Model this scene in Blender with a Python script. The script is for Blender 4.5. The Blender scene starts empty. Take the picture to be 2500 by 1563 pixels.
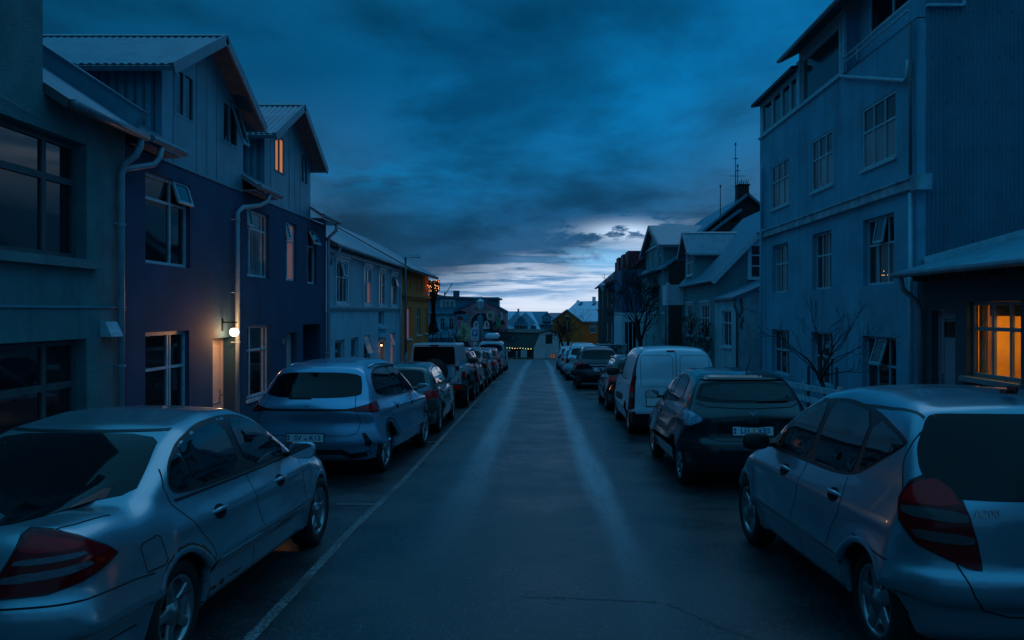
import bpy, math, random
import numpy as np
from mathutils import Vector, Matrix
from mathutils.bvhtree import BVHTree
from mathutils.geometry import delaunay_2d_cdt
R = math.radians
SC = bpy.context.scene
COL = SC.collection

# ------------------------------------------------------------------ camera
cam = bpy.data.cameras.new('camera')
cam.lens = 28.0; cam.sensor_width = 36.0; cam.sensor_fit = 'HORIZONTAL'
cam.shift_x = -0.026; cam.shift_y = -0.0078
cam.clip_start = 0.05; cam.clip_end = 40000
camo = bpy.data.objects.new('camera', cam); COL.objects.link(camo)
camo.location = (0, 0, 2.0); camo.rotation_euler = (R(90), 0, 0)
SC.camera = camo
SC.view_settings.view_transform = 'Standard'; SC.view_settings.look = 'None'
SC.view_settings.gamma = 1.0; SC.view_settings.use_curve_mapping = False
SC.view_settings.exposure = 0.0

# ------------------------------------------------------------------ node helpers
class NT:
    def __init__(s, tree): s.t = tree
    def n(s, typ, **kw):
        nd = s.t.nodes.new(typ)
        for k, v in kw.items():
            if hasattr(nd, k): setattr(nd, k, v)
        return nd
    def put(s, sock, v):
        if hasattr(v, 'is_linked') or hasattr(v, 'node'): s.t.links.new(v, sock)
        elif v is not None: sock.default_value = v
    def m(s, op, a, b=None, c=None):
        nd = s.n('ShaderNodeMath', operation=op)
        s.put(nd.inputs[0], a)
        if b is not None: s.put(nd.inputs[1], b)
        if c is not None: s.put(nd.inputs[2], c)
        return nd.outputs[0]
    def noise(s, vec, scale, detail=4, rough=.55, dist=0.0):
        nd = s.n('ShaderNodeTexNoise'); nd.inputs['Scale'].default_value = scale
        nd.inputs['Detail'].default_value = detail; nd.inputs['Roughness'].default_value = rough
        nd.inputs['Distortion'].default_value = dist
        if vec is not None: s.put(nd.inputs['Vector'], vec)
        return nd.outputs['Fac']
    def comb(s, x, y, z):
        nd = s.n('ShaderNodeCombineXYZ')
        for i, v in enumerate((x, y, z)): s.put(nd.inputs[i], v)
        return nd.outputs[0]
    def mix(s, f, a, b, mode='MIX'):
        nd = s.n('ShaderNodeMix', data_type='RGBA', blend_type=mode, clamp_factor=True)
        s.put(nd.inputs[0], f); s.put(nd.inputs[6], a if hasattr(a, 'node') else (*a, 1) if len(a) == 3 else a)
        s.put(nd.inputs[7], b if hasattr(b, 'node') else (*b, 1) if len(b) == 3 else b)
        return nd.outputs[2]
    def rng(s, v, a, b, c=0.0, d=1.0, smooth=True):
        nd = s.n('ShaderNodeMapRange', interpolation_type='SMOOTHSTEP' if smooth else 'LINEAR')
        s.put(nd.inputs[0], v)
        for i, k in enumerate((a, b, c, d)): nd.inputs[i + 1].default_value = k
        return nd.outputs[0]
    def ramp(s, v, pts):
        nd = s.n('ShaderNodeValToRGB'); s.put(nd.inputs[0], v); cr = nd.color_ramp
        while len(cr.elements) < len(pts): cr.elements.new(0.5)
        for e, (p, c) in zip(cr.elements, pts): e.position = p; e.color = (*c, 1)
        return nd.outputs[0]

# ------------------------------------------------------------------ world: dusk sky under a broken cloud deck
W = bpy.data.worlds.new('World'); SC.world = W; W.use_nodes = True
T = NT(W.node_tree); W.node_tree.nodes.clear()
tc = T.n('ShaderNodeTexCoord'); sp = T.n('ShaderNodeSeparateXYZ')
W.node_tree.links.new(tc.outputs['Generated'], sp.inputs[0])
X_, Y_, Z_ = sp.outputs
zc = T.m('MAXIMUM', Z_, 0.0)
k_ = T.m('DIVIDE', 1.0, T.m('ADD', zc, 0.16))
pl = T.comb(T.m('MULTIPLY', X_, k_), T.m('MULTIPLY', T.m('MULTIPLY', Y_, k_), .8), 0.35)
big = T.noise(pl, 0.62, 3, .5, .25)
mid = T.noise(pl, 1.5, 9, .56, .25)
flat = T.noise(T.comb(T.m('MULTIPLY', X_, 3.2), Y_, T.m('MULTIPLY', zc, 21.0)), 1.7, 9, .6, .15)
fine = T.noise(T.comb(T.m('MULTIPLY', X_, 7.0), Y_, T.m('MULTIPLY', zc, 22.0)), 2.6, 9, .6, .2)
fwd = T.rng(Y_, -0.15, 0.75)
# elevation, pushed up and down by the clouds; the cloud edge climbs to the right
tilt = T.m('MULTIPLY', T.m('MAXIMUM', T.m('SUBTRACT', X_, 0.03), 0.0), -0.27)
tilt = T.m('ADD', tilt, T.m('MULTIPLY', T.m('MAXIMUM', T.m('SUBTRACT', -.02, X_), 0.0), .25))
ze = T.m('ADD', T.m('ADD', zc, tilt), T.m('MULTIPLY', T.m('SUBTRACT', flat, 0.5), 0.042))
ze = T.m('ADD', ze, T.m('MULTIPLY', T.m('SUBTRACT', fine, 0.5), 0.018))
base = T.ramp(T.m('MULTIPLY', ze, 2.4), [
    (0.0, (.62, .67, .77)), (.030, (.50, .62, .80)), (.060, (.26, .43, .68)), (.10, (.12, .27, .49)),
    (.140, (.050, .155, .31)), (.175, (.020, .080, .175)), (.28, (.009, .072, .172)),
    (.42, (.004, .088, .215)), (.60, (.002, .086, .220)), (.82, (.001, .066, .170)), (1.0, (.002, .078, .19))])
st_ = T.noise(T.comb(T.m('MULTIPLY', X_, 5.0), Y_, T.m('MULTIPLY', zc, 62.0)), 1.5, 9, .62, .3)
lm = T.m('MULTIPLY', T.rng(ze, .085, .030), T.rng(st_, .46, .62))
base = T.mix(T.m('MULTIPLY', lm, .85), base, (.66, .74, .88))
base = T.mix(T.m('MULTIPLY', T.m('MULTIPLY', T.rng(ze, .008, .022), T.rng(ze, .09, .04)), T.rng(st_, .47, .33, 0, .75)), base, (.09, .20, .38))
# the bright band only opens over the sea, ahead
az = T.m('MULTIPLY', T.rng(X_, -.30, -.10), T.rng(X_, .26, .10))
base = T.mix(T.m('MULTIPLY', T.m('SUBTRACT', 1.0, az), T.rng(zc, .30, .10)), base, (.020, .085, .175))
shade = T.m('ADD', T.rng(mid, .34, .64, .58, 1.42), T.rng(big, .36, .62, -.15, .25))
shade = T.m('MULTIPLY', shade, T.rng(X_, -.52, -.02, .60, .96))
low = T.rng(zc, .02, .11)
shade = T.m('ADD', T.m('MULTIPLY', shade, low), T.m('SUBTRACT', 1.0, low))
bright = T.n('ShaderNodeVectorMath', operation='SCALE'); T.put(bright.inputs[0], base); T.put(bright.inputs[3], shade)
# a blue opening high on the right, and the dull left side
def blob(cx, cz, sx, sz):
    a = T.m('POWER', T.m('DIVIDE', T.m('SUBTRACT', X_, cx), sx), 2.0)
    b = T.m('POWER', T.m('DIVIDE', T.m('SUBTRACT', Z_, cz), sz), 2.0)
    return T.m('MULTIPLY', T.m('EXPONENT', T.m('MULTIPLY', T.m('ADD', a, b), -1.0)), fwd)
c1 = T.mix(T.m('MULTIPLY', blob(.15, .26, .13, .10), T.rng(mid, .30, .62, .10, .70)), bright.outputs[0], (.001, .18, .46))
c1 = T.mix(T.m('MULTIPLY', blob(-.18, .165, .10, .020), T.rng(fine, .35, .7, 0, .9)), c1, (.004, .15, .36))
c1 = T.mix(T.m('MULTIPLY', blob(.108, .099, .050, .012), T.rng(fine, .44, .52)), c1, (.55, .72, .95))
c1 = T.mix(T.m('MULTIPLY', blob(.085, .066, .06, .014), T.rng(fine, .40, .58)), c1, (.22, .50, .80))
# light of the unseen sky: overhead paler, behind the camera darker
over = T.rng(zc, .40, .70)
c2 = T.mix(over, c1, (.030, .252, .49))
side = T.m('MULTIPLY', T.m('SUBTRACT', 1.0, fwd), T.m('SUBTRACT', 1.0, over))
c3 = T.mix(side, c2, (.019, .095, .19))
down = T.rng(Z_, -0.04, -0.002)
c4 = T.mix(down, (.004, .012, .025), c3)
bg = T.n('ShaderNodeBackground'); T.put(bg.inputs[0], c4); bg.inputs[1].default_value = 1.10
wo = T.n('ShaderNodeOutputWorld'); W.node_tree.links.new(bg.outputs[0], wo.inputs[0])
W.cycles.sampling_method = 'AUTOMATIC'

sun = bpy.data.lights.new('sun', 'SUN'); sun.energy = 0.10; sun.angle = R(35); sun.color = (.62, .80, 1.0)
suno = bpy.data.objects.new('sun', sun); COL.objects.link(suno)
suno.rotation_euler = (R(-38), R(14), 0); suno.location = (10, 60, 40)

# ------------------------------------------------------------------ materials
MATS = {}
def mat(name, col, rough=.6, metal=0.0, spec=.5, var=None, bump=None, coat=0.0, streak=0.0, emit=None, stretch=None):
    if name in MATS: return MATS[name]
    m = bpy.data.materials.new(name); m.use_nodes = True; t = NT(m.node_tree)
    b = m.node_tree.nodes['Principled BSDF']
    b.inputs['Base Color'].default_value = (*col, 1); b.inputs['Roughness'].default_value = rough
    b.inputs['Metallic'].default_value = metal; b.inputs['Specular IOR Level'].default_value = spec
    if coat: b.inputs['Coat Weight'].default_value = coat; b.inputs['Coat Roughness'].default_value = .05
    if emit: b.inputs['Emission Color'].default_value = (*emit[0], 1); b.inputs['Emission Strength'].default_value = emit[1]
    obj = t.n('ShaderNodeTexCoord').outputs['Object']
    if stretch:
        mp = t.n('ShaderNodeMapping'); t.put(mp.inputs[0], obj); mp.inputs['Scale'].default_value = stretch; vec = mp.outputs[0]
    else: vec = obj
    c = None
    if var:
        f = t.noise(vec, var[0], 6, .62)
        c = t.mix(t.rng(f, .3, .7), tuple(x * (1 - var[1]) for x in col), tuple(min(1, x * (1 + var[1])) for x in col))
    if streak:
        mp = t.n('ShaderNodeMapping'); t.put(mp.inputs[0], obj); mp.inputs['Scale'].default_value = (3.2, 3.2, .22)
        f2 = t.noise(mp.outputs[0], 1.0, 6, .6)
        c = t.mix(t.m('MULTIPLY', t.rng(f2, .52, .78), streak), c if c is not None else col, tuple(x * .35 for x in col))
    if c is not None: t.put(b.inputs['Base Color'], c)
    if bump:
        f = t.noise(vec, bump[0], 5, .6)
        bn = t.n('ShaderNodeBump'); bn.inputs['Strength'].default_value = bump[1]; bn.inputs['Distance'].default_value = bump[2] if len(bump) > 2 else .02
        t.put(bn.inputs['Height'], f); t.put(b.inputs['Normal'], bn.outputs[0])
    MATS[name] = m; return m

# ------------------------------------------------------------------ mesh builder
def setp(o, label=None, cat=None, group=None, kind=None):
    if label: o['label'] = label
    if cat: o['category'] = cat
    if group: o['group'] = group
    if kind: o['kind'] = kind
    return o
def thing(name, label, cat, loc=(0, 0, 0), group=None, rot=(0, 0, 0)):
    o = bpy.data.objects.new(name, None); COL.objects.link(o); o.location = loc; o.rotation_euler = rot
    o.empty_display_size = .2; return setp(o, label, cat, group)
def clip_poly(poly, planes):
    for (a, b, c) in planes:
        out = []
        for i in range(len(poly)):
            p, q = poly[i], poly[(i + 1) % len(poly)]
            dp, dq = a * p[0] + b * p[1] - c, a * q[0] + b * q[1] - c
            if dp <= 1e-9: out.append(p)
            if (dp < -1e-9 and dq > 1e-9) or (dp > 1e-9 and dq < -1e-9):
                t = dp / (dp - dq); out.append((p[0] + t * (q[0] - p[0]), p[1] + t * (q[1] - p[1])))
        poly = out
        if len(poly) < 3: return []
    return poly
class Fr:
    """a plane: origin, u (along), v (up), n (outward)"""
    def __init__(s, P, U, V, N): s.P, s.U, s.V, s.N = Vector(P), Vector(U).normalized(), Vector(V).normalized(), Vector(N).normalized()
    def at(s, u, v, n=0): return s.P + s.U * u + s.V * v + s.N * n
def LF(X): return Fr((X, 0, 0), (0, 1, 0), (0, 0, 1), (1, 0, 0))     # facade on the left, facing the street
def RF(X): return Fr((X, 0, 0), (0, 1, 0), (0, 0, 1), (-1, 0, 0))    # facade on the right, facing the street
def CF(Y): return Fr((0, Y, 0), (1, 0, 0), (0, 0, 1), (0, -1, 0))    # wall facing up the street
class MB:
    def __init__(s): s.v = []; s.f = []; s.m = []
    def face(s, pts, m=0):
        i = len(s.v); s.v += [tuple(p) for p in pts]; s.f.append(tuple(range(i, i + len(pts)))); s.m.append(m)
    def hexa(s, p, m=0):
        i = len(s.v); s.v += [tuple(q) for q in p]
        for f in ((0, 1, 2, 3), (7, 6, 5, 4), (0, 4, 5, 1), (1, 5, 6, 2), (2, 6, 7, 3), (3, 7, 4, 0)):
            s.f.append(tuple(i + k for k in f)); s.m.append(m)
    def box(s, x0, x1, y0, y1, z0, z1, m=0):
        s.hexa([(x0, y0, z0), (x1, y0, z0), (x1, y1, z0), (x0, y1, z0), (x0, y0, z1), (x1, y0, z1), (x1, y1, z1), (x0, y1, z1)], m)
    def ob(s, F, u0, u1, v0, v1, n0, n1, m=0):
        s.hexa([F.at(u0, v0, n0), F.at(u1, v0, n0), F.at(u1, v1, n0), F.at(u0, v1, n0),
                F.at(u0, v0, n1), F.at(u1, v0, n1), F.at(u1, v1, n1), F.at(u0, v1, n1)], m)
    def prism(s, F, poly, n0, n1, m=0):
        a = [F.at(u, v, n0) for u, v in poly]; b = [F.at(u, v, n1) for u, v in poly]
        s.face(a, m); s.face(b[::-1], m)
        for i in range(len(poly)):
            j = (i + 1) % len(poly); s.face([a[i], b[i], b[j], a[j]], m)
    def bar(s, p, q, w, h=None, m=0, up=(0, 0, 1)):
        p, q = Vector(p), Vector(q); d = (q - p)
        if d.length < 1e-6: return
        d.normalize(); a = d.cross(Vector(up))
        if a.length < 1e-3: a = d.cross(Vector((0, 1, 0)))
        a.normalize(); b = a.cross(d); h = h or w; a = a * w / 2; b = b * h / 2
        s.hexa([p - a - b, p + a - b, p + a + b, p - a + b, q - a - b, q + a - b, q + a + b, q - a + b], m)
    def tube(s, pts, r, n=8, m=0, cap=True):
        pts = [Vector(p) for p in pts]; rs = r if isinstance(r, (list, tuple)) else [r] * len(pts)
        base = len(s.v); prev = None
        for i, p in enumerate(pts):
            d = (pts[min(i + 1, len(pts) - 1)] - pts[max(i - 1, 0)]).normalized()
            if prev is None:
                a = d.cross(Vector((0, 0, 1)));
                if a.length < .05: a = d.cross(Vector((0, 1, 0)))
            else: a = prev - d * prev.dot(d)
            a.normalize(); prev = a; b = d.cross(a)
            for k in range(n):
                t = 2 * math.pi * k / n; s.v.append(tuple(p + (a * math.cos(t) + b * math.sin(t)) * rs[i]))
        for i in range(len(pts) - 1):
            for k in range(n):
                a0 = base + i * n + k; a1 = base + i * n + (k + 1) % n
                s.f.append((a0, a1, a1 + n, a0 + n)); s.m.append(m)
        if cap:
            s.f.append(tuple(base + k for k in range(n))[::-1]); s.m.append(m)
            e = base + (len(pts) - 1) * n; s.f.append(tuple(e + k for k in range(n))); s.m.append(m)
    def lathe(s, c, axis, prof, n=24, m=0):
        """prof: list of (r, h) along axis"""
        c, d = Vector(c), Vector(axis).normalized(); a = d.cross(Vector((0, 0, 1)))
        if a.length < .05: a = d.cross(Vector((0, 1, 0)))
        a.normalize(); b = d.cross(a); base = len(s.v)
        for (r, h) in prof:
            for k in range(n):
                t = 2 * math.pi * k / n; s.v.append(tuple(c + d * h + (a * math.cos(t) + b * math.sin(t)) * r))
        for i in range(len(prof) - 1):
            for k in range(n):
                a0 = base + i * n + k; a1 = base + i * n + (k + 1) % n
                s.f.append((a0, a1, a1 + n, a0 + n)); s.m.append(m)
    def wall(s, F, rect, ops=(), depth=.12, planes=(), m=0, mr=None):
        u0, u1, v0, v1 = rect; mr = m if mr is None else mr
        us = sorted({u0, u1, *[o[0] for o in ops], *[o[1] for o in ops]}); vs = sorted({v0, v1, *[o[2] for o in ops], *[o[3] for o in ops]})
        us = [u for u in us if u0 <= u <= u1]; vs = [v for v in vs if v0 <= v <= v1]
        for i in range(len(us) - 1):
            for j in range(len(vs) - 1):
                cu, cv = (us[i] + us[i + 1]) / 2, (vs[j] + vs[j + 1]) / 2
                if any(o[0] < cu < o[1] and o[2] < cv < o[3] for o in ops): continue
                p = clip_poly([(us[i], vs[j]), (us[i + 1], vs[j]), (us[i + 1], vs[j + 1]), (us[i], vs[j + 1])], planes)
                if p: s.face([F.at(a, b) for a, b in p], m)
        for o in ops:
            c = [(o[0], o[2]), (o[1], o[2]), (o[1], o[3]), (o[0], o[3])]
            for i in range(4):
                a, b = c[i], c[(i + 1) % 4]
                s.face([F.at(*a), F.at(*b), F.at(*b, -depth), F.at(*a, -depth)], mr)
    def corr(s, F, rect, pitch=.11, amp=.012, planes=(), m=0, ops=()):
        """corrugated sheet, ribs along v"""
        u0, u1, v0, v1 = rect; n = max(2, int(round((u1 - u0) / (pitch / 4))))
        for i in range(n):
            a, b = u0 + (u1 - u0) * i / n, u0 + (u1 - u0) * (i + 1) / n
            spans = [(v0, v1)]
            for o in ops:
                if o[0] < (a + b) / 2 < o[1]: spans = [(v0, o[2]), (o[3], v1)]
            for (w0, w1) in spans:
                p = clip_poly([(a, w0), (b, w0), (b, w1), (a, w1)], planes)
                if p: s.face([F.at(x, y, amp * math.sin(2 * math.pi * x / pitch)) for x, y in p], m)
    def build(s, name, mats, parent=None, smooth=False, local=False, weld=False):
        me = bpy.data.meshes.new(name); key = {}; nv = []; nf = []; nm = []
        for f, mi in zip(s.f, s.m):
            g = []
            for i in f:
                v = s.v[i]; k = (round(v[0], 5), round(v[1], 5), round(v[2], 5))
                if k not in key: key[k] = len(nv); nv.append(tuple(v))
                if not g or g[-1] != key[k]: g.append(key[k])
            if len(g) > 1 and g[0] == g[-1]: g.pop()
            if len(set(g)) == len(g) and len(g) > 2: nf.append(tuple(g)); nm.append(mi)
        me.from_pydata(nv, [], nf)
        mats = mats if isinstance(mats, (list, tuple)) else [mats]
        for m in mats: me.materials.append(m)
        me.polygons.foreach_set('material_index', nm)
        if smooth: me.polygons.foreach_set('use_smooth', [True] * len(me.polygons))
        me.update(); me.validate()
        o = bpy.data.objects.new(name, me); COL.objects.link(o)
        if parent is not None:
            o.parent = parent
            if not local and parent.type == 'EMPTY': o.location = -parent.location
        return o
def dup(root, loc, label=None):
    r = root.copy(); COL.objects.link(r); r.location = loc
    if label: r['label'] = label
    for ch in list(root.children):
        c = ch.copy(); COL.objects.link(c); c.parent = r
        for g in ch.children:
            d = g.copy(); COL.objects.link(d); d.parent = c
    return r
def textmesh(s, size, F, u, v, n, m, parent, name='lettering', depth=.002, local=False, bold=0, align='CENTER'):
    cu = bpy.data.curves.new(name, 'FONT'); cu.body = s; cu.size = size; cu.extrude = depth; cu.align_x = align; cu.align_y = 'CENTER'; cu.offset = bold
    to = bpy.data.objects.new(name, cu); COL.objects.link(to)
    bpy.context.view_layer.update()
    me = bpy.data.meshes.new_from_object(to.evaluated_get(bpy.context.evaluated_depsgraph_get()))
    COL.objects.unlink(to); bpy.data.objects.remove(to)
    for vtx in me.vertices:
        c = vtx.co.copy(); vtx.co = F.at(u + c.x, v + c.y, n + c.z)
    me.name = name; me.materials.clear(); me.materials.append(m)
    o = bpy.data.objects.new(name, me); COL.objects.link(o); o.parent = parent
    if not local and parent.type == 'EMPTY': o.location = -parent.location
    return o

# ------------------------------------------------------------------ shared materials
M_glass = mat('window_glass', (.012, .016, .02), .04, spec=.9, coat=.0)
M_curt = mat('curtained_glass', (.20, .22, .24), .06, spec=.9, var=(3, .35), stretch=(1, 5, .4))
M_white = mat('white_paint', (.46, .64, .72), .45, var=(6, .08), bump=(30, .15, .004))
M_frame = mat('window_frame_paint', (.42, .60, .68), .45, var=(8, .15))
M_grey_stucco = mat('grey_green_render', (.08, .235, .26), .9, var=(2.2, .16), bump=(38, .9, .02), streak=.35)  # base colour lowered to carry the darkening towards the left frame edge
M_navy = mat('navy_render', (.012, .070, .145), .85, var=(1.1, .16), bump=(22, .35, .012), streak=.25)
M_zinc = mat('grey_metal_sheet', (.11, .34, .43), .42, metal=.25, var=(1.6, .14), streak=.3)
M_roofm = mat('galvanised_roof', (.085, .22, .30), .42, metal=.25, var=(2.5, .16))
M_dark = mat('dark_void', (.006, .007, .009), .8)
M_pipe = mat('painted_drainpipe', (.28, .42, .50), .4, metal=.1, var=(5, .12))
M_gutter = mat('gutter_metal', (.22, .28, .32), .4, metal=.4, var=(5, .15))
M_soffit = mat('soffit_boards', (.10, .13, .15), .7, var=(6, .2))
M_lit = mat('lit_peach_blind', (.5, .25, .14), .8, emit=((1.0, .36, .15), .42))
M_lit2 = mat('lit_pink_curtain', (.3, .2, .2), .8, emit=((.60, .25, .22), .16), var=(3, .4))

# ------------------------------------------------------------------ ground
def gz(y):
    if y < 11: return float(np.interp(y, [-30, 0, 5, 8, 11], [.6, .0, -.105, -.19, -.3564]))
    if y < 55: return -.0324 * y
    if y < 112: return -1.782 - .045 * (y - 55)
    return max(-26.0, -4.35 - .055 * (y - 112))
def prof_strip(mb, x0, x1, y0, y1, dz, step=1.0, m=0, sides=0.0):
    n = max(1, int((y1 - y0) / step)); ys = [y0 + (y1 - y0) * i / n for i in range(n + 1)]
    f0 = x0 if callable(x0) else (lambda y: x0); f1 = x1 if callable(x1) else (lambda y: x1)
    for a, b in zip(ys, ys[1:]):
        A, B = gz(a) + dz, gz(b) + dz
        mb.face([(f0(a), a, A), (f1(a), a, A), (f1(b), b, B), (f0(b), b, B)], m)
        if sides:
            for fx in (f0, f1): mb.face([(fx(a), a, A), (fx(b), b, B), (fx(b), b, B - sides), (fx(a), a, A - sides)], m)
def asphalt(name, track):
    m = bpy.data.materials.new(name); m.use_nodes = True; t = NT(m.node_tree); b = m.node_tree.nodes['Principled BSDF']
    o = t.n('ShaderNodeTexCoord').outputs['Object']; s = t.n('ShaderNodeSeparateXYZ'); t.put(s.inputs[0], o)
    n1 = t.noise(o, .9, 6, .6); n2 = t.noise(o, 60, 3, .7); n3 = t.noise(o, 6, 5, .6)
    c = t.mix(t.rng(n1, .35, .68), (.013, .023, .027), (.030, .047, .054))
    c = t.mix(t.m('MULTIPLY', t.rng(n3, .5, .72), .35), c, (.035, .037, .040))
    c = t.mix(t.rng(n2, .58, .68), c, (.15, .19, .20))
    n4 = t.noise(o, 22, 4, .7); c = t.mix(t.m('MULTIPLY', t.rng(n4, .55, .75), .5), c, (.008, .012, .014))
    c = t.mix(t.rng(n2, .40, .30), c, (.010, .012, .014))
    rough = t.rng(n1, .3, .7, .24, .46)
    if track:
        mp = t.n('ShaderNodeMapping'); t.put(mp.inputs[0], o); mp.inputs['Scale'].default_value = (2.0, .18, 1)
        nw = t.m('MULTIPLY', t.m('SUBTRACT', t.noise(mp.outputs[0], 1.0, 4, .6), .5), .34)
        nn = t.m('MULTIPLY', t.rng(t.noise(mp.outputs[0], 3.0, 6, .7), .25, .60, .45, 1.0), t.rng(n2, .35, .60, .35, 1.0))
        for cx, w, k, y0_, y1_ in ((-.92, .34, .85, 5.0, 17), (.80, .27, 1.0, 4.0, 13)):
            d = t.m('ABSOLUTE', t.m('ADD', t.m('SUBTRACT', s.outputs[0], cx), nw))
            f = t.m('MULTIPLY', t.m('MULTIPLY', t.rng(d, w, .04), k), nn)
            f = t.m('MULTIPLY', f, t.rng(s.outputs[1], y0_, y1_)); c = t.mix(f, c, (.36, .42, .47))
    t.put(b.inputs['Base Color'], c); t.put(b.inputs['Roughness'], rough); b.inputs['Specular IOR Level'].default_value = .55
    bn = t.n('ShaderNodeBump'); bn.inputs['Strength'].default_value = .55; bn.inputs['Distance'].default_value = .008
    t.put(bn.inputs['Height'], t.m('ADD', n2, t.m('MULTIPLY', n3, .5))); t.put(b.inputs['Normal'], bn.outputs[0])
    return m
M_road = asphalt('asphalt', True); M_road2 = asphalt('asphalt_cross', False)
M_ground = mat('rough_ground', (.045, .050, .045), .9, var=(1.5, .3), bump=(9, .6, .03))
M_pave = mat('concrete_paving', (.11, .14, .15), .75, var=(1.2, .2), bump=(30, .3, .01))
mb = MB()
ys = [-60, -30, 0, 5, 8, 11, 15, 30, 45, 55, 65, 75, 85, 95, 105, 112, 140, 200, 300, 450, 620]
xs = [-260, -60, -20, 20, 60, 260]
for a, b in zip(ys, ys[1:]):
    for c, d in zip(xs, xs[1:]):
        mb.face([(c, a, gz(a)), (d, a, gz(a)), (d, b, gz(b)), (c, b, gz(b))])
g = mb.build('ground', M_ground); setp(g, kind='structure')
mb = MB(); prof_strip(mb, -4.15, 4.2, -20, 84.2, .004)
setp(mb.build('road', M_road), kind='structure')
mb = MB(); prof_strip(mb, -60, 60, 84.2, 93.5, .004)
setp(mb.build('cross_road', M_road2), kind='structure')
mb = MB(); prof_strip(mb, -6.45, -4.15, -20, 84, .13, sides=.2)
setp(mb.build('pavement', M_pave), kind='structure')
mb = MB(); prof_strip(mb, 4.2, 6.0, -20, 84, .13, sides=.2)
setp(mb.build('pavement', M_pave), kind='structure')
mb = MB(); prof_strip(mb, -60, 60, 93.5, 95.2, .13, sides=.2)
setp(mb.build('pavement', M_pave), kind='structure')
# worn bay line
def worn(name, a, b):
    m = bpy.data.materials.new(name); m.use_nodes = True; t = NT(m.node_tree); bb = m.node_tree.nodes['Principled BSDF']
    o = t.n('ShaderNodeTexCoord').outputs['Object']
    f = t.m('MULTIPLY', t.rng(t.noise(o, 45, 4, .75), a, b), t.rng(t.noise(o, 1.3, 5, .7), .30, .56, .15, .8))
    t.put(bb.inputs['Base Color'], t.mix(f, (.034, .044, .048), (.30, .36, .38))); bb.inputs['Roughness'].default_value = .6
    return m
M_line = worn('worn_white_marking', .44, .60)
lx = lambda y: -1.83 - .0055 * y
mb = MB()
prof_strip(mb, lambda y: lx(y) - .042, lambda y: lx(y) + .042, 1, 62, .008)
for y in (9.3, 15.2, 20.8, 26.3, 31, 36, 41.3, 46.8, 52, 57, 62): mb.face([(lx(y) - .5, y, gz(y) + .0085), (lx(y), y, gz(y) + .0085), (lx(y), y + .1, gz(y + .1) + .0085), (lx(y) - .5, y + .1, gz(y + .1) + .0085)])
for y in (40, 46, 53, 60): prof_strip(mb, 1.05, 1.13, y, y + 4.2, .008)
for y in (62.0, 67.2): prof_strip(mb, -2.9, -1.0, y, y + .12, .009)
prof_strip(mb, -1.1, -1.0, 62.12, 67.2, .009)
setp(mb.build('road_marking', M_line), kind='structure')
# tar seams
M_tar = mat('tar_seam', (.006, .006, .007), .5)
mb = MB()
def seam(pts, w):
    random.seed(4); P = []
    for (a, b) in zip(pts, pts[1:]):
        for i in range(14):
            t = i / 14; P.append((a[0] + (b[0] - a[0]) * t + random.uniform(-.01, .01), a[1] + (b[1] - a[1]) * t + random.uniform(-.012, .012)))
    P.append(pts[-1])
    for i in range(len(P) - 1):
        a, b = Vector(P[i]), Vector(P[i + 1]); d = (b - a).normalized(); n = Vector((-d.y, d.x)) * w * (random.uniform(.3, 1)) / 2
        mb.face([(q.x, q.y, gz(q.y) + .0055) for q in (a - n, a + n, b + n, b - n)])
seam([(-.1, 5.95), (.35, 5.9), (.86, 5.83)], .022); seam([(.93, 5.8), (1.2, 5.35), (1.55, 4.9), (1.9, 3.8)], .022)
setp(mb.build('road_seam', M_tar), kind='structure')
# sea
M_sea = mat('sea_water', (.02, .07, .12), .35, spec=.4, bump=(.01, .4, 2.0))
mb = MB(); mb.face([(-16000, 540, -25.5), (16000, 540, -25.5), (16000, 30000, -25.5), (-16000, 30000, -25.5)])
setp(mb.build('sea_water', M_sea), kind='structure')
# ------------------------------------------------------------------ cars: body as a blended solid, details laid on its surface
def tab(pts, s=.04):
    px = np.array([p[0] for p in pts], float); py = np.array([p[1] for p in pts], float)
    xs = np.arange(px[0] - .8, px[-1] + .8, .01)
    e0 = (py[1] - py[0]) / (px[1] - px[0]); e1 = (py[-1] - py[-2]) / (px[-1] - px[-2])
    ys = np.interp(xs, px, py); ys = np.where(xs < px[0], py[0] + e0 * (xs - px[0]), ys); ys = np.where(xs > px[-1], py[-1] + e1 * (xs - px[-1]), ys)
    if s > 0:
        k = np.arange(-int(3 * s / .01), int(3 * s / .01) + 1) * .01; g = np.exp(-(k / s) ** 2 / 2); g /= g.sum()
        n = len(k) // 2; pad = np.concatenate([ys[0] + (np.arange(-n, 0) * (ys[1] - ys[0])), ys, ys[-1] + np.arange(1, n + 1) * (ys[-1] - ys[-2])])
        ys = np.convolve(pad, g, 'valid')
    return lambda q: np.interp(q, xs, ys)
def smax(a, b, k):
    h = np.maximum(k - np.abs(a - b), 0.0) / k
    return np.maximum(a, b) + h * h * k * .25
def smin(a, b, k): return -smax(-a, -b, k)
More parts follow.
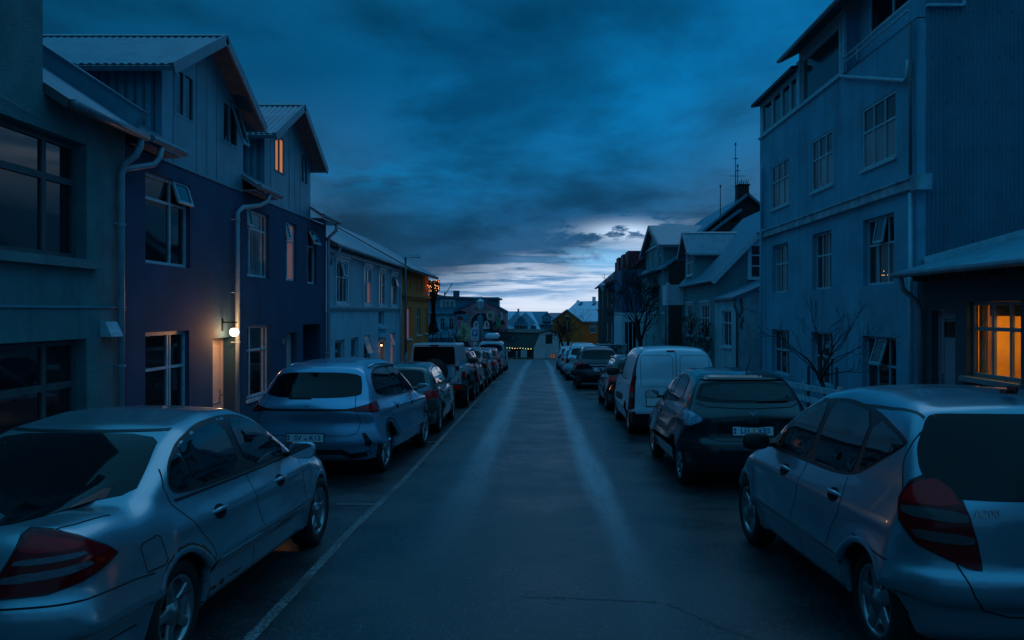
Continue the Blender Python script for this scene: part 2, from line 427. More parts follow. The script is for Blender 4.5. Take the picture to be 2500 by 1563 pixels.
def nets(field, lo, hi, h):
    ax = [np.arange(lo[i], hi[i] + h, h) for i in range(3)]
    X, Y, Z = np.meshgrid(*ax, indexing='ij'); F = field(X, Y, Z)
    nx, ny, nz = F.shape; S = F < 0
    cs = (nx - 1, ny - 1, nz - 1); cnt = np.zeros(cs); acc = np.zeros(cs + (3,))
    def sl(d, ax_): return tuple(slice(d[i], d[i] + cs[i]) for i in range(3))
    P = np.stack([X, Y, Z], -1); quads = []
    for a in range(3):
        o1, o2 = [i for i in range(3) if i != a]
        for i in (0, 1):
            for j in (0, 1):
                d0 = [0, 0, 0]; d0[o1] = i; d0[o2] = j; d1 = list(d0); d1[a] = 1
                A, B = F[sl(d0, 0)], F[sl(d1, 0)]; cr = (A < 0) != (B < 0)
                t = np.where(cr, A / np.where(cr, A - B, 1), 0)
                p = P[sl(d0, 0)] + (P[sl(d1, 0)] - P[sl(d0, 0)]) * t[..., None]
                acc += p * cr[..., None]; cnt += cr
    act = cnt > 0; idx = -np.ones(cs, int); idx[act] = np.arange(act.sum()); V = acc[act] / cnt[act][:, None]
    for a in range(3):
        o1, o2 = [(1, 2), (2, 0), (0, 1)][a]
        s0 = [slice(None)] * 3; s0[a] = slice(0, -1); s1 = [slice(None)] * 3; s1[a] = slice(1, None)
        A, B = S[tuple(s0)], S[tuple(s1)]; E = np.argwhere(A != B)
        E = E[(E[:, o1] > 0) & (E[:, o2] > 0) & (E[:, o1] < F.shape[o1] - 1) & (E[:, o2] < F.shape[o2] - 1)]
        e1 = np.zeros(3, int); e1[o1] = 1; e2 = np.zeros(3, int); e2[o2] = 1
        q = np.stack([idx[tuple((E - e1 - e2).T)], idx[tuple((E - e2).T)], idx[tuple(E.T)], idx[tuple((E - e1).T)]], 1)
        fl = A[tuple(E.T)] == False
        q[fl] = q[fl][:, ::-1]; quads.append(q)
    Q = np.concatenate(quads)
    for it in range(3):
        e = .004; f = field(*V.T)
        G = np.stack([(field(*(V + np.eye(3)[i] * e).T) - field(*(V - np.eye(3)[i] * e).T)) / (2 * e) for i in range(3)], 1)
        n2 = np.maximum((G ** 2).sum(1), .05); st = np.clip(f / n2, -.02, .02)[:, None] * G
        V = V - st
    return V, Q
class Car:
    def __init__(s, **k):
        s.__dict__.update(dict(bowr=.10, bowf=.22, kt=.10, kr=.14, kb=.10, zb=.19, crown=.04, rcrown=.10, tum=.42, kg=.10, kj=.05, ra=.355,
            gbow=.10, flare=.022, h=.03, gend=True, prof=[(0, .90), (.25, .955), (.5, .995), (.7, 1.0), (.95, .955), (1.3, .9)],
            plan=None, extra=None, skirt=None), **k)
        s.ya, s.yb = s.ax; s.P = tab(s.prof, .05)
        pl = s.plan or [(0, .84), (.45, .965), (1.1, 1.0), (s.L * .62, 1.0), (s.L - .8, .955), (s.L - .3, .86), (s.L, .75)]
        s.PL = tab(pl, .12); s.DK = tab(s.deck, .05); s.RF_ = tab(s.roof, .05); s.RE = tab(s.rear, .025); s.FR = tab(s.front, .03); s.GW = tab(s.gw, .1)
        s.BL = tab(s.belt, .05)
    def field(s, x, y, z):
        a_ = np.abs(x); u = a_ / s.W
        da = np.sqrt((y - s.ya) ** 2 + (z - s.wr) ** 2); db = np.sqrt((y - s.yb) ** 2 + (z - s.wr) ** 2)
        w = s.W * s.P(z) * s.PL(y)
        fl = s.flare * (np.exp(-((da - s.ra) / .085) ** 2) + np.exp(-((db - s.ra) / .085) ** 2)) * (z < s.wr + s.ra + .3)
        w = w + fl
        if s.extra: w = w + s.extra(s, y, z)
        u2 = np.minimum(u, 1.1)
        f = smax(a_ - w, z - (s.DK(y) - s.crown * u2 ** 2), s.kt)
        f = smax(f, (s.RE(z) + s.bowr * u2 ** 3) - y, s.kr)
        f = smax(f, y - (s.FR(z) - s.bowf * u2 ** 2.6), s.kr)
        f = smax(f, s.zb - z, s.kb)
        bz = s.BL(y); g = a_ - (s.GW(y) - s.tum * (z - bz) - .22 * np.maximum(z - bz, 0) ** 2)
        yc = s.L * .5; ye = yc + (y - yc) * (1 + s.gbow * u2 ** 2)
        g = smax(g, z - (s.RF_(ye) - s.rcrown * u2 ** 2), s.kg)
        g = smax(g, (s.RE(z) + s.bowr * u2 ** 3) - y + .0, .08)
        g = smax(g, .5 - z, .05)
        f = smin(f, g, s.kj)
        for d in (da, db): f = smax(f, -smax(d - s.ra, (s.W - .30) - a_, .01), .012)
        return f
    def make(s, h=None):
        h = h or s.h
        lo = (-s.W - .09, -.12, s.zb - .1); hi = (s.W + .09, s.L + .12, s.H + .08)
        V, Q = nets(s.field, lo, hi, h); s.V, s.Q = V, Q
        s.bvh = BVHTree.FromPolygons([tuple(v) for v in V], [tuple(q) for q in Q])
        return s
    # frames for laying outlines on the body: (u,v)->point, ray direction
    def fr(s, kind, side=1):
        if kind == 'side': return (lambda a, b: (side * 2.2, a, b)), Vector((-side, 0, 0))
        if kind == 'rear': return (lambda a, b: (a, -1.5, b)), Vector((0, 1, 0))
        if kind == 'front': return (lambda a, b: (a, s.L + 1.5, b)), Vector((0, -1, 0))
        if kind == 'top': return (lambda a, b: (a, b, 3.5)), Vector((0, 0, -1))
        if kind == 'corner':   # a runs outward from the rear centre round the corner
            c = math.sqrt(.5)
            return (lambda a, b: (side * (a * c + 1.4), a * c - 1.4, b)), Vector((-side * c, c, 0))
    def hit(s, fr, a, b, off):
        o, d = fr; h = s.bvh.ray_cast(Vector(o(a, b)), d)
        if h[0] is None: return None
        n = h[1] if h[1].dot(d) < 0 else -h[1]
        return h[0] + n * off
    def patch(s, mb, poly, fr, off, res=.05, rnd=2, m=0):
        for _ in range(rnd):
            q = []
            for i in range(len(poly)):
                a, b = poly[i], poly[(i + 1) % len(poly)]
                q += [(a[0] * .8 + b[0] * .2, a[1] * .8 + b[1] * .2), (a[0] * .2 + b[0] * .8, a[1] * .2 + b[1] * .8)]
            poly = q
        P = []
        for i in range(len(poly)):
            a, b = Vector(poly[i]), Vector(poly[(i + 1) % len(poly)]); n = max(1, int((b - a).length / res))
            P += [tuple(a + (b - a) * (k / n)) for k in range(n)]
        nb = len(P); us = [p[0] for p in P]; vs = [p[1] for p in P]; pts = [Vector(p) for p in P]
        u = min(us) + res * .5
        while u < max(us):
            v = min(vs) + res * .5
            while v < max(vs):
                if min((u - p[0]) ** 2 + (v - p[1]) ** 2 for p in P) > (res * .45) ** 2: pts.append(Vector((u, v)))
                v += res
            u += res
        r = delaunay_2d_cdt(pts, [(i, (i + 1) % nb) for i in range(nb)], [], 1, 1e-6)
        base = len(mb.v); ok = []
        for p in r[0]:
            q = s.hit(fr, p.x, p.y, off); ok.append(q is not None); mb.v.append(tuple(q) if q else (0, 0, 0))
        for f in r[2]:
            if all(ok[i] for i in f): mb.f.append(tuple(base + i for i in f)); mb.m.append(m)
    def rib(s, mb, pts, w, fr, off, res=.03, m=0, thick=0.0, closed=False):
        P = []; pts = list(pts) + ([pts[0]] if closed else [])
        for a, b in zip(pts, pts[1:]):
            a, b = Vector(a), Vector(b); n = max(1, int((b - a).length / res)); P += [a + (b - a) * (k / n) for k in range(n)]
        P.append(Vector(pts[-1])); prev = None
        for i, p in enumerate(P):
            d = (P[min(i + 1, len(P) - 1)] - P[max(i - 1, 0)]).normalized(); n = Vector((-d.y, d.x)) * w / 2
            row = [s.hit(fr, (p + n).x, (p + n).y, off), s.hit(fr, (p - n).x, (p - n).y, off)]
            if thick: c = s.hit(fr, p.x, p.y, off + thick); row = [row[0], c, row[1]]
            if any(q is None for q in row): prev = None; continue
            if prev:
                for k in range(len(row) - 1): mb.face([prev[k], prev[k + 1], row[k + 1], row[k]], m)
            prev = row

def arc(c, r, a0, a1, n=18): return [(c[0] + r * math.cos(R(a0 + (a1 - a0) * i / n)), c[1] + r * math.sin(R(a0 + (a1 - a0) * i / n))) for i in range(n + 1)]
M_tyre = mat('tyre_rubber', (.014, .014, .015), .75, bump=(60, .4, .004))
M_rim = mat('alloy_rim', (.34, .36, .38), .28, metal=.85)
M_rimd = mat('dark_alloy', (.05, .055, .06), .35, metal=.6)
M_arch = mat('wheel_arch_liner', (.006, .006, .007), .9)
M_trim = mat('black_plastic_trim', (.013, .014, .016), .42)
M_carglass = mat('car_window_glass', (.004, .007, .009), .02, spec=.85)
M_tint = mat('rear_screen_glass', (.003, .005, .007), .05, spec=.28)
M_red = mat('red_lamp_glass', (.60, .002, .006), .12, spec=.35)
M_redd = mat('dark_red_lamp_glass', (.22, .002, .004), .12, spec=.35)
M_clear = mat('clear_lamp_glass', (.09, .10, .12), .15, spec=.6, coat=.2, var=(40, .3), stretch=(1, 1, 3))
M_smoke = mat('smoked_lamp_glass', (.05, .06, .065), .15, spec=.6, coat=.2)
M_chrome = mat('chrome_trim', (.55, .58, .6), .15, metal=1.0)
M_plate = mat('plate_white', (.78, .80, .82), .5)
M_plblue = mat('plate_blue', (.02, .06, .30), .5)
M_seam = mat('shut_line', (.004, .004, .005), .8)
M_mirror = mat('mirror_glass', (.5, .55, .6), .03, metal=1.0)
M_rust = mat('rust', (.07, .035, .018), .95, var=(30, .7))
_WH = {}
def wheel_meshes(r, rim, wd, style):
    key = (r, rim, wd, style)
    if key in _WH: return _WH[key]
    a = MB(); h = wd / 2
    a.lathe((0, 0, 0), (1, 0, 0), [(rim - .012, -h), (rim + .02, -h), (r - .05, -h), (r - .012, -h + .014), (r, -h + .04), (r, h - .04), (r - .012, h - .014),
        (r - .035, h - .002), (rim + .045, h + .004), (rim + .018, h - .004), (rim - .004, h - .012), (rim - .012, h - .05), (rim - .02, -h)], 40)
    t = a.build('wheel', M_tyre, smooth=True); tm = t.data; bpy.data.objects.remove(t)
    b = MB(); fx = h - .012
    b.lathe((0, 0, 0), (1, 0, 0), [(rim + .004, fx), (rim - .004, fx + .004), (rim - .018, fx - .002), (rim - .026, fx - .03), (rim - .03, fx - .11)], 40, 0)
    b.lathe((0, 0, 0), (1, 0, 0), [(rim - .03, fx - .11), (.001, fx - .12)], 40, 1)
    b.lathe((0, 0, 0), (1, 0, 0), [(rim * .62, fx - .09), (.06, fx - .085)], 30, 2)
    n, w0, w1, mid = {'five': (5, .075, .052, .55), 'star': (5, .105, .075, .5), 'multi': (10, .036, .026, .5), 'twin': (14, .024, .020, .5), 'steel': (0, 0, 0, 0)}[style]
    for k in range(n):
        t = 2 * math.pi * k / n + .3
        if style == 'multi': t += .10 * (1 if k % 2 else -1)
        rr = (rim - .02); pts = []
        for (q, wv, xx, th) in ((.045, w0 * 1.0, fx - .018, .03), (rr * .35, w0 * (.92 if style != 'five' else 1.0), fx - .012, .03), (rr * .7, w1 * (1.0 if style != 'star' else 1.15), fx - .010, .028), (rr + .006, w1 * 1.25, fx - .006, .026)):
            pts.append((q, wv / 2, xx, th))
        for p, q in zip(pts, pts[1:]):
            def P(q_, s_, dx, f=1.0): return (q_[2] - dx, q_[0] * math.cos(t) - s_ * q_[1] * f * math.sin(t), q_[0] * math.sin(t) + s_ * q_[1] * f * math.cos(t))
            sec = lambda z: [P(z, -1, .03), P(z, -1, .008), P(z, -.6, 0), P(z, .6, 0), P(z, 1, .008), P(z, 1, .03)]
            A, B = sec(p), sec(q)
            for i in range(5): b.face([A[i], A[i + 1], B[i + 1], B[i]], 0)
    if style == 'steel': b.lathe((0, 0, 0), (1, 0, 0), [(rim - .03, fx - .02), (rim * .72, fx - .012), (rim * .6, fx - .035), (.07, fx - .03), (.06, fx), (.001, fx)], 30, 0)
    b.lathe((0, 0, 0), (1, 0, 0), [(.085 if n == 5 else .06, fx - .03), (.078 if n == 5 else .055, fx - .010), (.034, fx - .006), (.032, fx + .001), (.001, fx + .002)], 24, 0)
    for k in range(5):
        t = 2 * math.pi * (k + .5) / 5 + .3; b.lathe((fx - .012, .055 * math.cos(t), .055 * math.sin(t)), (1, 0, 0), [(.010, 0), (.010, .004), (.001, .001)], 8, 1)
    m = b.build('rim', [M_rim, M_arch, M_rimd], smooth=False); rm = m.data; bpy.data.objects.remove(m)
    for pl in rm.polygons: pl.use_smooth = True
    _WH[key] = (tm, rm); return tm, rm
def put_wheel(root, x, y, z, style, sp, steer=0.0, scale=1.0):
    tm, rm = wheel_meshes(*sp, style)
    w = bpy.data.objects.new('wheel', tm); COL.objects.link(w); w.parent = root; w.location = (x, y, z)
    w.rotation_euler = (0.3 * y, 0, (0 if x > 0 else math.pi) + steer)
    r = bpy.data.objects.new('rim', rm); COL.objects.link(r); r.parent = w
    return w
def paint(name, col, metal=.35, rough=.36, coat=.7):
    return mat(name, col, rough * .85, metal=min(.8, metal * 1.6), coat=coat, var=(1.2, .05))
def body_obj(c, root, m, under=.27, lower=None):
    me = bpy.data.meshes.new('body'); V, Q = c.V, c.Q
    me.from_pydata(V.tolist(), [], Q.tolist()); me.materials.append(m); me.materials.append(M_arch); me.materials.append(M_trim)
    C = V[Q].mean(1); a = np.abs(C[:, 0])
    da = np.minimum(np.hypot(C[:, 1] - c.ya, C[:, 2] - c.wr), np.hypot(C[:, 1] - c.yb, C[:, 2] - c.wr))
    idx = np.zeros(len(Q), int)
    idx[(da < c.ra + .006) & (a > c.W - .34)] = 1
    e1 = V[Q[:, 1]] - V[Q[:, 0]]; e2 = V[Q[:, 3]] - V[Q[:, 0]]; n = np.cross(e1, e2); n /= np.linalg.norm(n, axis=1)[:, None] + 1e-9
    idx[(np.abs(n[:, 2]) > .8) & (C[:, 2] < c.zb + .05)] = 1
    if lower: idx[lower(C) & (idx == 0)] = 2
    me.polygons.foreach_set('material_index', idx); me.polygons.foreach_set('use_smooth', [True] * len(Q)); me.update()
    o = bpy.data.objects.new('body', me); COL.objects.link(o); o.parent = root; return o
def mirror_obj(root, side, x, y, z, m, s=1.0, glass=True, shell=None):
    mb = MB(); n = 14; rings = []
    w, h, d = .115 * s, .072 * s, .085 * s
    prof = [(0, .80, .80), (.012, .97, .97), (.04, 1.0, 1.0), (.075 * s, .88, .88), (.105 * s, .55, .55), (.115 * s, .05, .05)]
    for (dd, a, b) in prof:
        ring = []
        for k in range(n):
            t = 2 * math.pi * k / n; ct, st = math.cos(t), math.sin(t)
            px = w * a * math.copysign(abs(ct) ** .65, ct); pz = h * b * math.copysign(abs(st) ** .65, st)
            ring.append((side * (x + w + px - .25 * dd), y + dd + .10 * (px + w) * 0, z + pz))
        rings.append(ring)
    for A, B in zip(rings, rings[1:]):
        for k in range(n): mb.face([A[k], A[(k + 1) % n], B[(k + 1) % n], B[k]])
    mb.face(rings[0][::-1]); mb.bar((side * (x - .06), y + .05, z - .035), (side * (x + .05), y + .045, z - .03), .05, .035, 1)
    o = mb.build('wing_mirror', [shell or m, M_trim], root, smooth=True, local=True)
    if glass:
        g = MB(); g.face([(side * (x + w + (px - .0) * .86), y - .004, z + pz * .84) for (px, pz) in [(w * math.copysign(abs(math.cos(2 * math.pi * k / n)) ** .65, math.cos(2 * math.pi * k / n)), h * math.copysign(abs(math.sin(2 * math.pi * k / n)) ** .65, math.sin(2 * math.pi * k / n))) for k in range(n)]])
        g.build('mirror_glass', M_mirror, o, local=True)
    return o
def arch_lips(c, root, m):
    for side in (1, -1):
        for yc in c.ax:
            mb = MB(); prev = None; fr = c.fr('side', side); z0 = c.zb + .07
            for k in range(57):
                a = R(-25 + 230 * k / 56); ca_, sa_ = math.cos(a), math.sin(a)
                if c.wr + c.ra * sa_ < z0: prev = None; continue
                p = [c.hit(fr, yc + (c.ra + q) * ca_, c.wr + (c.ra + q) * sa_, o) for q, o in ((.034, .0008), (.022, .006), (.010, .0075))]
                if any(q is None for q in p): prev = None; continue
                x = p[2].x; y, z = yc + (c.ra - .004) * ca_, c.wr + (c.ra - .004) * sa_
                p += [Vector((x - side * .004, y, z)), Vector((x - side * .05, y, z))]
                if prev:
                    for i in range(4): mb.face([prev[i], prev[i + 1], p[i + 1], p[i]])
                prev = p
            if mb.f: mb.build('wheel_arch_lip', m, root, smooth=True, local=True)
def handle_obj(c, root, side, y, z, m, cup=True, w=.10):
    mb = MB(); fr = c.fr('side', side)
    p = c.hit(fr, y, z, .0)
    if p is None: return
    if cup:
        c.patch(mb, [(y + w * .85 * math.cos(t), z - .004 + .047 * math.sin(t)) for t in [2 * math.pi * k / 16 for k in range(16)]], fr, .0022, .03, 0, 1)
    a, b = c.hit(fr, y - w, z + .008, .02), c.hit(fr, y + w, z + .008, .02)
    a0, b0 = c.hit(fr, y - w, z + .008, -.01), c.hit(fr, y + w, z + .008, -.01)
    if a and b: mb.tube([a0, a * .75 + b * .25, a * .25 + b * .75, b0], [.012, .016, .016, .012], 8, 0)
    mb.build('door_handle', [m, M_arch], root, smooth=True, local=True)
def plate_obj(root, x, y, z, left, right, tilt=0.0, kind=1, w=.52, h=.11):
    """rear number plate, facing -y"""
    ct, st = math.cos(tilt), math.sin(tilt); F = Fr((x, y, z), (1, 0, 0), (0, st, ct), (0, -ct, st))
    mb = MB(); mb.ob(F, -w / 2 - .012, w / 2 + .012, -h / 2 - .012, h / 2 + .012, -.012, .004, 1); mb.ob(F, -w / 2, w / 2, -h / 2, h / 2, .004, .008, 0)
    p = mb.build('number_plate', [M_plate, M_trim], root, local=True)
    if left is not None:
        b = MB(); b.ob(F, -w / 2 + .010, -w / 2 + .042, .004, .036, .008, .0095); b.ob(F, -w / 2 + .014, -w / 2 + .038, -.036, -.006, .008, .0092)
        b.build('country_band', M_plblue, p, local=True)
        textmesh(left, .098, F, -w * .20, .0, .0088, M_plblue, p, 'plate_lettering', .0008, True, .0012)
        textmesh(right, .098, F, w * .27, .0, .0088, M_plblue, p, 'plate_lettering', .0008, True, .0012)
        s = MB(); s.ob(F, w * .02 - .014, w * .02 + .014, -.002, .030, .008, .0095) if kind else None
        s.ob(F, w * .02 - .013, w * .02 + .013, -.032, -.006, .008, .0092)
        s.build('inspection_sticker', mat('sticker_yellow', (.75, .42, .02), .5) if kind == 1 else mat('sticker_navy', (.04, .06, .12), .5), p, local=True)
    return p
def seams(c, root, lists, side=1, w=.009):
    mb = MB()
    for L in lists: c.rib(mb, L, w, c.fr('side', side), .0012, .03)
    if mb.f: mb.build('shut_line', M_seam, root, local=True)
def win_set(c, root, side, trim, glass, chrome=False, frm=.0025):
    mb = MB(); c.patch(mb, trim, c.fr('side', side), frm, .05, 2)
    t = mb.build('window_trim', M_trim, root, smooth=True, local=True)
    for g in glass:
        gb = MB(); c.patch(gb, g, c.fr('side', side), frm + .003, .05, 1); gb.build('side_window', M_carglass, root, smooth=True, local=True)
def inset(poly, d):
    cx = sum(p[0] for p in poly) / len(poly); cy = sum(p[1] for p in poly) / len(poly)
    w = max(p[0] for p in poly) - min(p[0] for p in poly); h = max(p[1] for p in poly) - min(p[1] for p in poly)
    return [(cx + (p[0] - cx) * (1 - 2 * d / w), cy + (p[1] - cy) * (1 - 2 * d / h)) for p in poly]
def splitx(poly, a, b): return clip_poly(clip_poly(poly, [(-1, 0, -a)]), [(1, 0, b)])
def finish(c, root, P, style='five', wsp=None, sides=(1, -1), steer=0):
    wsp = wsp or (c.wr, c.wr * .66, .20)
    for y in c.ax:
        for sx in (1, -1): put_wheel(root, sx * (c.W - wsp[2] / 2 - .018), y, c.wr, style, wsp, steer if y == c.ax[1] else 0)
def place(root, x, y_ra, c, yaw=0.0):
    """stand the car on the sloping road with its rear axle at y_ra"""
    y0 = y_ra - c.ya; ys = (gz(y_ra + c.yb - c.ya) - gz(y_ra)) / (c.yb - c.ya)
    root.location = (x, y0, gz(y_ra) - ys * c.ya + .004); root.rotation_euler = (math.atan(ys), 0, yaw)

def generic(name, label, cat, c, P, trim, pil, rearwin, tails, x, ya, style='multi', group=None, plate=None, spoiler=True, rails=False, lower=None, h=.04, handles=(), seam=(), extra=None, yaw=0, mirror=None, tailm=None, shell=None, bumper=True, wsp=None):
    root = thing(name, label, cat, (0, 0, 0), group); c.make(h); b = body_obj(c, root, P, lower=lower)
    for side in (1, -1):
        gl = []
        ed = [min(p[0] for p in trim) - .1] + list(pil) + [max(p[0] for p in trim) + .1]
        it = inset(trim, .030)
        for a, e in zip(ed, ed[1:]):
            q = splitx(it, a + .028, e - .028)
            if len(q) > 2: gl.append(q)
        win_set(c, root, side, trim, gl)
        for (poly, kind, m) in tails:
            mb = MB(); c.patch(mb, [(side * p[0], p[1]) if kind == 'rear' else p for p in poly], c.fr(kind, side), .006, .03, 1)
            if mb.f: mb.build('tail_light', m, root, smooth=True, local=True)
        for (hy, hz) in handles: handle_obj(c, root, side, hy, hz, P, cup=True)
        seams(c, root, seam, side)
        if mirror: mirror_obj(root, side, *mirror, P, shell=shell)
        if rails:
            mb = MB(); pts = []
            for k in range(9):
                t = k / 8; yy = rails[0] + (rails[1] - rails[0]) * t; q = c.hit(c.fr('top'), side * rails[2], yy, .055 * math.sin(math.pi * t) ** .4 + .004)
                if q: pts.append(q)
            if len(pts) > 2: mb.tube(pts, .020, 6); mb.build('roof_rail', M_chrome if rails[3] else M_trim, root, smooth=True, local=True)
    mb = MB(); c.patch(mb, rearwin, c.fr('rear'), .0035, .05, 2); mb.build('rear_window', M_tint, root, smooth=True, local=True)
    # windscreen and headlights seen from other positions
    wz0 = float(c.BL(c.L * .7)) + .05; top = c.H - .10; w0, w1 = c.W * .78, c.W * .60
    mb = MB(); c.patch(mb, [(-w0, wz0), (w0, wz0), (w1, top), (-w1, top)], c.fr('front'), .0035, .06, 1); mb.build('windscreen', M_carglass, root, smooth=True, local=True)
    hz = float(c.DK(c.L - .25)) - .13
    for side in (1, -1):
        mb = MB(); c.patch(mb, [(side * c.W * .45, hz - .06), (side * c.W * .86, hz - .02), (side * c.W * .86, hz + .07), (side * c.W * .5, hz + .04)], c.fr('front'), .005, .05, 1)
        if mb.f: mb.build('headlight', M_clear, root, smooth=True, local=True)
    if plate: plate_obj(root, *plate)
    if h < .036: arch_lips(c, root, P)
    finish(c, root, P, style, wsp); place(root, x, ya, c, yaw)
    if extra: extra(c, root)
    return root
# ------------------------------------------------------------------ the fleet
GL = 'cars parked along the left kerb'; GR = 'cars parked along the right kerb'
# --- silver saloon, front left
P_sil = paint('silver_paint', (.22, .40, .48), .45, .33)
def merc_extra(s, y, z):
    sh = .012 * np.exp(-((z - .80) / .05) ** 2) * (y > 1.0) * (y < 3.6)
    return sh - .010 * np.exp(-((z - .40) / .06) ** 2) * ((y > 1.4) & (y < 3.4))
c = Car(L=4.53, W=.865, H=1.43, ax=(1.06, 3.775), wr=.316, ra=.345,
    deck=[(0, 1.0), (.12, 1.025), (.55, 1.035), (1.0, .985), (1.6, .935), (3.1, .935), (3.5, .915), (4.0, .84), (4.35, .74), (4.53, .62)],
    belt=[(0, .97), (1.0, .955), (2.4, .93), (3.4, .905)],
    roof=[(.1, .80), (.56, .98), (.80, 1.08), (1.28, 1.29), (1.55, 1.375), (2.05, 1.425), (2.5, 1.41), (2.82, 1.33), (3.25, 1.09), (3.5, .94), (3.9, .74)],
    gw=[(.6, .74), (1.3, .775), (2.4, .785), (3.3, .76), (3.7, .72)], tum=.36, kg=.11, kt=.17, gbow=.13, rcrown=.07, kj=.05,
    rear=[(.15, .10), (.28, .03), (.45, 0), (.655, .0), (.685, .035), (.85, .06), (1.0, .09), (1.1, .13)], bowr=.16, kr=.12,
    front=[(.15, 4.42), (.4, 4.53), (.6, 4.50), (.8, 4.38), (1.0, 4.2)], bowf=.32,
    plan=[(0, .90), (.35, .955), (1.1, 1.0), (3.0, 1.0), (3.8, .965), (4.2, .90), (4.53, .80)],
    prof=[(.1, .90), (.22, .94), (.40, .985), (.60, 1.0), (.78, .985), (.90, .945), (1.1, .90)], extra=merc_extra)
root = thing('parked_car', 'silver saloon with rusty wheel arch, nearest on the left kerb', 'car', (0, 0, 0), GL)
c.make(.022); body_obj(c, root, P_sil)
tr = [(1.20, .972), (1.13, 1.04), (1.24, 1.16), (1.46, 1.27), (1.80, 1.345), (2.20, 1.365), (2.55, 1.335), (2.85, 1.20), (3.26, .955), (3.24, .935), (2.2, .945)]
for side in (1, -1):
    it = inset(tr, .032)
    win_set(c, root, side, tr, [splitx(it, 1.0, 1.40), splitx(it, 1.43, 2.13), splitx(it, 2.25, 3.3)])
    for y in (1.60, 2.72): handle_obj(c, root, side, y, .795, P_sil, w=.105)
    seams(c, root, [
        [(3.34, .905), (3.30, .80), (3.24, .55), (3.22, .30)], [(2.19, .94), (2.20, .7), (2.22, .5), (2.22, .27)],
        [(1.165, 1.14), (1.09, 1.04), (1.10, .94), (1.22, .82), (1.40, .62), (1.43, .45), (1.44, .27)],
        [(.66, .80), (.68, .66), (.84, .655), (.88, .68), (.86, .81), (.83, .825), (.69, .815), (.66, .80)],
        [(.02, .672), (.3, .67), (.55, .66), (.74, .64)]], side, .008)
    mb = MB(); c.rib(mb, [(1.45, .47), (3.38, .455)], .10, c.fr('side', side), .004, .05, thick=.016); mb.build('side_moulding', P_sil, root, smooth=True, local=True)
    mb = MB(); c.rib(mb, [(1.45, .523), (3.38, .508)], .010, c.fr('side', side), .006, .05, 0, .006); mb.build('moulding_strip', M_chrome, root, smooth=True, local=True)
    mb = MB(); c.rib(mb, [(1.15, .955), (3.26, .925)], .020, c.fr('side', side), .006, .05, 0, .006); mb.build('belt_strip', M_trim, root, smooth=True, local=True)
    mb = MB()
    random.seed(3)
    for (a0, a1, w_) in ((18, 40, .022), (42, 60, .030), (60, 78, .016), (80, 102, .020), (108, 128, .012), (-12, 8, .020)):
        c.rib(mb, [(c.ya + (c.ra + .036 + random.uniform(-.002, .008)) * math.cos(R(a0 + (a1 - a0) * k / 8)), c.wr + (c.ra + .036 + random.uniform(-.002, .008)) * math.sin(R(a0 + (a1 - a0) * k / 8))) for k in range(9)], w_, c.fr('side', side), .0016, .012)
    for (y0, y1, w_) in ((1.47, 1.60, .022), (1.66, 1.72, .03), (1.80, 2.0, .010)):
        c.rib(mb, [(y0 + (y1 - y0) * k / 6, .30 + random.uniform(-.006, .012)) for k in range(7)], w_, c.fr('side', side), .0016, .012)
    mb.build('rust_patch', M_rust, root, local=True)
    # tail light wraps the corner
    mb = MB(); tl = [(.33, .715), (.55, .725), (.80, .785), (.90, .825), (.84, .875), (.70, .955), (.60, .995), (.52, 1.005), (.475, .985)]
    c.patch(mb, tl, c.fr('corner', side), .007, .025, 1); t = mb.build('tail_light', M_redd, root, smooth=True, local=True)
    mb = MB(); c.patch(mb, inset([(.44, .90), (.76, .90), (.66, .955), (.56, .985), (.50, .985)], .008), c.fr('corner', side), .009, .025, 1); mb.build('brake_lens', M_red, t, smooth=True, local=True)
    for q in ([(.425, .855), (.735, .870), (.71, .893), (.44, .885)], [(.375, .770), (.76, .815), (.74, .845), (.395, .815)]):
        mb = MB(); c.patch(mb, q, c.fr('corner', side), .010, .025, 1); mb.build('clear_lens', M_clear, t, smooth=True, local=True)
    mb = MB(); c.rib(mb, tl, .014, c.fr('corner', side), .006, .03, closed=True); mb.build('lamp_seal', M_trim, t, local=True)
    mirror_obj(root, side, c.W - .055, 3.02, .985, P_sil, 1.0)
    mb = MB(); c.patch(mb, [(3.02, .955), (3.26, .94), (3.06, 1.06)], c.fr('side', side), .007, .03, 0); mb.build('mirror_base', P_sil, root, local=True)
rw = [(-.66, 1.015), (.66, 1.015), (.60, 1.17), (.515, 1.325), (-.515, 1.325), (-.60, 1.17)]
mb = MB(); c.patch(mb, rw, c.fr('rear'), .003, .05, 2); mb.build('rear_window', M_tint, root, smooth=True, local=True)
mb = MB(); c.rib(mb, [(-.60, .60), (0, .56), (.60, .60)], .012, c.fr('top'), .003, .04); c.rib(mb, [(-.53, 1.335), (.53, 1.335)], .012, c.fr('rear'), .003, .04); mb.build('window_seal', M_trim, root, local=True)
mb = MB()
for sx in (1, -1):
    c.rib(mb, [(sx * .45, .68), (sx * .50, .76), (sx * .59, .95)], .008, c.fr('rear'), .0015, .03)
    c.rib(mb, [(sx * .60, .14), (sx * .655, .35), (sx * .69, .60)], .009, c.fr('top'), .0015, .02)
c.rib(mb, [(-.82, .672), (.82, .672)], .009, c.fr('rear'), .0015, .03); c.rib(mb, [(-.86, .40), (.86, .40)], .007, c.fr('rear'), .0015, .03)
mb.build('shut_line', M_seam, root, local=True)
mb = MB(); c.patch(mb, [(-.62, 1.0), (.62, 1.0), (.5, 1.36), (-.5, 1.36)], c.fr('front'), .003, .05, 1); mb.build('windscreen', M_carglass, root, smooth=True, local=True)
for sx in (1, -1): mb = MB(); c.patch(mb, [(sx * .45, .62), (sx * .78, .60), (sx * .80, .72), (sx * .48, .74)], c.fr('front'), .005, .04, 2); mb.build('headlight', M_clear, root, smooth=True, local=True)
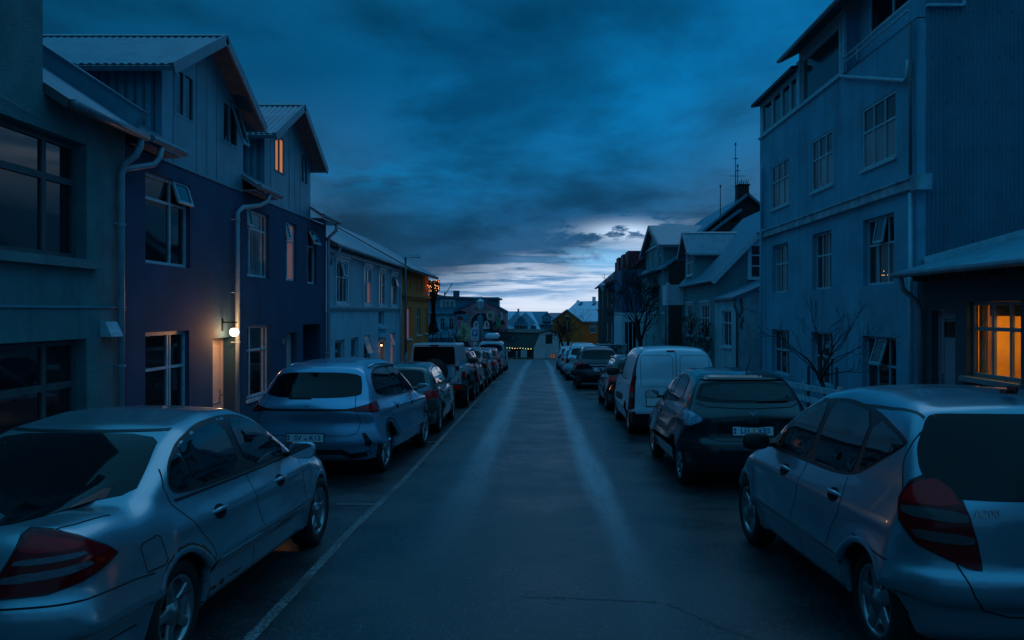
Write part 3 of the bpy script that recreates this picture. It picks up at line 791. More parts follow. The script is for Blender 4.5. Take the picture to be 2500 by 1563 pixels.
arch_lips(c, root, P_sil); finish(c, root, P_sil, 'five', (.316, .213, .205)); place(root, -3.02, 4.75, c, R(-2.0))

# --- silver compact, front right
def aext(s, y, z):
    cr = .55 + .14 * np.clip((3.3 - y) / 3.0, 0, 1)
    a = .016 * np.exp(-((z - .80 - .05 * (1 - y / 3.8)) / .06) ** 2) - .014 * np.exp(-((z - .50) / .10) ** 2) * np.exp(-((y - 1.85) / .8) ** 2)
    return a
c = Car(L=3.84, W=.882, H=1.60, ax=(.62, 3.19), wr=.318, ra=.35,
    deck=[(0, 1.02), (.3, 1.05), (1.0, 1.03), (2.4, .985), (3.0, .955), (3.3, .90), (3.6, .80), (3.84, .66)],
    belt=[(0, 1.14), (.5, 1.06), (1.2, .99), (2.2, .965), (3.1, .95)],
    roof=[(-.15, .80), (.10, 1.16), (.26, 1.42), (.36, 1.53), (.60, 1.57), (1.1, 1.598), (1.6, 1.59), (2.05, 1.53), (2.5, 1.34), (3.0, 1.06), (3.3, .90), (3.6, .72)],
    gw=[(0, .78), (.5, .815), (1.3, .815), (2.4, .80), (3.2, .74)], tum=.30, kg=.12, kt=.18, gbow=.14, rcrown=.07, kj=.09,
    rear=[(.15, .16), (.30, .07), (.42, .045), (.47, .005), (.60, -.005), (.66, .05), (.9, .055), (1.05, .075), (1.25, .14), (1.45, .24), (1.6, .36)], bowr=.20, kr=.15,
    front=[(.15, 3.76), (.4, 3.84), (.6, 3.82), (.8, 3.66), (1.0, 3.4)], bowf=.34, flare=.032,
    plan=[(0, .93), (.35, .975), (.9, 1.0), (2.6, 1.0), (3.2, .97), (3.55, .90), (3.84, .80)],
    prof=[(.1, .88), (.22, .93), (.40, .975), (.62, 1.0), (.82, .995), (1.0, .95), (1.3, .90)], extra=aext)
root = thing('parked_car', 'silver compact hatchback with red and smoked tail light, nearest on the right kerb', 'car', (0, 0, 0), GR)
P_sil2 = paint('silver_blue_paint', (.19, .37, .46), .45, .34)
c.make(.022); body_obj(c, root, P_sil2)
tr = [(.42, 1.30), (.46, 1.335), (.95, 1.455), (1.50, 1.495), (1.95, 1.455), (2.35, 1.30), (2.80, 1.03), (2.92, .965), (2.2, .975), (1.35, .985), (1.05, 1.01), (.85, 1.07)]
for side in (1, -1):
    it = inset(tr, .030)
    win_set(c, root, side, tr, [splitx(it, .3, .93), splitx(it, 1.00, 1.72), splitx(it, 1.82, 2.62)])
    for y in (1.14, 2.14): handle_obj(c, root, side, y, .87, P_sil2, w=.105)
    seams(c, root, [
        [(2.98, .955), (3.0, .85), (2.92, .6), (2.85, .32)], [(1.78, .98), (1.80, .8), (1.85, .55), (1.86, .26)],
        [(1.04, 1.0), (1.00, .85), (1.03, .75), (1.10, .66), (1.13, .45), (1.12, .30)],
        [(.30, 1.02), (.40, 1.20), (.40, 1.40), (.28, 1.50)], [(0.30, .655), (.45, .67), (.75, .70)]], side, .008)
    mb = MB(); c.rib(mb, [(.30, .845), (1.0, .83), (1.9, .79), (2.8, .72)], .022, c.fr('side', side), .0005, .05, 0, -.010); mb.build('waist_crease', P_sil2, root, smooth=True, local=True)
    mb = MB(); c.rib(mb, [(1.06, .435), (2.78, .43)], .075, c.fr('side', side), .004, .05, thick=.014); mb.build('side_moulding', P_sil2, root, smooth=True, local=True)
    mb = MB(); c.rib(mb, [(1.06, .475), (2.78, .47)], .012, c.fr('side', side), .007, .05, 0, .006); mb.build('moulding_strip', M_chrome, root, smooth=True, local=True)
    tl = [(.55, .71), (.70, .78), (.80, .90), (.815, 1.01), (.76, 1.11), (.66, 1.165), (.58, 1.14), (.51, 1.05), (.455, .94), (.425, .82), (.40, .66), (.46, .67)]
    mb = MB(); c.patch(mb, tl, c.fr('corner', side), .008, .02, 1); t = mb.build('tail_light', M_redd, root, smooth=True, local=True)
    mb = MB(); c.patch(mb, [(.50, .99), (.79, .995), (.79, 1.04), (.74, 1.10), (.64, 1.14), (.54, 1.07)], c.fr('corner', side), .010, .02, 1); mb.build('brake_lens', M_red, t, smooth=True, local=True)
    for q in ([(.465, .965), (.795, .985), (.785, .930), (.455, .905)], [(.435, .845), (.74, .865), (.69, .805), (.43, .790)]):
        mb = MB(); c.patch(mb, q, c.fr('corner', side), .0105, .02, 1); mb.build('smoked_lens', M_smoke, t, smooth=True, local=True)
    mb = MB(); c.rib(mb, tl, .012, c.fr('corner', side), .006, .03, closed=True); mb.build('lamp_seal', M_trim, t, local=True)
    mirror_obj(root, side, c.W - .05, 2.62, 1.03, P_sil2, 1.05, glass=(side == 1), shell=M_trim)
    mb = MB(); c.rib(mb, [(side * .60, .25), (side * .625, .8), (side * .62, 1.6), (side * .60, 2.0)], .016, c.fr('top'), .0015, .04); mb.build('roof_strip', M_trim, root, local=True)
rw = [(-.62, 1.03), (.62, 1.03), (.69, 1.06), (.725, 1.17), (.70, 1.30), (.60, 1.465), (.52, 1.485), (-.52, 1.485), (-.60, 1.465), (-.70, 1.30), (-.725, 1.17), (-.69, 1.06)]
mb = MB(); c.patch(mb, rw, c.fr('rear'), .009, .024, 2); mb.build('rear_window', M_tint, root, smooth=True, local=True)
mb = MB()
for sx in (1, -1): c.rib(mb, [(sx * .70, .86), (sx * .63, .70), (sx * .56, .52), (sx * .50, .44), (sx * .35, .40)], .009, c.fr('rear'), .0015, .03)
c.rib(mb, [(-.35, .40), (.35, .40)], .009, c.fr('rear'), .0015, .03)
mb.build('shut_line', M_seam, root, local=True)
mb = MB(); c.patch(mb, [(-.22, .74), (.35, .74), (.35, .90), (-.22, .90)], c.fr('rear'), .006, .05, 1); mb.build('plate_recess', M_trim, root, local=True)
plate_obj(root, .10, float(c.RE(.80)) - .006, .80, None, None, 0, 0, .40, .10)
p = c.hit(c.fr('rear'), -.46, .965, 0); FT = Fr(p, (1, -.16, 0), (0, .12, 1), (-.16, -1, .12))
textmesh('A200', .062, FT, 0, 0, .006, M_chrome, root, 'model_lettering', .002, True, .001)
mb = MB(); mb.box(-.035, .035, .55, .62, 1.592, 1.615); mb.box(-.01, .01, .50, .585, 1.61, 1.64); mb.build('aerial', M_trim, root, local=True)
mb = MB(); c.patch(mb, [(-.66, 1.02), (.66, 1.02), (.5, 1.48), (-.5, 1.48)], c.fr('front'), .003, .05, 1); mb.build('windscreen', M_carglass, root, smooth=True, local=True)
for sx in (1, -1): mb = MB(); c.patch(mb, [(sx * .45, .60), (sx * .80, .62), (sx * .80, .80), (sx * .55, .72)], c.fr('front'), .005, .04, 2); mb.build('headlight', M_clear, root, smooth=True, local=True)
arch_lips(c, root, P_sil2); finish(c, root, P_sil2, 'star', (.318, .215, .205)); place(root, 2.95, 4.95, c, R(2.2))

# --- silver-blue crossover, second on the left
P_suv = paint('pale_blue_metallic', (.20, .40, .58), .4, .34)
def sext(s, y, z): return .020 * np.exp(-((z - .93 + .02 * y / 4) / .05) ** 2) * (y < 4.2) - .012 * np.exp(-((z - .72) / .12) ** 2) * np.exp(-((y - 2.3) / .8) ** 2)
SU = dict(L=4.55, W=.93, H=1.67, ax=(.92, 3.70), wr=.355, ra=.40, zb=.24,
    deck=[(0, 1.08), (.4, 1.10), (1.2, 1.07), (3.2, 1.04), (3.5, 1.02), (4.1, .96), (4.45, .85), (4.62, .72)],
    belt=[(0, 1.14), (.8, 1.09), (2.0, 1.05), (3.5, 1.02)],
    roof=[(-.25, .80), (.12, 1.14), (.42, 1.40), (.52, 1.56), (.80, 1.62), (1.4, 1.665), (2.1, 1.67), (2.55, 1.61), (3.1, 1.31), (3.55, 1.04), (3.9, .84)],
    gw=[(0, .80), (.7, .83), (2.4, .835), (3.4, .80)], tum=.36, kg=.11, kt=.12, gbow=.11, rcrown=.07, kj=.06,
    rear=[(.2, .16), (.36, .06), (.52, 0), (.66, .02), (.80, .07), (.93, .03), (1.0, .02), (1.1, .06), (1.3, .20), (1.5, .38), (1.7, .6)], bowr=.16,
    front=[(.2, 4.52), (.45, 4.62), (.7, 4.60), (.9, 4.48), (1.1, 4.2)], bowf=.34, flare=.028,
    prof=[(.1, .90), (.26, .955), (.45, .99), (.65, .985), (.92, 1.0), (1.04, .955), (1.4, .88)])
c = Car(extra=sext, **SU)
tr = [(.70, 1.17), (.74, 1.36), (.95, 1.495), (1.5, 1.56), (2.1, 1.565), (2.5, 1.515), (2.95, 1.27), (3.28, 1.065), (2.2, 1.065), (1.0, 1.115)]
def suv_more(c, root):
    def one(f, nm='black_cladding'):
        mb = MB(); f(mb)
        if mb.f: mb.build(nm, M_trim, root, smooth=True, local=True)
    for sx in (1, -1):
        for y in c.ax: one(lambda mb: c.rib(mb, arc((y, c.wr), c.ra + .026, -8, 188), .06, c.fr('side', sx), .004, .04, thick=.004), 'wheel_arch_trim')
        one(lambda mb: c.rib(mb, [(1.34, .30), (3.28, .30)], .13, c.fr('side', sx), .004, .05), 'sill_trim')
        one(lambda mb: c.patch(mb, [(.62, .66), (.66, .67), (.80, .44), (.66, .50)], c.fr('corner', sx), .005, .02, 0), 'bumper_vent')
    one(lambda mb: c.rib(mb, [(-.80, .985), (.80, .985)], .030, c.fr('rear'), .004, .03), 'light_bar')
    mb = MB(); c.rib(mb, [(-.84, .36), (-.60, .34), (-.50, .40), (.50, .40), (.60, .34), (.84, .36)], .075, c.fr('rear'), .005, .04)
    mb.build('black_cladding', M_trim, root, smooth=True, local=True)
    mb = MB(); c.rib(mb, [(-.52, .335), (.52, .335)], .022, c.fr('rear'), .008, .04, thick=.006); mb.build('bumper_strip', M_chrome, root, smooth=True, local=True)
    mb = MB(); c.rib(mb, [(-.70, .66), (-.74, .80), (-.66, 1.05), (-.62, 1.16)], .008, c.fr('rear'), .0015, .03); c.rib(mb, [(.62, 1.16), (.66, 1.05), (.74, .80), (.70, .66), (.60, .63), (-.60, .63), (-.70, .66)], .008, c.fr('rear'), .0015, .03); mb.build('shut_line', M_seam, root, local=True)
    mb = MB(); mb.prism(Fr((0, .80, 0), (0, 1, 0), (0, 0, 1), (1, 0, 0)), [(0, 1.60), (.16, 1.62), (.10, 1.685), (.03, 1.70)], -.018, .018); mb.build('shark_fin_aerial', P_suv, root, local=True)
    mb = MB(); c.rib(mb, [(-.30, 1.135), (.03, 1.14)], .022, c.fr('rear'), .006, .03, thick=.012); mb.build('wiper', M_trim, root, local=True)
    mb = MB(); F = Fr((0, c.hit(c.fr('rear'), 0, 1.04, 0).y - .004, 1.04), (1, 0, 0), (0, 0, 1), (0, -1, 0)); mb.prism(F, [(-.03, .0), (0, -.022), (.03, 0), (.02, .012), (0, -.004), (-.02, .012)], 0, .006); mb.build('emblem', M_chrome, root, local=True)
    p = c.hit(c.fr('rear'), .42, .80, 0); textmesh('BOLTTEC', .03, Fr((0, p.y, 0), (1, .06, 0), (0, 0, 1), (0, -1, 0)), .42, .80, .004, M_smoke, root, 'boot_lettering', .001, True) if False else None
tls = [([(.36, .985), (.50, 1.01), (.92, 1.085), (1.03, 1.085), (1.01, 1.0), (.99, .925), (.62, .95)], 'corner', M_redd), ([(.60, 1.005), (.90, 1.055), (.97, 1.055), (.96, .965), (.60, .975)], 'corner', M_red)]
generic('parked_car', 'pale blue metallic crossover with roof rails, second on the left kerb', 'car', c, P_suv, tr, [1.90], [(-.70, 1.145), (.70, 1.145), (.665, 1.30), (.60, 1.49), (-.60, 1.49), (-.665, 1.30)], tls, -3.25, 12.0, 'multi', GL, yaw=R(-4.0),
    plate=(-.0, -.012, .60, 'SV', 'K13', 0.0, 0), rails=(.95, 2.45, .60, 1), h=.026, handles=[(1.45, .95), (2.45, .93)],
    seam=[[(3.32, 1.03), (3.28, .8), (3.22, .36)], [(2.0, 1.06), (2.02, .36)], [(1.02, 1.10), (1.05, .9), (1.30, .68), (1.36, .4)]], extra=suv_more, mirror=(c.W - .05, 3.05, 1.12), wsp=(.355, .255, .22))

# --- dark green hatchback estate, third on the left
P_green = paint('dark_green_metallic', (.055, .085, .085), .4, .30)
HB = dict(L=4.25, W=.88, H=1.47, ax=(.80, 3.42), wr=.318, ra=.35,
    deck=[(0, .93), (.4, .96), (1.2, .95), (3.0, .93), (3.4, .90), (3.9, .82), (4.25, .66)],
    belt=[(0, .98), (1.0, .955), (3.2, .92)],
    roof=[(-.2, .7), (.10, .99), (.36, 1.28), (.46, 1.38), (.75, 1.43), (1.4, 1.468), (2.0, 1.465), (2.4, 1.40), (2.9, 1.14), (3.3, .93), (3.7, .74)],
    gw=[(0, .74), (.7, .785), (2.4, .79), (3.3, .75)], tum=.36, kg=.11, kt=.13, gbow=.11, rcrown=.07, kj=.05,
    rear=[(.15, .14), (.3, .05), (.45, 0), (.6, .02), (.8, .04), (.95, .07), (1.15, .20), (1.35, .36), (1.5, .5)], bowr=.17,
    front=[(.15, 4.15), (.4, 4.25), (.6, 4.22), (.8, 4.08), (1.0, 3.8)], bowf=.32)
c = Car(**HB)
tr = [(.66, 1.03), (.72, 1.20), (.95, 1.335), (1.5, 1.375), (2.0, 1.37), (2.35, 1.32), (2.75, 1.12), (3.04, .95), (2.2, .955), (1.0, .985)]
tl = [([(.40, .78), (.55, .72), (.90, .74), (.98, .86), (.80, .92), (.55, .92)], 'corner', M_red), ([(.50, .72), (.93, .74), (.94, .765), (.50, .745)], 'corner', M_clear)]
generic('parked_car', 'dark green hatchback, third on the left kerb behind the pale crossover', 'car', c, P_green, tr, [1.85], [(-.62, 1.0), (.62, 1.0), (.58, 1.15), (.52, 1.33), (-.52, 1.33), (-.58, 1.15)], tl, -2.06 - c.W, 16.9, 'twin', GL,
    plate=(0, -.005, .62, None, None), h=.032, handles=[(1.2, .83), (2.2, .81)], seam=[[(3.05, .93), (3.0, .3)], [(1.92, .95), (1.95, .28)], [(.9, .97), (1.0, .8), (1.2, .6), (1.22, .4)]], mirror=(c.W - .06, 2.78, 1.0), wsp=(.318, .23, .2))

# --- off-roader with spare wheel, fourth on the left
P_jeep = paint('pale_grey_paint', (.28, .46, .55), .05, .38, .5)
root = thing('parked_car', 'boxy pale grey off-roader with black spare wheel on its tailgate', 'car', (0, 0, 0), GL)
class Box: pass
jc = Box(); jc.ya, jc.yb = .62, 3.12; jc.W = .78
mb = MB(); F = RF(0)
def ring(mb, secs, m=0):
    for A, B in zip(secs, secs[1:]):
        for k in range(len(A)): mb.face([A[k], A[(k + 1) % len(A)], B[(k + 1) % len(B)], B[k]], m)
    mb.face(secs[0][::-1], m); mb.face(secs[-1], m)
def rrect(y, w, z0, z1, r=.05, top=0.0):
    pts = []
    for (cx, cz, a0) in ((w - r, z0 + r, -90), (w - top - r, z1 - r, 0), (-(w - top - r), z1 - r, 90), (-(w - r), z0 + r, 180)):
        for k in range(4): a = R(a0 + 30 * k); pts.append((cx + r * math.cos(a), y, cz + r * math.sin(a)))
    return pts
mb = MB(); ring(mb, [rrect(.0, .76, .62, 1.16, .04), rrect(.03, .78, .60, 1.17, .04), rrect(2.9, .78, .60, 1.17, .04), rrect(3.7, .66, .62, 1.13, .06), rrect(3.85, .62, .66, 1.08, .06)])
ring(mb, [rrect(.02, .70, 1.14, 1.80, .07, .09), rrect(.06, .725, 1.14, 1.835, .07, .09), rrect(2.2, .735, 1.14, 1.85, .07, .09), rrect(2.32, .735, 1.14, 1.80, .07, .09), rrect(2.62, .73, 1.14, 1.18, .02, .03)])
mb.box(-.58, .58, .2, 3.6, .42, .62)
mb.build('body', P_jeep, root, smooth=False, local=True)
mb = MB()
for y in (.62, 3.12):
    for sx in (1, -1):
        pts = [(y - .62, .66), (y - .50, .94), (y - .42, 1.0), (y + .42, 1.0), (y + .52, .94), (y + .62, .62)]
        mb = MB()
        for a, b in zip(pts, pts[1:]): mb.hexa([(sx * .70, a[0], a[1] - .07), (sx * .92, a[0], a[1] - .09), (sx * .92, b[0], b[1] - .09), (sx * .70, b[0], b[1] - .07), (sx * .70, a[0], a[1]), (sx * .92, a[0], a[1] - .02), (sx * .92, b[0], b[1] - .02), (sx * .70, b[0], b[1])])
        mb.build('fender', M_trim, root, local=True)
for b_ in ((-.86, .86, -.17, .02, .50, .68), (-.86, .86, 3.84, 4.0, .50, .68)): mb = MB(); mb.box(*b_); mb.build('bumper', M_trim, root, local=True)
for b_ in ((.76, .88, 1.15, 2.6, .44, .52), (-.88, -.76, 1.15, 2.6, .44, .52)): mb = MB(); mb.box(*b_); mb.build('side_step', M_trim, root, local=True)
mb = MB()
for y in (.62, 3.12): mb = MB(); mb.box(-.68, .68, y - .42, y + .42, .40, .96); mb.build('wheel_housing', M_trim, root, local=True)
mb = MB(); mb.prism(CF(.0), [(-.60, 1.24), (.60, 1.24), (.575, 1.70), (.54, 1.74), (-.54, 1.74), (-.575, 1.70)], -.03, .012); mb.build('rear_window', M_tint, root, local=True)
for sx in (1, -1):
    F = Fr((sx * .735, 0, 0), (0, 1, 0), (-sx * .13, 0, 1), (sx, 0, .13))
    for (a, b) in ((.16, .82), (.92, 1.62), (1.72, 2.34)):
        mb = MB(); mb.prism(F, [(a, 1.23), (b, 1.23), (b - (.18 if b > 2 else .02), 1.72), (a + .02, 1.72)], -.02, .008); mb.build('side_window', M_carglass, root, local=True)
    mb = MB(); mb.box(sx * .80 if sx > 0 else -.89, sx * .89 if sx > 0 else -.80, -.02, .05, .86, 1.04); mb.build('tail_light', M_redd, root, local=True)
    
    for (z0_, z1_) in ((1.07, 1.19), (.74, .83)): mb = MB(); mb.box(min(sx * .62, sx * .71), max(sx * .62, sx * .71), -.025, .0, z0_, z1_); mb.build('tailgate_hinge', M_trim, root, local=True)
    mirror_obj(root, sx, .76, 2.35, 1.28, M_trim, 1.2, glass=False)
    mb = MB(); mb.lathe((sx * .40, 3.86, .92), (0, 1, 0), [(.09, 0), (.09, .01), (.001, .03)], 16); mb.build('headlight', M_clear, root, smooth=True, local=True)
put_wheel(root, .02, -.15, 1.02, 'steel', (.385, .22, .22)).rotation_euler = (0, 0, R(-90))
mb = MB(); mb.lathe((.02, -.265, 1.02), (0, -1, 0), [(.36, 0), (.33, .014), (.001, .02)], 30); mb.build('spare_wheel_cover', M_trim, root, smooth=True, local=True)
mb = MB(); mb.box(-.12, .12, -.035, .01, 1.755, 1.80); mb.build('brake_light', M_redd, root, local=True)
mb = MB(); mb.box(.55, .80, -.18, -.165, .55, .64); mb.build('bumper_reflector', M_red, root, local=True)
plate_obj(root, .42, -.18, .60, 'LB', '4', 0, 0, .26, .10)
mb = MB(); mb.ob(CF(-.01), -.62, .62, 1.19, 1.20, 0, .004); mb.ob(CF(-.01), .60, .61, .66, 1.2, 0, .004); mb.ob(CF(-.01), -.61, -.60, .66, 1.2, 0, .004); mb.build('shut_line', M_seam, root, local=True)
for y in (.62, 3.12):
    for sx in (1, -1): put_wheel(root, sx * .80, y, .385, 'five', (.385, .22, .24))
jc.wr = .385; place(root, -2.12 - .86, 23.3, jc)

# --- the others
def body_variant(base, **k): d = dict(base); d.update(k); return Car(**d)
tr_s = [(.70, 1.17), (.74, 1.36), (.95, 1.495), (1.5, 1.56), (2.1, 1.565), (2.5, 1.515), (2.95, 1.27), (3.28, 1.065), (2.2, 1.065), (1.0, 1.115)]
rw_s = [(-.68, 1.16), (.68, 1.16), (.64, 1.32), (.58, 1.50), (-.58, 1.50), (-.64, 1.32)]
P_dred = paint('dark_red_paint', (.42, .006, .020), .2, .28); P_black = paint('black_paint', (.012, .014, .017), .1, .25); P_char = paint('charcoal_paint', (.035, .048, .055), .3, .3)
P_redc = paint('bright_red_paint', (.85, .010, .016), .0, .28); P_whitec = paint('white_car_paint', (.42, .60, .70), .0, .32); P_slate = paint('slate_blue_paint', (.09, .13, .15), .4, .3)
tl_v = [([(.72, .80), (.98, .80), (1.00, 1.25), (.86, 1.30), (.80, 1.05), (.62, 1.0), (.60, .88)], 'corner', M_redd), ([(.76, .90), (.97, .90), (.97, 1.0), (.76, 1.0)], 'corner', M_red)]
generic('parked_car', 'dark red sport utility car in front of the pale grey off-roader', 'car', body_variant(SU, bowr=.12), P_dred, tr_s, [1.05, 1.95], rw_s, tl_v, -2.05 - .93, 27.35, 'multi', GL, h=.045, plate=(0, 0, .78, None, None), mirror=(.88, 3.05, 1.12), rails=(.95, 2.45, .60, 0), handles=[(1.45, .95), (2.45, .93)], seam=[[(3.3, 1.03), (3.22, .36)], [(2.0, 1.06), (2.02, .36)]])
generic('parked_car', 'charcoal estate car sixth on the left kerb', 'car', body_variant(SU, H=1.58, roof=[(a, b - .06 if b > 1.2 else b) for a, b in SU['roof']]), P_char, inset(tr_s, .02), [1.05, 1.95], rw_s, tl_v, -2.05 - .93, 32.2, 'multi', GL, h=.05, plate=(0, 0, .78, None, None), mirror=(.88, 3.05, 1.12), rails=(.95, 2.45, .60, 1))
tl_h = [([(.45, .76), (.60, .72), (.93, .74), (.98, .88), (.80, .95), (.6, .93)], 'corner', M_red)]
rw_h = [(-.62, 1.0), (.62, 1.0), (.58, 1.15), (.52, 1.33), (-.52, 1.33), (-.58, 1.15)]
tr_h = [(.66, 1.03), (.72, 1.20), (.95, 1.335), (1.5, 1.375), (2.0, 1.37), (2.35, 1.32), (2.75, 1.12), (3.04, .95), (2.2, .955), (1.0, .985)]
generic('parked_car', 'slate blue hatchback seventh on the left kerb, behind the bright red car', 'car', body_variant(HB), P_slate, tr_h, [1.85], rw_h, tl_h, -2.0 - .88, 37.6, 'multi', GL, h=.055, plate=(0, 0, .62, None, None), mirror=(.82, 2.78, 1.0))
generic('parked_car', 'bright red hatchback on the left kerb', 'car', body_variant(HB, L=3.9, ax=(.7, 3.15)), P_redc, tr_h, [1.85], rw_h, tl_h, -2.0 - .88, 42.8, 'multi', GL, h=.055, plate=(0, 0, .62, None, None), mirror=(.82, 2.78, 1.0))
VAN = dict(L=4.21, W=.915, H=1.82, ax=(.72, 3.40), wr=.315, ra=.352,
    deck=[(0, 1.12), (.5, 1.15), (2.4, 1.12), (3.0, 1.10), (3.3, 1.06), (3.7, .98), (4.0, .86), (4.21, .70)],
    belt=[(0, 1.12), (3.3, 1.08)],
    roof=[(-.10, 1.0), (.03, 1.50), (.10, 1.74), (.35, 1.80), (1.2, 1.825), (2.0, 1.81), (2.45, 1.72), (2.95, 1.38), (3.35, 1.08), (3.7, .85)],
    gw=[(0, .86), (.6, .875), (2.0, .87), (3.3, .83)], tum=.16, kg=.15, kt=.12, gbow=.06, rcrown=.07, kj=.06, crown=.02,
    rear=[(.15, .10), (.3, .03), (.45, 0), (.6, .02), (1.0, .03), (1.5, .06), (1.8, .12)], bowr=.05, kr=.08,
    plan=[(0, .97), (.35, .99), (.9, 1.0), (2.8, 1.0), (3.4, .965), (3.85, .90), (4.21, .80)],
    front=[(.15, 4.12), (.4, 4.21), (.6, 4.19), (.8, 4.05), (1.05, 3.7)], bowf=.34, prof=[(.1, .90), (.25, .95), (.45, .99), (.7, 1.0), (1.0, .985), (1.3, .96)])
# van with roof box beyond the red hatchback
def roofbox(c, root):
    r = thing('roof_box', 'pale roof box on the van furthest along the left kerb', 'roof box', (root.location[0], root.location[1] + 1.5, root.location[2] + 1.86))
    mb = MB(); A = [(-.42, -.9), (.42, -.9), (.42, .9), (-.42, .9)]
    ring(mb, [[(x * s_, y * s2, z) for x, y in [(-.42, -.8), (-.36, -.95), (.36, -.95), (.42, -.8), (.42, .7), (.3, .95), (-.3, .95), (-.42, .7)]] for (s_, s2, z) in ((.86, .95, .04), (1, 1, .10), (1, 1, .20), (.9, .95, .33), (.5, .7, .39))])
    mb.build('box_lid', P_whitec, r, smooth=False, local=True)
    
    for y_ in (-.52, .48): mb = MB(); mb.box(-.55, .55, y_ - .03, y_ + .03, -.03, .04); mb.build('roof_bar', M_trim, r, local=True)
tl_van = [([(.62, .72), (.74, .72), (.74, 1.22), (.62, 1.20)], 'corner', M_red)]
tr_v = [(.30, 1.18), (.35, 1.60), (.6, 1.66), (1.9, 1.66), (2.3, 1.60), (2.75, 1.35), (3.05, 1.14), (2.6, 1.12)]
rw_v = [(-.68, 1.14), (.68, 1.14), (.64, 1.62), (-.64, 1.62)]
generic('parked_van', 'pale people carrier carrying a roof box, furthest on the left kerb', 'van', body_variant(VAN), paint('pale_blue_paint', (.30, .38, .44), .2, .33), tr_v, [1.2, 2.1], rw_v, tl_van, -1.95 - .915, 48.6, 'multi', GL, h=.06, plate=(0, 0, .8, None, None), mirror=(.86, 2.85, 1.18), extra=roofbox)

# --- black electric hatchback, second on the right
P_zoe = paint('gloss_black_paint', (.014, .020, .026), .15, .22)
def zext(s, y, z): return .03 * np.exp(-((z - .93) / .09) ** 2) * np.exp(-((y - .55) / .5) ** 2) - .014 * np.exp(-((z - .55) / .12) ** 2) * np.exp(-((y - 2.0) / .7) ** 2)
c = Car(L=4.08, W=.865, H=1.565, ax=(.70, 3.29), wr=.322, ra=.355, extra=zext,
    deck=[(0, 1.02), (.4, 1.06), (1.2, 1.03), (3.0, .98), (3.3, .95), (3.7, .85), (4.08, .68)],
    belt=[(0, 1.08), (1.0, 1.04), (3.2, .98)],
    roof=[(-.2, .75), (.12, 1.10), (.36, 1.38), (.44, 1.47), (.75, 1.53), (1.4, 1.565), (1.95, 1.555), (2.35, 1.47), (2.9, 1.18), (3.25, .98), (3.6, .78)],
    gw=[(0, .74), (.6, .78), (2.4, .785), (3.3, .74)], tum=.38, kg=.13, kt=.16, gbow=.12, rcrown=.08, kj=.09,
    rear=[(.15, .16), (.3, .06), (.42, 0), (.6, .01), (.72, .07), (.88, .06), (1.02, .05), (1.15, .13), (1.35, .28), (1.5, .42)], bowr=.20, kr=.14,
    front=[(.15, 4.0), (.4, 4.08), (.6, 4.05), (.8, 3.9), (1.05, 3.6)], bowf=.34, flare=.03)
tr = [(.98, 1.15), (.98, 1.22), (1.06, 1.40), (1.35, 1.455), (1.9, 1.455), (2.28, 1.385), (2.7, 1.17), (2.98, 1.02), (2.2, 1.035), (1.3, 1.075)]
def zoe_more(c, root):
    p = c.hit(c.fr('rear'), 0, 1.0, 0); F = Fr((0, p.y - .003, 0), (1, 0, 0), (0, 0, 1), (0, -1, 0))
    mb = MB(); mb.prism(F, [(-.05, 1.035), (0, .985), (.05, 1.035), (.03, 1.035), (0, 1.012), (-.03, 1.035)], 0, .008); mb.build('emblem', M_chrome, root, local=True)
    p = c.hit(c.fr('rear'), 0, .92, 0); textmesh('ZOE', .075, Fr((0, p.y - .004, 0), (1, 0, 0), (0, 0, 1), (0, -1, 0)), 0, .915, 0, M_smoke, root, 'model_lettering', .003, True, .001)
    mb = MB(); c.rib(mb, [(-.60, .86), (-.63, .72), (-.45, .66), (.45, .66), (.63, .72), (.60, .86)], .008, c.fr('rear'), .0015, .03)
    c.rib(mb, [(-.68, 1.13), (-.55, 1.085), (0, 1.07), (.55, 1.085), (.68, 1.13)], .012, c.fr('rear'), .0015, .03); mb.build('shut_line', M_seam, root, local=True)
    mb = MB(); c.patch(mb, inset([(-.64, 1.155), (.64, 1.155), (.56, 1.39), (-.56, 1.39)], .02), c.fr('rear'), .007, .05, 1); mb.build('rear_glass', mat('clear_rear_glass', (.008, .018, .026), .05, spec=.45, var=(3, .5)), root, smooth=True, local=True)
    mb = MB(); c.rib(mb, [(.10, 1.155), (.52, 1.155)], .028, c.fr('rear'), .010, .04, thick=.014); mb.build('wiper', M_trim, root, local=True)
    mb = MB(); mb.tube([(.10, .75, 1.53), (.12, .66, 1.64), (.135, .60, 1.75)], [.008, .006, .003], 6); mb.build('aerial', M_trim, root, local=True)
    mb = MB(); c.patch(mb, [(-.64, 1.47), (.64, 1.47), (.58, 1.42), (-.58, 1.42)], c.fr('rear'), .02, .05, 0); mb.build('spoiler', P_zoe, root, local=True)
    mb = MB()
    for sx in (1, -1): mb = MB(); c.rib(mb, [(.86, 1.035), (2.95, 1.005)], .010, c.fr('side', sx), .006, .05); mb.build('belt_strip', M_chrome, root, local=True)
    mb = MB()
    for sx in (1, -1):
        for k in range(4): c.rib(mb, [(.72 + .035 * k, .84 + .018 * k), (.95 - .01 * k, .90 + .022 * k), (1.04 - .04 * k, .95 + .015 * k)], .006, c.fr('corner', sx), .010, .02)
    mb.build('lamp_strip', M_redd, root, local=True)
    
    for sx in (1, -1): mb = MB(); c.patch(mb, [(sx * .62, .30), (sx * .42, .30), (sx * .42, .35), (sx * .62, .35)], c.fr('rear'), .004, .04, 0); mb.build('bumper_reflector', M_redd, root, local=True)
M_zl = mat('pale_lamp_glass', (.22, .38, .52), .10, spec=1.0, coat=.6, var=(25, .4))
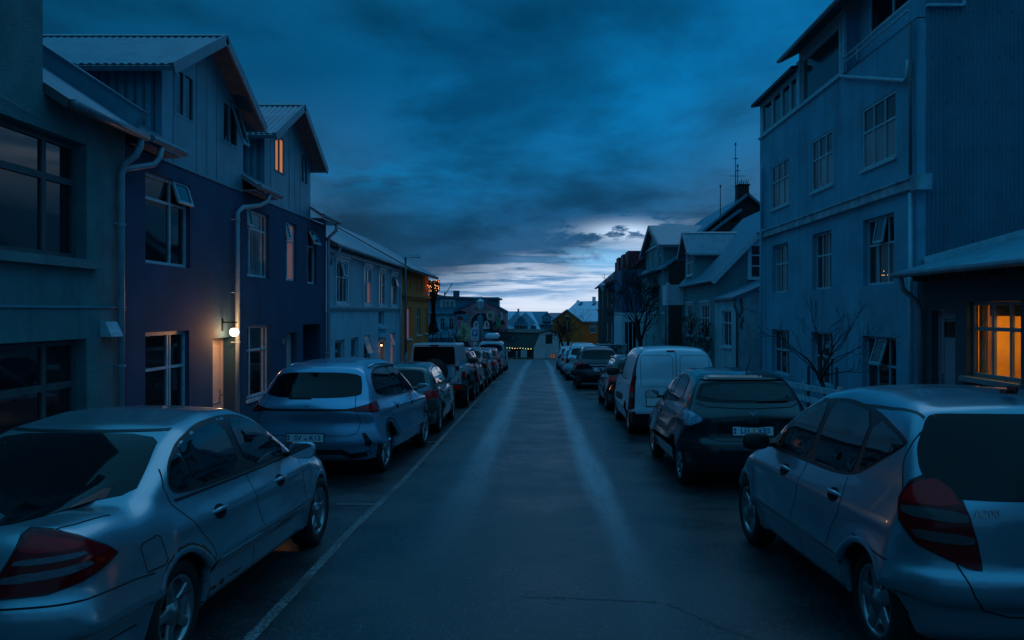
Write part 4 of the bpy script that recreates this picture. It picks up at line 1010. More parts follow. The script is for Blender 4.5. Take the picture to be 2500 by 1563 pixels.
generic('parked_car', 'glossy black electric hatchback, second on the right kerb', 'car', c, P_zoe, tr, [1.80], [(-.69, 1.14), (.69, 1.14), (.64, 1.26), (.56, 1.41), (-.56, 1.41), (-.64, 1.26)],
    [([(.50, .925), (.66, 1.0), (.80, 1.045), (.92, 1.02), (1.02, .935), (.88, .87), (.72, .83)], 'corner', M_zl)], 1.90 + c.W, 10.9, 'multi', GR, plate=(0, .045, .79, 'LH', 'X85', .08, 1), h=.026,
    handles=[(2.2, .88)], seam=[[(2.95, .99), (2.9, .32)], [(1.86, 1.05), (1.9, .3)], [(1.0, 1.08), (1.0, .85), (1.1, .7), (1.14, .45)]], extra=zoe_more, mirror=(c.W - .05, 2.70, 1.08), shell=M_trim, wsp=(.322, .232, .205))

# --- white van, third on the right
P_van = paint('white_van_paint', (.48, .70, .82), .0, .34, .5)
c = Car(**VAN)
def van_more(c, root):
    for sx in (1, -1):
        mb = MB(); c.patch(mb, [(.615, .56), (.80, .50), (.79, 1.22), (.735, 1.60), (.66, 1.76), (.635, 1.30), (.61, 1.18)], c.fr('corner', sx), .004, .04, 0); mb.build('lamp_housing', M_trim, root, smooth=True, local=True)
        for (z0, z1, m) in ((1.02, 1.20, M_redd), (.90, 1.0, M_red), (.79, .88, M_clear)):
            mb = MB(); c.patch(mb, [(.635, z0), (.725, z0), (.735, z1), (.63, z1)], c.fr('corner', sx), .008, .03, 0); mb.build('tail_light', m, root, smooth=True, local=True)
        mb = MB(); c.patch(mb, [(.60, .38), (.68, .38), (.68, .50), (.60, .50)], c.fr('corner', sx), .010, .04, 0); mb.build('bumper_reflector', M_redd, root, local=True)
        mb = MB(); c.rib(mb, [(.65, 1.16), (.62, 1.55), (.75, 1.64), (1.55, 1.62), (1.70, 1.50), (1.82, 1.18), (1.70, 1.13), (.75, 1.13), (.65, 1.16)], .008, c.fr('side', sx), .0015, .03)
        c.rib(mb, [(1.98, 1.65), (1.98, .36)], .009, c.fr('side', sx), .0015, .03); c.rib(mb, [(.9, 1.12), (2.0, 1.12)], .008, c.fr('side', sx), .0015, .03)
        c.rib(mb, [(3.0, 1.12), (3.05, .8), (2.95, .34)], .008, c.fr('side', sx), .0015, .03); mb.build('shut_line', M_seam, root, local=True)
        mb = MB(); c.patch(mb, [(1.30, .64), (2.75, .60), (2.95, .66), (2.7, .75), (1.30, .78)], c.fr('side', sx), .008, .05, 1); mb.build('side_moulding', M_trim, root, smooth=True, local=True)
    mb = MB(); c.rib(mb, [(.02, .50), (.02, 1.74)], .012, c.fr('rear'), .0015, .04)
    for a, b in ((-.70, -.05), (.10, .70)): c.rib(mb, [(a + .03, 1.0), (a, 1.06), (a, 1.58), (a + .05, 1.64), (b - .05, 1.64), (b, 1.58), (b, 1.06), (b - .03, 1.0), (a + .03, 1.0)], .008, c.fr('rear'), .0015, .03)
    mb.build('door_panel_line', M_seam, root, local=True)
    mb = MB(); c.patch(mb, [(-.16, 1.70), (.0, 1.70), (.0, 1.735), (-.16, 1.735)], c.fr('rear'), .006, .05, 0); mb.build('brake_light', M_redd, root, local=True)
    mb = MB(); c.patch(mb, [(-.86, .24), (.86, .24), (.86, .44), (.40, .47), (-.40, .47), (-.86, .44)], c.fr('rear'), .008, .05, 0); mb.build('rear_bumper', M_trim, root, smooth=True, local=True)
    plate_obj(root, -.42, -.0, .70, None, None, 0, 0, .34, .16)
root = thing('parked_van', 'white panel van with windowless rear doors, third on the right kerb', 'van', (0, 0, 0), GR)
c.make(.032); body_obj(c, root, P_van, lower=lambda C: (C[:, 2] < .46) & (C[:, 1] < .42))
for sx in (1, -1):
    g = [(2.06, 1.16), (2.06, 1.60), (2.28, 1.60), (2.72, 1.34), (3.02, 1.14), (2.5, 1.14)]
    win_set(c, root, sx, g, [inset(g, .03)]); handle_obj(c, root, sx, 2.15, .98, P_van)
    mirror_obj(root, sx, .87, 2.80, 1.20, M_trim, 1.3, glass=False)
mb = MB(); c.patch(mb, [(-.7, 1.15), (.7, 1.15), (.6, 1.66), (-.6, 1.66)], c.fr('front'), .003, .06, 1); mb.build('windscreen', M_carglass, root, smooth=True, local=True)
finish(c, root, P_van, 'steel'); place(root, 1.86 + c.W, 16.8, c); van_more(c, root)

generic('parked_car', 'small dark hatchback with roof rails, parked ahead of the white van', 'car', body_variant(HB, H=1.55, roof=[(a, b + .06 if b > 1.2 else b) for a, b in HB['roof']]), P_black, tr_h, [1.85], rw_h, [([(.50, .86), (.60, .80), (.93, .80), (.98, .92), (.80, .97), (.6, .97)], 'corner', M_red)], 1.84 + .88, 22.1, 'multi', GR, h=.035, plate=(0, 0, .62, None, None), mirror=(.82, 2.78, 1.03), shell=M_trim, rails=(.75, 2.3, .56, 1), handles=[(1.2, .85), (2.2, .83)], seam=[[(3.05, .93), (3.0, .3)], [(1.92, .95), (1.95, .28)]])
P_cap = paint('plum_black_paint', (.040, .018, .024), .2, .3)
def cap_more(c, root):
    mb = MB(); c.rib(mb, [(-.36, .93), (.36, .93)], .05, c.fr('rear'), .006, .04, thick=.012); mb.build('boot_handle', M_chrome, root, local=True)
    p = c.hit(c.fr('rear'), 0, 1.02, 0); F = Fr((0, p.y - .004, 0), (1, 0, 0), (0, 0, 1), (0, -1, 0))
    mb = MB(); mb.prism(F, [(-.045, .98), (0, 1.07), (.045, .98), (.02, .98), (0, 1.02), (-.02, .98)], 0, .008); mb.build('emblem', M_chrome, root, local=True)
    for sx in (1, -1):
        mb = MB(); c.patch(mb, [(.60, 1.00), (.80, 1.00), (.80, 1.05), (.60, 1.05)], c.fr('corner', sx), .010, .03, 0); mb.build('clear_lens', M_clear, root, local=True)
generic('parked_car', 'plum black crossover with chrome tailgate handle on the right kerb', 'car', body_variant(SU, L=4.2, W=.89, ax=(.75, 3.36), H=1.62), P_cap, inset(tr_s, .03), [1.9], rw_s, [([(.45, .95), (.85, .90), (.98, .98), (.90, 1.10), (.6, 1.10)], 'corner', M_red)], 1.46 + .89, 31.5, 'multi', GR, h=.04, plate=(0, .03, .80, 'KU', 'X70', 0, 0), extra=cap_more, mirror=(.84, 2.9, 1.10))
generic('parked_car', 'white sport utility car beyond the plum black crossover', 'car', body_variant(SU, H=1.75, roof=[(a, b + .08 if b > 1.2 else b) for a, b in SU['roof']]), P_whitec, tr_s, [1.05, 1.95], rw_s, tl_v, 1.27 + .93, 38.4, 'multi', GR, h=.055, plate=(0, 0, .8, None, None), mirror=(.88, 3.05, 1.12), shell=M_trim)
generic('parked_car', 'white hatchback beyond the white sport utility car', 'car', body_variant(HB), P_whitec, tr_h, [1.85], rw_h, tl_h, 1.22 + .88, 44.2, 'multi', GR, h=.055, plate=(0, 0, .62, None, None), mirror=(.82, 2.78, 1.0))
generic('parked_car', 'pale blue hatchback last on the right kerb', 'car', body_variant(HB, H=1.55), paint('sky_paint', (.30, .45, .58), .2, .3), tr_h, [1.85], rw_h, tl_h, 1.15 + .88, 50.5, 'multi', GR, h=.06, plate=(0, 0, .62, None, None), mirror=(.82, 2.78, 1.0))
# ------------------------------------------------------------------ house parts
def fmt(mb, F, u0, u1, v0, v1, n0, n1, t, m=0):
    """rectangular frame of bars, butted end to end"""
    mb.ob(F, u0, u0 + t, v0, v1, n0, n1, m); mb.ob(F, u1 - t, u1, v0, v1, n0, n1, m)
    mb.ob(F, u0 + t, u1 - t, v0, v0 + t, n0, n1, m); mb.ob(F, u0 + t, u1 - t, v1 - t, v1, n0, n1, m)
def window(par, F, u0, u1, v0, v1, dep=.12, cols=(), rows=(), fw=.055, mw=.045, fm=None, gm=None, opened=(), sill=None, surround=None, gmat=None, skip=(), label=None):
    """opened: {(col,row): angle} top-hung sashes pushed outward; rows counted from the bottom"""
    fm = fm or M_frame; gm = gm or M_glass
    mb = MB(); n0, n1 = -dep, -dep + .055
    fmt(mb, F, u0 + .003, u1 - .003, v0 + .003, v1 - .003, n0, n1, fw)
    cu = [u0] + [u0 + (u1 - u0) * c for c in cols] + [u1]; rv = [v0] + [v0 + (v1 - v0) * r for r in rows] + [v1]
    for c in cu[1:-1]: mb.ob(F, c - mw / 2, c + mw / 2, v0 + fw, v1 - fw, n0 + .004, n1 - .004)
    for r in rv[1:-1]:
        for a, b in zip(cu, cu[1:]):
            a2 = a + (fw if a == u0 else mw / 2); b2 = b - (fw if b == u1 else mw / 2); mb.ob(F, a2, b2, r - mw / 2, r + mw / 2, n0 + .004, n1 - .002)
    if surround:
        w_ = surround; mb.ob(F, u0 - w_, u0, v0, v1 + w_, .0, .035); mb.ob(F, u1, u1 + w_, v0, v1 + w_, .0, .035); mb.ob(F, u0, u1, v1, v1 + w_, .0, .035); mb.ob(F, u0 - w_ - .05, u1 + w_ + .05, v1 + w_, v1 + w_ + .07, .0, .09)
        mb.ob(F, u0 - w_, u1 + w_, v0 - .07, v0, .0, .05)
    o = mb.build('window', fm, par)
    if label: o['label'] = label
    for i, (a, b) in enumerate(zip(cu, cu[1:])):
        for j, (c, d) in enumerate(zip(rv, rv[1:])):
            ang = dict(opened).get((i, j))
            if ang:
                G = Fr(F.at(0, d, n1), F.U, (F.V * math.cos(R(ang)) - F.N * math.sin(R(ang))), (F.N * math.cos(R(ang)) + F.V * math.sin(R(ang))))
                # hinge at the top: v runs from -(d-c) to 0
                mb = MB(); fmt(mb, G, a + .02, b - .02, -(d - c) + .01, -.01, 0, .04, .045); s = mb.build('sash', fm, o, local=True)
                mb2 = MB(); mb2.ob(G, a + .064, b - .064, -(d - c) + .054, -.054, .015, .022, 0); v = s.data; k = MB()
                me = mb2.build('sash_glass', gm, o, local=True)
                mb3 = MB(); mb3.face([F.at(a, c, n0 + .002), F.at(b, c, n0 + .002), F.at(b, d, n0 + .002), F.at(a, d, n0 + .002)]); mb3.build('opening', M_dark, o, local=True)
            elif (i, j) not in skip:
                mb = MB(); g_ = (dict(gmat).get((i, j)) if gmat else None) or gm
                mb.face([F.at(a + .01, c + .01, n0 + .022), F.at(b - .01, c + .01, n0 + .022), F.at(b - .01, d - .01, n0 + .022), F.at(a + .01, d - .01, n0 + .022)])
                p = mb.build('pane', g_, o, local=True)
    if sill:
        mb = MB(); mb.ob(F, u0 - .06, u1 + .06, v0 - .07, v0 - .003, -dep, sill, 0); mb.build('sill', fm, o, local=True)
    return o
def pipe(par, pts, r=.045, m=None, name='drainpipe', clips=(), F=None):
    mb = MB(); mb.tube(pts, r, 10); 
    for (p, q) in clips: mb.tube([p, q], .012, 5); mb.lathe(p, (0, 0, 1), [(r + .012, -.02), (r + .012, .02)], 10)
    return mb.build(name, m or M_pipe, par, smooth=True)
def slab(mb, P, U, V, lu, lv, th=.09, m=0):
    """roof slab: P corner, U along eaves (len lu), V up the slope (len lv)"""
    U = Vector(U).normalized(); V = Vector(V).normalized(); N = U.cross(V).normalized()
    if N.z < 0: N = -N
    F = Fr(P, U, V, N); mb.ob(F, 0, lu, 0, lv, -th, 0, m); return F
def gable_roof_bits(par, Fx, uc, z, half, slope, xf, xb, side, m=M_roofm, corr=True, barge=True, edge=.16):
    """cross-gable roof: ridge runs away from the street at u=uc, height z; xf front, xb back (world x); side=-1 left of street, +1 right"""
    ln = half * math.sqrt(1 + slope * slope); mb = MB(); fr = MB(); so = MB()
    for s in (-1, 1):
        U = Vector((side, 0, 0)); V = Vector((0, s, -slope)).normalized(); N = Vector((0, s * slope, 1)).normalized()
        F = Fr((xf, uc, z), U, V, N); L = abs(xb - xf)
        if corr: mb.corr(Fr((xf, uc, z), V, U, N), (0, ln, 0, L), .12, .010) if False else mb.corr(F, (0, L, 0, ln), .13, .012)
        so.ob(F, .0, L, 0, ln, -.10, -.016)
        if barge: fr.ob(F, -.035, .0, 0, ln + .02, -edge, .025); fr.ob(F, 0, L, ln, ln + .06, -.10, -.02)
        fr.ob(F, 0, L, -.0, .14, .014, .028)
    so.build('roof_underside', M_soffit, par); fr.build('barge_board', M_gutter, par)
    return mb.build('roof', m, par)

# ------------------------------------------------------------------ left: grey-green rendered house
F = LF(-6.3)
h = thing('town_house', 'grey green rendered house with deep dark windows at the left edge of the photo', 'house', (-6.3, 6, gz(6)))
ops = [(9.25, 11.1, 2.72, 4.33), (9.25, 11.1, -.45, 1.63), (4.6, 6.6, 2.72, 4.33), (4.6, 6.6, -.45, 1.63), (.4, 2.4, 2.72, 4.33)]
mb = MB(); mb.wall(F, (-14, 12.14, -1.6, 4.8), ops, .22); mb.wall(F, (-14, 10.12, 4.8, 9.6), [], .1)
mb.wall(CF(10.12), (-12, -6.3, 4.62, 9.6)); Fe = Fr((0, 10.12, 0), (1, 0, 0), (0, 0, 1), (0, 1, 0)); mb.wall(Fe, (-12, -6.3, 4.62, 9.6)); mb.face([(-12, -14, 9.6), (-6.3, -14, 9.6), (-6.3, 10.12, 9.6), (-12, 10.12, 9.6)])
mb.wall(Fr((0, 12.14, 0), (1, 0, 0), (0, 0, 1), (0, 1, 0)), (-12, -6.3, -1.6, 4.62))
mb.build('wall', M_grey_stucco, h)
M_dframe = mat('dark_window_frame', (.075, .10, .11), .5, var=(5, .15))
for (a, b, c, d) in ops: window(h, F, a, b, c, d, .21, cols=(.62,), rows=(.70,) if c < 1 else (.66,), fw=.08, mw=.09, fm=M_dframe, gmat={(0, 1): M_glass})
mb = MB(); mb.ob(F, 9.05, 11.32, 2.60, 2.72, -.05, .11); mb.build('sill', M_grey_stucco, h)
mb = MB(); mb.ob(F, -14, 12.14, 2.055, 2.085, 0, .02); mb.build('string_course', M_zinc, h)
mb = MB(); mb.tube([(-6.27, 5, 4.62), (-6.27, 9.0, 4.55), (-6.27, 9.9, 4.45)], .008, 5); mb.build('cable', M_zinc, h)
mb = MB(); mb.prism(Fr((-6.3, 11.45, 0), (1, 0, 0), (0, 0, 1), (0, 1, 0)), [(0, 1.86), (.07, 1.86), (.16, 1.66), (.16, 1.64), (0, 1.64)], 0, .32)
for k in range(4): mb.box(-6.20, -6.145, 11.50 + .06 * k, 11.52 + .06 * k, 1.66, 1.70)
mb.build('vent_hood', M_frame, h)
V = Vector((-1, 0, .66)).normalized()
mb = MB(); Fs = slab(mb, (-5.98, 10.14, 4.70), (0, 1, 0), V, 2.0, 5.0, .1); mb.build('roof_deck', M_soffit, h)
mb = MB(); mb.corr(Fr(Fs.at(0, 0, .012), Fs.U, Fs.V, Fs.N), (0, 2.0, 0, 5.0), .13, .010); mb.build('roof', M_roofm, h)
mb = MB(); Fp = Fr((-6.12, 12.02, 4.80), (0, 1, 0), V, Fs.N); mb.ob(Fp, 0, .16, 0, 4.5, -.1, .26); mb.ob(Fp, -.03, .19, 0, 4.5, .26, .285, 1); mb.build('roof_parapet', [M_zinc, M_roofm], h)
mb = MB(); mb.tube([(-5.93, 10.16, 4.66), (-5.93, 12.05, 4.64)], .062, 10); mb.build('gutter', M_gutter, h, smooth=True)
pipe(h, [(-5.95, 11.92, 4.62), (-5.97, 11.93, 4.48), (-6.02, 11.90, 4.34), (-6.17, 11.88, 4.22), (-6.22, 11.87, 4.05), (-6.22, 11.87, -.6)], .05, clips=[((-6.22, 11.87, z), (-6.30, 11.80, z + .02)) for z in (3.3, 1.2)])

# ------------------------------------------------------------------ navy house with two zinc gables
h = thing('town_house', 'navy blue rendered house with two grey metal clad gables and a lit globe lamp', 'house', (-6.3, 18, gz(18)))
ops = [(12.76, 14.40, 2.79, 4.28), (17.2, 18.62, 2.78, 4.26), (19.85, 20.75, 2.79, 4.27), (21.7, 22.6, 2.78, 4.27),
       (12.76, 14.36, -.40, 1.67), (15.4, 16.55, -.75, 1.49), (17.2, 18.7, .10, 1.70), (19.9, 20.75, -.75, 1.47), (21.3, 23.0, -.75, 1.66)]
mb = MB(); mb.wall(F, (12.16, 23.6, -1.9, 4.55), ops[:5] + ops[6:7], .13); mb.f = []; mb.v = []; mb.m = []
us = []
for i, o in enumerate(ops): pass
mb.wall(F, (12.16, 23.6, -1.9, 4.56), ops, 0)
mb.f = [f for f in mb.f]; 
dps = [.15, .15, .15, .15, .15, .32, .15, .22, 1.2]
for o, dp in zip(ops, dps): mb.wall(F, (0, 0, 0, 0), [o], dp)
mb.wall(CF(12.17), (-10, -6.3, -1.9, 4.5)); mb.wall(Fr((0, 23.6, 0), (1, 0, 0), (0, 0, 1), (0, 1, 0)), (-10, -6.3, -1.9, 4.6))
mb.build('wall', M_navy, h)
window(h, F, *ops[0], .13, cols=(.62,), rows=(.72,), opened={(1, 1): 17}, label='window with its small upper right sash pushed open')
window(h, F, *ops[1], .13, cols=(.25, .80), rows=(.72,), gmat={(1, 0): M_curt, (1, 1): M_curt}, opened={(0, 1): 12})
window(h, F, *ops[2], .13, cols=(.38,), rows=(.68,), gmat={(1, 0): M_lit2, (1, 1): M_lit2}, opened={(0, 1): 12})
window(h, F, *ops[3], .13, cols=(.3,), rows=(.70,), opened={(1, 1): 25})
window(h, F, *ops[4], .13, cols=(.58, .64), rows=(.70,), fw=.06)
window(h, F, *ops[6], .13, cols=(.25, .82), rows=(.66,), sill=.04)
M_door = mat('white_door', (.50, .50, .50), .45, var=(3, .08)); M_doorb = mat('pale_door', (.22, .30, .36), .5)
def door(par, F, u0, u1, v0, v1, dep, m, panels=True, glass=False, handle=True):
    mb = MB(); fmt(mb, F, u0 + .003, u1 - .003, v0, v1 - .003, -dep, -dep + .05, .06); mb.ob(F, u0 + .062, u1 - .062, v0 + .062, v1 - .066, -dep, -dep + .03)
    if panels:
        w_ = (u1 - u0 - .124); hh = v1 - v0
        for (a, b) in ((.10, .34), (.40, .92)): fmt(mb, F, u0 + .062 + w_ * .16, u1 - .062 - w_ * .16, v0 + hh * a, v0 + hh * b, -dep + .03, -dep + .042, .02)
    d = mb.build('door', m, par)
    if handle: mb = MB(); mb.ob(F, u1 - .17, u1 - .13, v0 + .95, v0 + 1.15, -dep + .03, -dep + .04); mb.tube([F.at(u1 - .15, v0 + 1.05, -dep + .03), F.at(u1 - .15, v0 + 1.05, -dep + .09), F.at(u1 - .27, v0 + 1.05, -dep + .09)], .010, 6); mb.build('handle', M_chrome, d, local=True)
    return d
door(h, F, 15.4, 16.55, -.75, 1.49, .30, M_door)
door(h, F, 19.9, 20.75, -.75, 1.47, .20, M_door)
mb = MB(); mb.face([F.at(21.3, -.75, -1.18), F.at(23.0, -.75, -1.18), F.at(23.0, 1.66, -1.18), F.at(21.3, 1.66, -1.18)]); mb.build('passage', M_dark, h)
mb = MB(); mb.lathe(F.at(19.62, 1.26, 0), F.N, [(.10, 0), (.10, .02), (.085, .022), (.001, .022)], 20); mb.build('house_number_disc', M_dframe, h, smooth=False)
textmesh('9', .13, F, 19.62, 1.26, .024, M_frame, h, 'house_number', .002)
mb = MB(); mb.ob(F, 19.70, 19.78, .02, .42, 0, .03); mb.ob(F, 19.715, 19.765, .24, .38, .03, .036, 1); mb.ob(F, 19.715, 19.765, .06, .16, .03, .036, 1); mb.build('door_keypad', [M_chrome, M_white], h)
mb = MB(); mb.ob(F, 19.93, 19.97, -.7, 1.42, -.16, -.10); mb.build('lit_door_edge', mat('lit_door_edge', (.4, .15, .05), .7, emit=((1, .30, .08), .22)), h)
# zinc gables
SL = .55
for gi, (uc, u0, u1) in enumerate(((15.1, 13.32, 16.97), (20.12, 18.30, 21.98))):
    pk = 7.16; g_ops = [(13.79, 14.55, 5.42, 6.28), (15.88, 16.66, 5.40, 6.26)] if gi == 0 else [(19.0, 19.72, 5.36, 6.27), (21.1, 21.75, 5.42, 6.24)]
    g = MB(); g.wall(F, (u0, u1, 4.56, pk), g_ops, .06, [(-SL, 1, pk - SL * uc), (SL, 1, pk + SL * uc)])
    Fc = CF(u0); g.corr(Fc, (-9.6, -6.42, 4.5, pk - SL * (uc - u0) - .02), .15, .018); g.wall(Fc, (-6.42, -6.3, 4.5, pk - SL * (uc - u0)))
    g.wall(Fr((0, u1, 0), (1, 0, 0), (0, 0, 1), (0, 1, 0)), (-9.6, -6.3, 4.5, pk - SL * (u1 - uc)))
    k = u0 + .42
    while k < u1 - .1:
        if not any(o[0] - .04 < k < o[1] + .04 for o in g_ops): g.ob(F, k - .006, k + .006, 4.56, min(pk - SL * abs(k - uc) - .02, 9), 0, .008)
        k += .46
    g.ob(F, u0, u1, 4.54, 4.575, 0, .02)
    g.build('metal_cladding', M_zinc, h)
    for i, o in enumerate(g_ops):
        window(h, F, *o, .05, cols=(.48,), fw=.05, mw=.07, fm=M_zinc if (gi, i) != (1, 0) else M_dframe, gm=M_lit if (gi, i) == (1, 0) else None, opened={(1, 0): 16} if (gi, i) == (0, 1) else (), surround=None)
    gable_roof_bits(h, F, uc, 7.24, 2.22, SL, -5.93, -9.8, -1)
mb = MB(); Fs = slab(mb, (-6.34, 12.2, 4.50), (0, 1, 0), V, 11.4, 4.6, .1); mb.build('roof_deck', M_soffit, h)
for (a, b) in ((12.2, 13.36), (16.9, 18.34), (21.95, 23.75)):
    r = MB(); Fq = Fr((-5.98, a, 4.70), (0, 1, 0), V, Fs.N); r.corr(Fr(Fq.at(0, 0, .012), Fq.U, Fq.V, Fq.N), (0, b - a, 0, 4.4), .13, .010); r.build('roof', M_roofm, h)
    r = MB(); r.ob(Fq, 0, b - a, 0, .42, -.06, -.004); r.box(-6.28, -5.99, a, b, 4.575, 4.60); r.tube([(-5.93, a, 4.66), (-5.93, b, 4.66)], .062, 10, cap=True); r.build('gutter', M_gutter, h)
pipe(h, [(-5.94, 12.55, 4.62), (-5.95, 12.5, 4.42), (-6.0, 12.42, 4.30), (-6.18, 12.02, 4.17), (-6.22, 11.95, 4.14)], .045)
pipe(h, [(-5.95, 17.6, 4.6), (-5.97, 17.5, 4.42), (-6.05, 17.3, 4.32), (-6.17, 16.6, 4.18), (-6.21, 16.42, 4.05), (-6.21, 16.42, -.9)], .048, clips=[((-6.21, 16.42, z), (-6.30, 16.3, z)) for z in (3.9, 2.4, 1.38, -.1)])
pipe(h, [(-5.95, 23.45, 4.6), (-5.97, 23.5, 4.4), (-6.18, 23.52, 4.22), (-6.21, 23.52, 4.05), (-6.21, 23.52, -1.0)], .048, clips=[((-6.21, 23.52, z), (-6.30, 23.42, z)) for z in (3.2, 2.0, .8, -.3)])
# globe lamp
lp = thing('wall_lamp', 'lit white globe lamp on a black bracket beside the door of the navy house', 'wall lamp', F.at(15.85, 1.80, 0))
mb = MB(); mb.ob(F, 15.82, 15.88, 1.62, 1.86, 0, .025); mb.ob(F, 15.835, 15.865, 1.78, 1.81, .025, .30); mb.ob(F, 15.842, 15.858, 1.70, 1.785, .235, .251); mb.build('bracket', M_trim, lp)
M_globe = bpy.data.materials.new('globe_glass'); M_globe.use_nodes = True; t = NT(M_globe.node_tree); M_globe.node_tree.nodes.remove(M_globe.node_tree.nodes['Principled BSDF'])
e_ = t.n('ShaderNodeEmission'); e_.inputs[0].default_value = (1.0, .66, .38, 1); e_.inputs[1].default_value = 4.0; tb = t.n('ShaderNodeBsdfTransparent'); a_ = t.n('ShaderNodeAddShader')
for i_, q_ in enumerate((e_, tb)): M_globe.node_tree.links.new(q_.outputs[0], a_.inputs[i_])
M_globe.node_tree.links.new(a_.outputs[0], M_globe.node_tree.nodes['Material Output'].inputs[0])
mb = MB(); c0 = F.at(15.85, 1.60, .243); mb.lathe(c0, (0, 0, 1), [(.088 * math.sin(math.pi * k / 14) + .001, -.088 * math.cos(math.pi * k / 14)) for k in range(15)], 24); mb.build('globe', M_globe, lp, smooth=True)
mb = MB(); mb.lathe(c0 + Vector((0, 0, .078)), (0, 0, 1), [(.045, 0), (.045, .02), (.001, .022)], 16); mb.build('globe_cap', M_trim, lp)
ll = bpy.data.lights.new('globe_light', 'POINT'); ll.energy = 38; ll.color = (1.0, .40, .14); ll.shadow_soft_size = .10
lo = bpy.data.objects.new('globe_light', ll); COL.objects.link(lo); lo.location = c0 + Vector((.02, 0, -.005)); lo.parent = lp; lo.location = lo.location - lp.location
M_globe.use_nodes = True
# point light sits inside the globe: the globe must not block it
for o_ in lp.children:
    if o_.name.startswith('globe') and o_.type == 'MESH' and 'cap' not in o_.name: globe = o_

# ------------------------------------------------------------------ white house
M_whiteh = mat('white_house_render', (.28, .54, .66), .85, var=(1.3, .10), bump=(25, .3, .01), streak=.22)
M_whitec = mat('white_house_sheet', (.20, .44, .54), .6, var=(1.5, .10), bump=(25, .2, .008), streak=.2)
h = thing('town_house', 'pale rendered house with tall framed windows past the navy house', 'house', (-6.3, 30, gz(30)))
up = [(24.75, 26.2, 2.27, 3.62), (28.65, 29.95, 2.27, 3.60), (31.35, 32.6, 2.27, 3.60), (34.0, 35.35, 2.27, 3.58)]
lo_ = [(24.65, 25.85, -.55, 1.11), (26.75, 27.85, -.6, 1.13), (28.75, 29.75, -.65, 1.15), (31.4, 32.75, -.95, .82), (33.8, 35.05, -.30, 1.10), (31.35, 32.5, 1.45, 2.08)]
mb = MB(); mb.wall(F, (23.66, 36.2, 2.2, 4.12), up, .10, m=1); mb.wall(F, (23.66, 36.2, -2.2, 2.2), lo_, .16)
mb.wall(CF(23.66), (-9.5, -6.3, -2, 5.8), planes=[(-.56, 1, 4.0 + .56 * 6.3 - 0)] if False else [(.56, 1, 4.0 - .56 * 6.3)] if False else ()) if False else None
mb.wall(Fr((0, 36.2, 0), (1, 0, 0), (0, 0, 1), (0, 1, 0)), (-9.5, -6.3, -2.2, 4.0))
mb.build('wall', [M_whiteh, M_whitec], h)
for i, o in enumerate(up): window(h, F, *o, .06, cols=(.5,) if i != 0 else (.33, .66), rows=(.62,), fw=.07, surround=.10, opened={(1, 1): 14} if i == 0 else ({(1, 1): 14} if i == 3 else ()), gm=M_curt if i == 1 else None, gmat={(1, 0): M_lit2} if i == 1 else None)
for i, o in enumerate(lo_):
    if i == 3: continue
    window(h, F, *o, .14, cols=(.42,) if i in (4,) else (), rows=(.60,) if i != 5 else (), fw=.08, fm=M_white, gm=M_lit2 if i == 4 else None, opened={(0, 1): 18} if i == 2 else ({(0, 1): 20} if i == 4 else ()), sill=.05 if i == 4 else None)
door(h, F, 31.4, 32.75, -.95, .82, .15, mat('warm_lit_door', (.42, .34, .28), .5))
mb = MB(); mb.ob(F, 31.3, 32.85, .98, 1.10, 0, .16); mb.ob(F, 31.35, 32.8, 1.32, 1.40, 0, .12); mb.ob(F, 31.4, 32.75, .86, .92, 0, .05); mb.build('door_hood', M_whiteh, h)
mb = MB(); mb.ob(F, 23.66, 36.2, 2.12, 2.20, 0, .09); mb.ob(F, 23.66, 36.2, 2.05, 2.12, 0, .05); mb.build('string_course', M_whitec, h)
V3 = Vector((-1, 0, .56)).normalized()
mb = MB(); Fs = slab(mb, (-6.02, 23.7, 4.05), (0, 1, 0), V3, 12.5, 3.9, .1); mb.build('roof_deck', M_soffit, h)
mb = MB(); mb.corr(Fr(Fs.at(0, 0, .012), Fs.U, Fs.V, Fs.N), (0, 12.5, 0, 3.9), .16, .012); mb.build('roof', M_roofm, h)
mb = MB(); mb.ob(F, 23.66, 36.2, 3.80, 3.92, 0, .10); mb.build('eaves_moulding', M_frame, h)
mb = MB(); mb.tube([(-5.97, 23.7, 3.98), (-5.97, 36.2, 3.98)], .055, 8); mb.build('gutter', M_gutter, h, smooth=True)
pipe(h, [(-5.98, 23.95, 3.95), (-6.0, 23.92, 3.78), (-6.18, 23.85, 3.62), (-6.21, 23.8, 3.4)], .04)
pipe(h, [(-6.2, 35.75, 3.9), (-6.2, 35.75, -1.2)], .045)
pt = bpy.data.lights.new('door_light', 'POINT'); pt.energy = 1.6; pt.color = (1, .38, .16); pt.shadow_soft_size = .04
dl = thing('door_lamp', 'tiny lit lamp over the door of the pale house', 'door lamp', F.at(31.75, .74, .05))
mb = MB(); mb.ob(F, 31.70, 31.80, .70, .76, -.02, .06); mb.build('lamp_housing', M_trim, dl)
mb = MB(); mb.lathe(F.at(31.75, .67, .03), (0, 0, 1), [(.001, -.03), (.03, -.02), (.035, .0), (.03, .03)], 10); mb.build('bulb', mat('warm_bulb', (1, .7, .4), .4, emit=((1, .5, .22), 9)), dl)
po = bpy.data.objects.new('door_light', pt); COL.objects.link(po); po.parent = dl; po.location = F.at(31.9, .55, .12) - dl.location

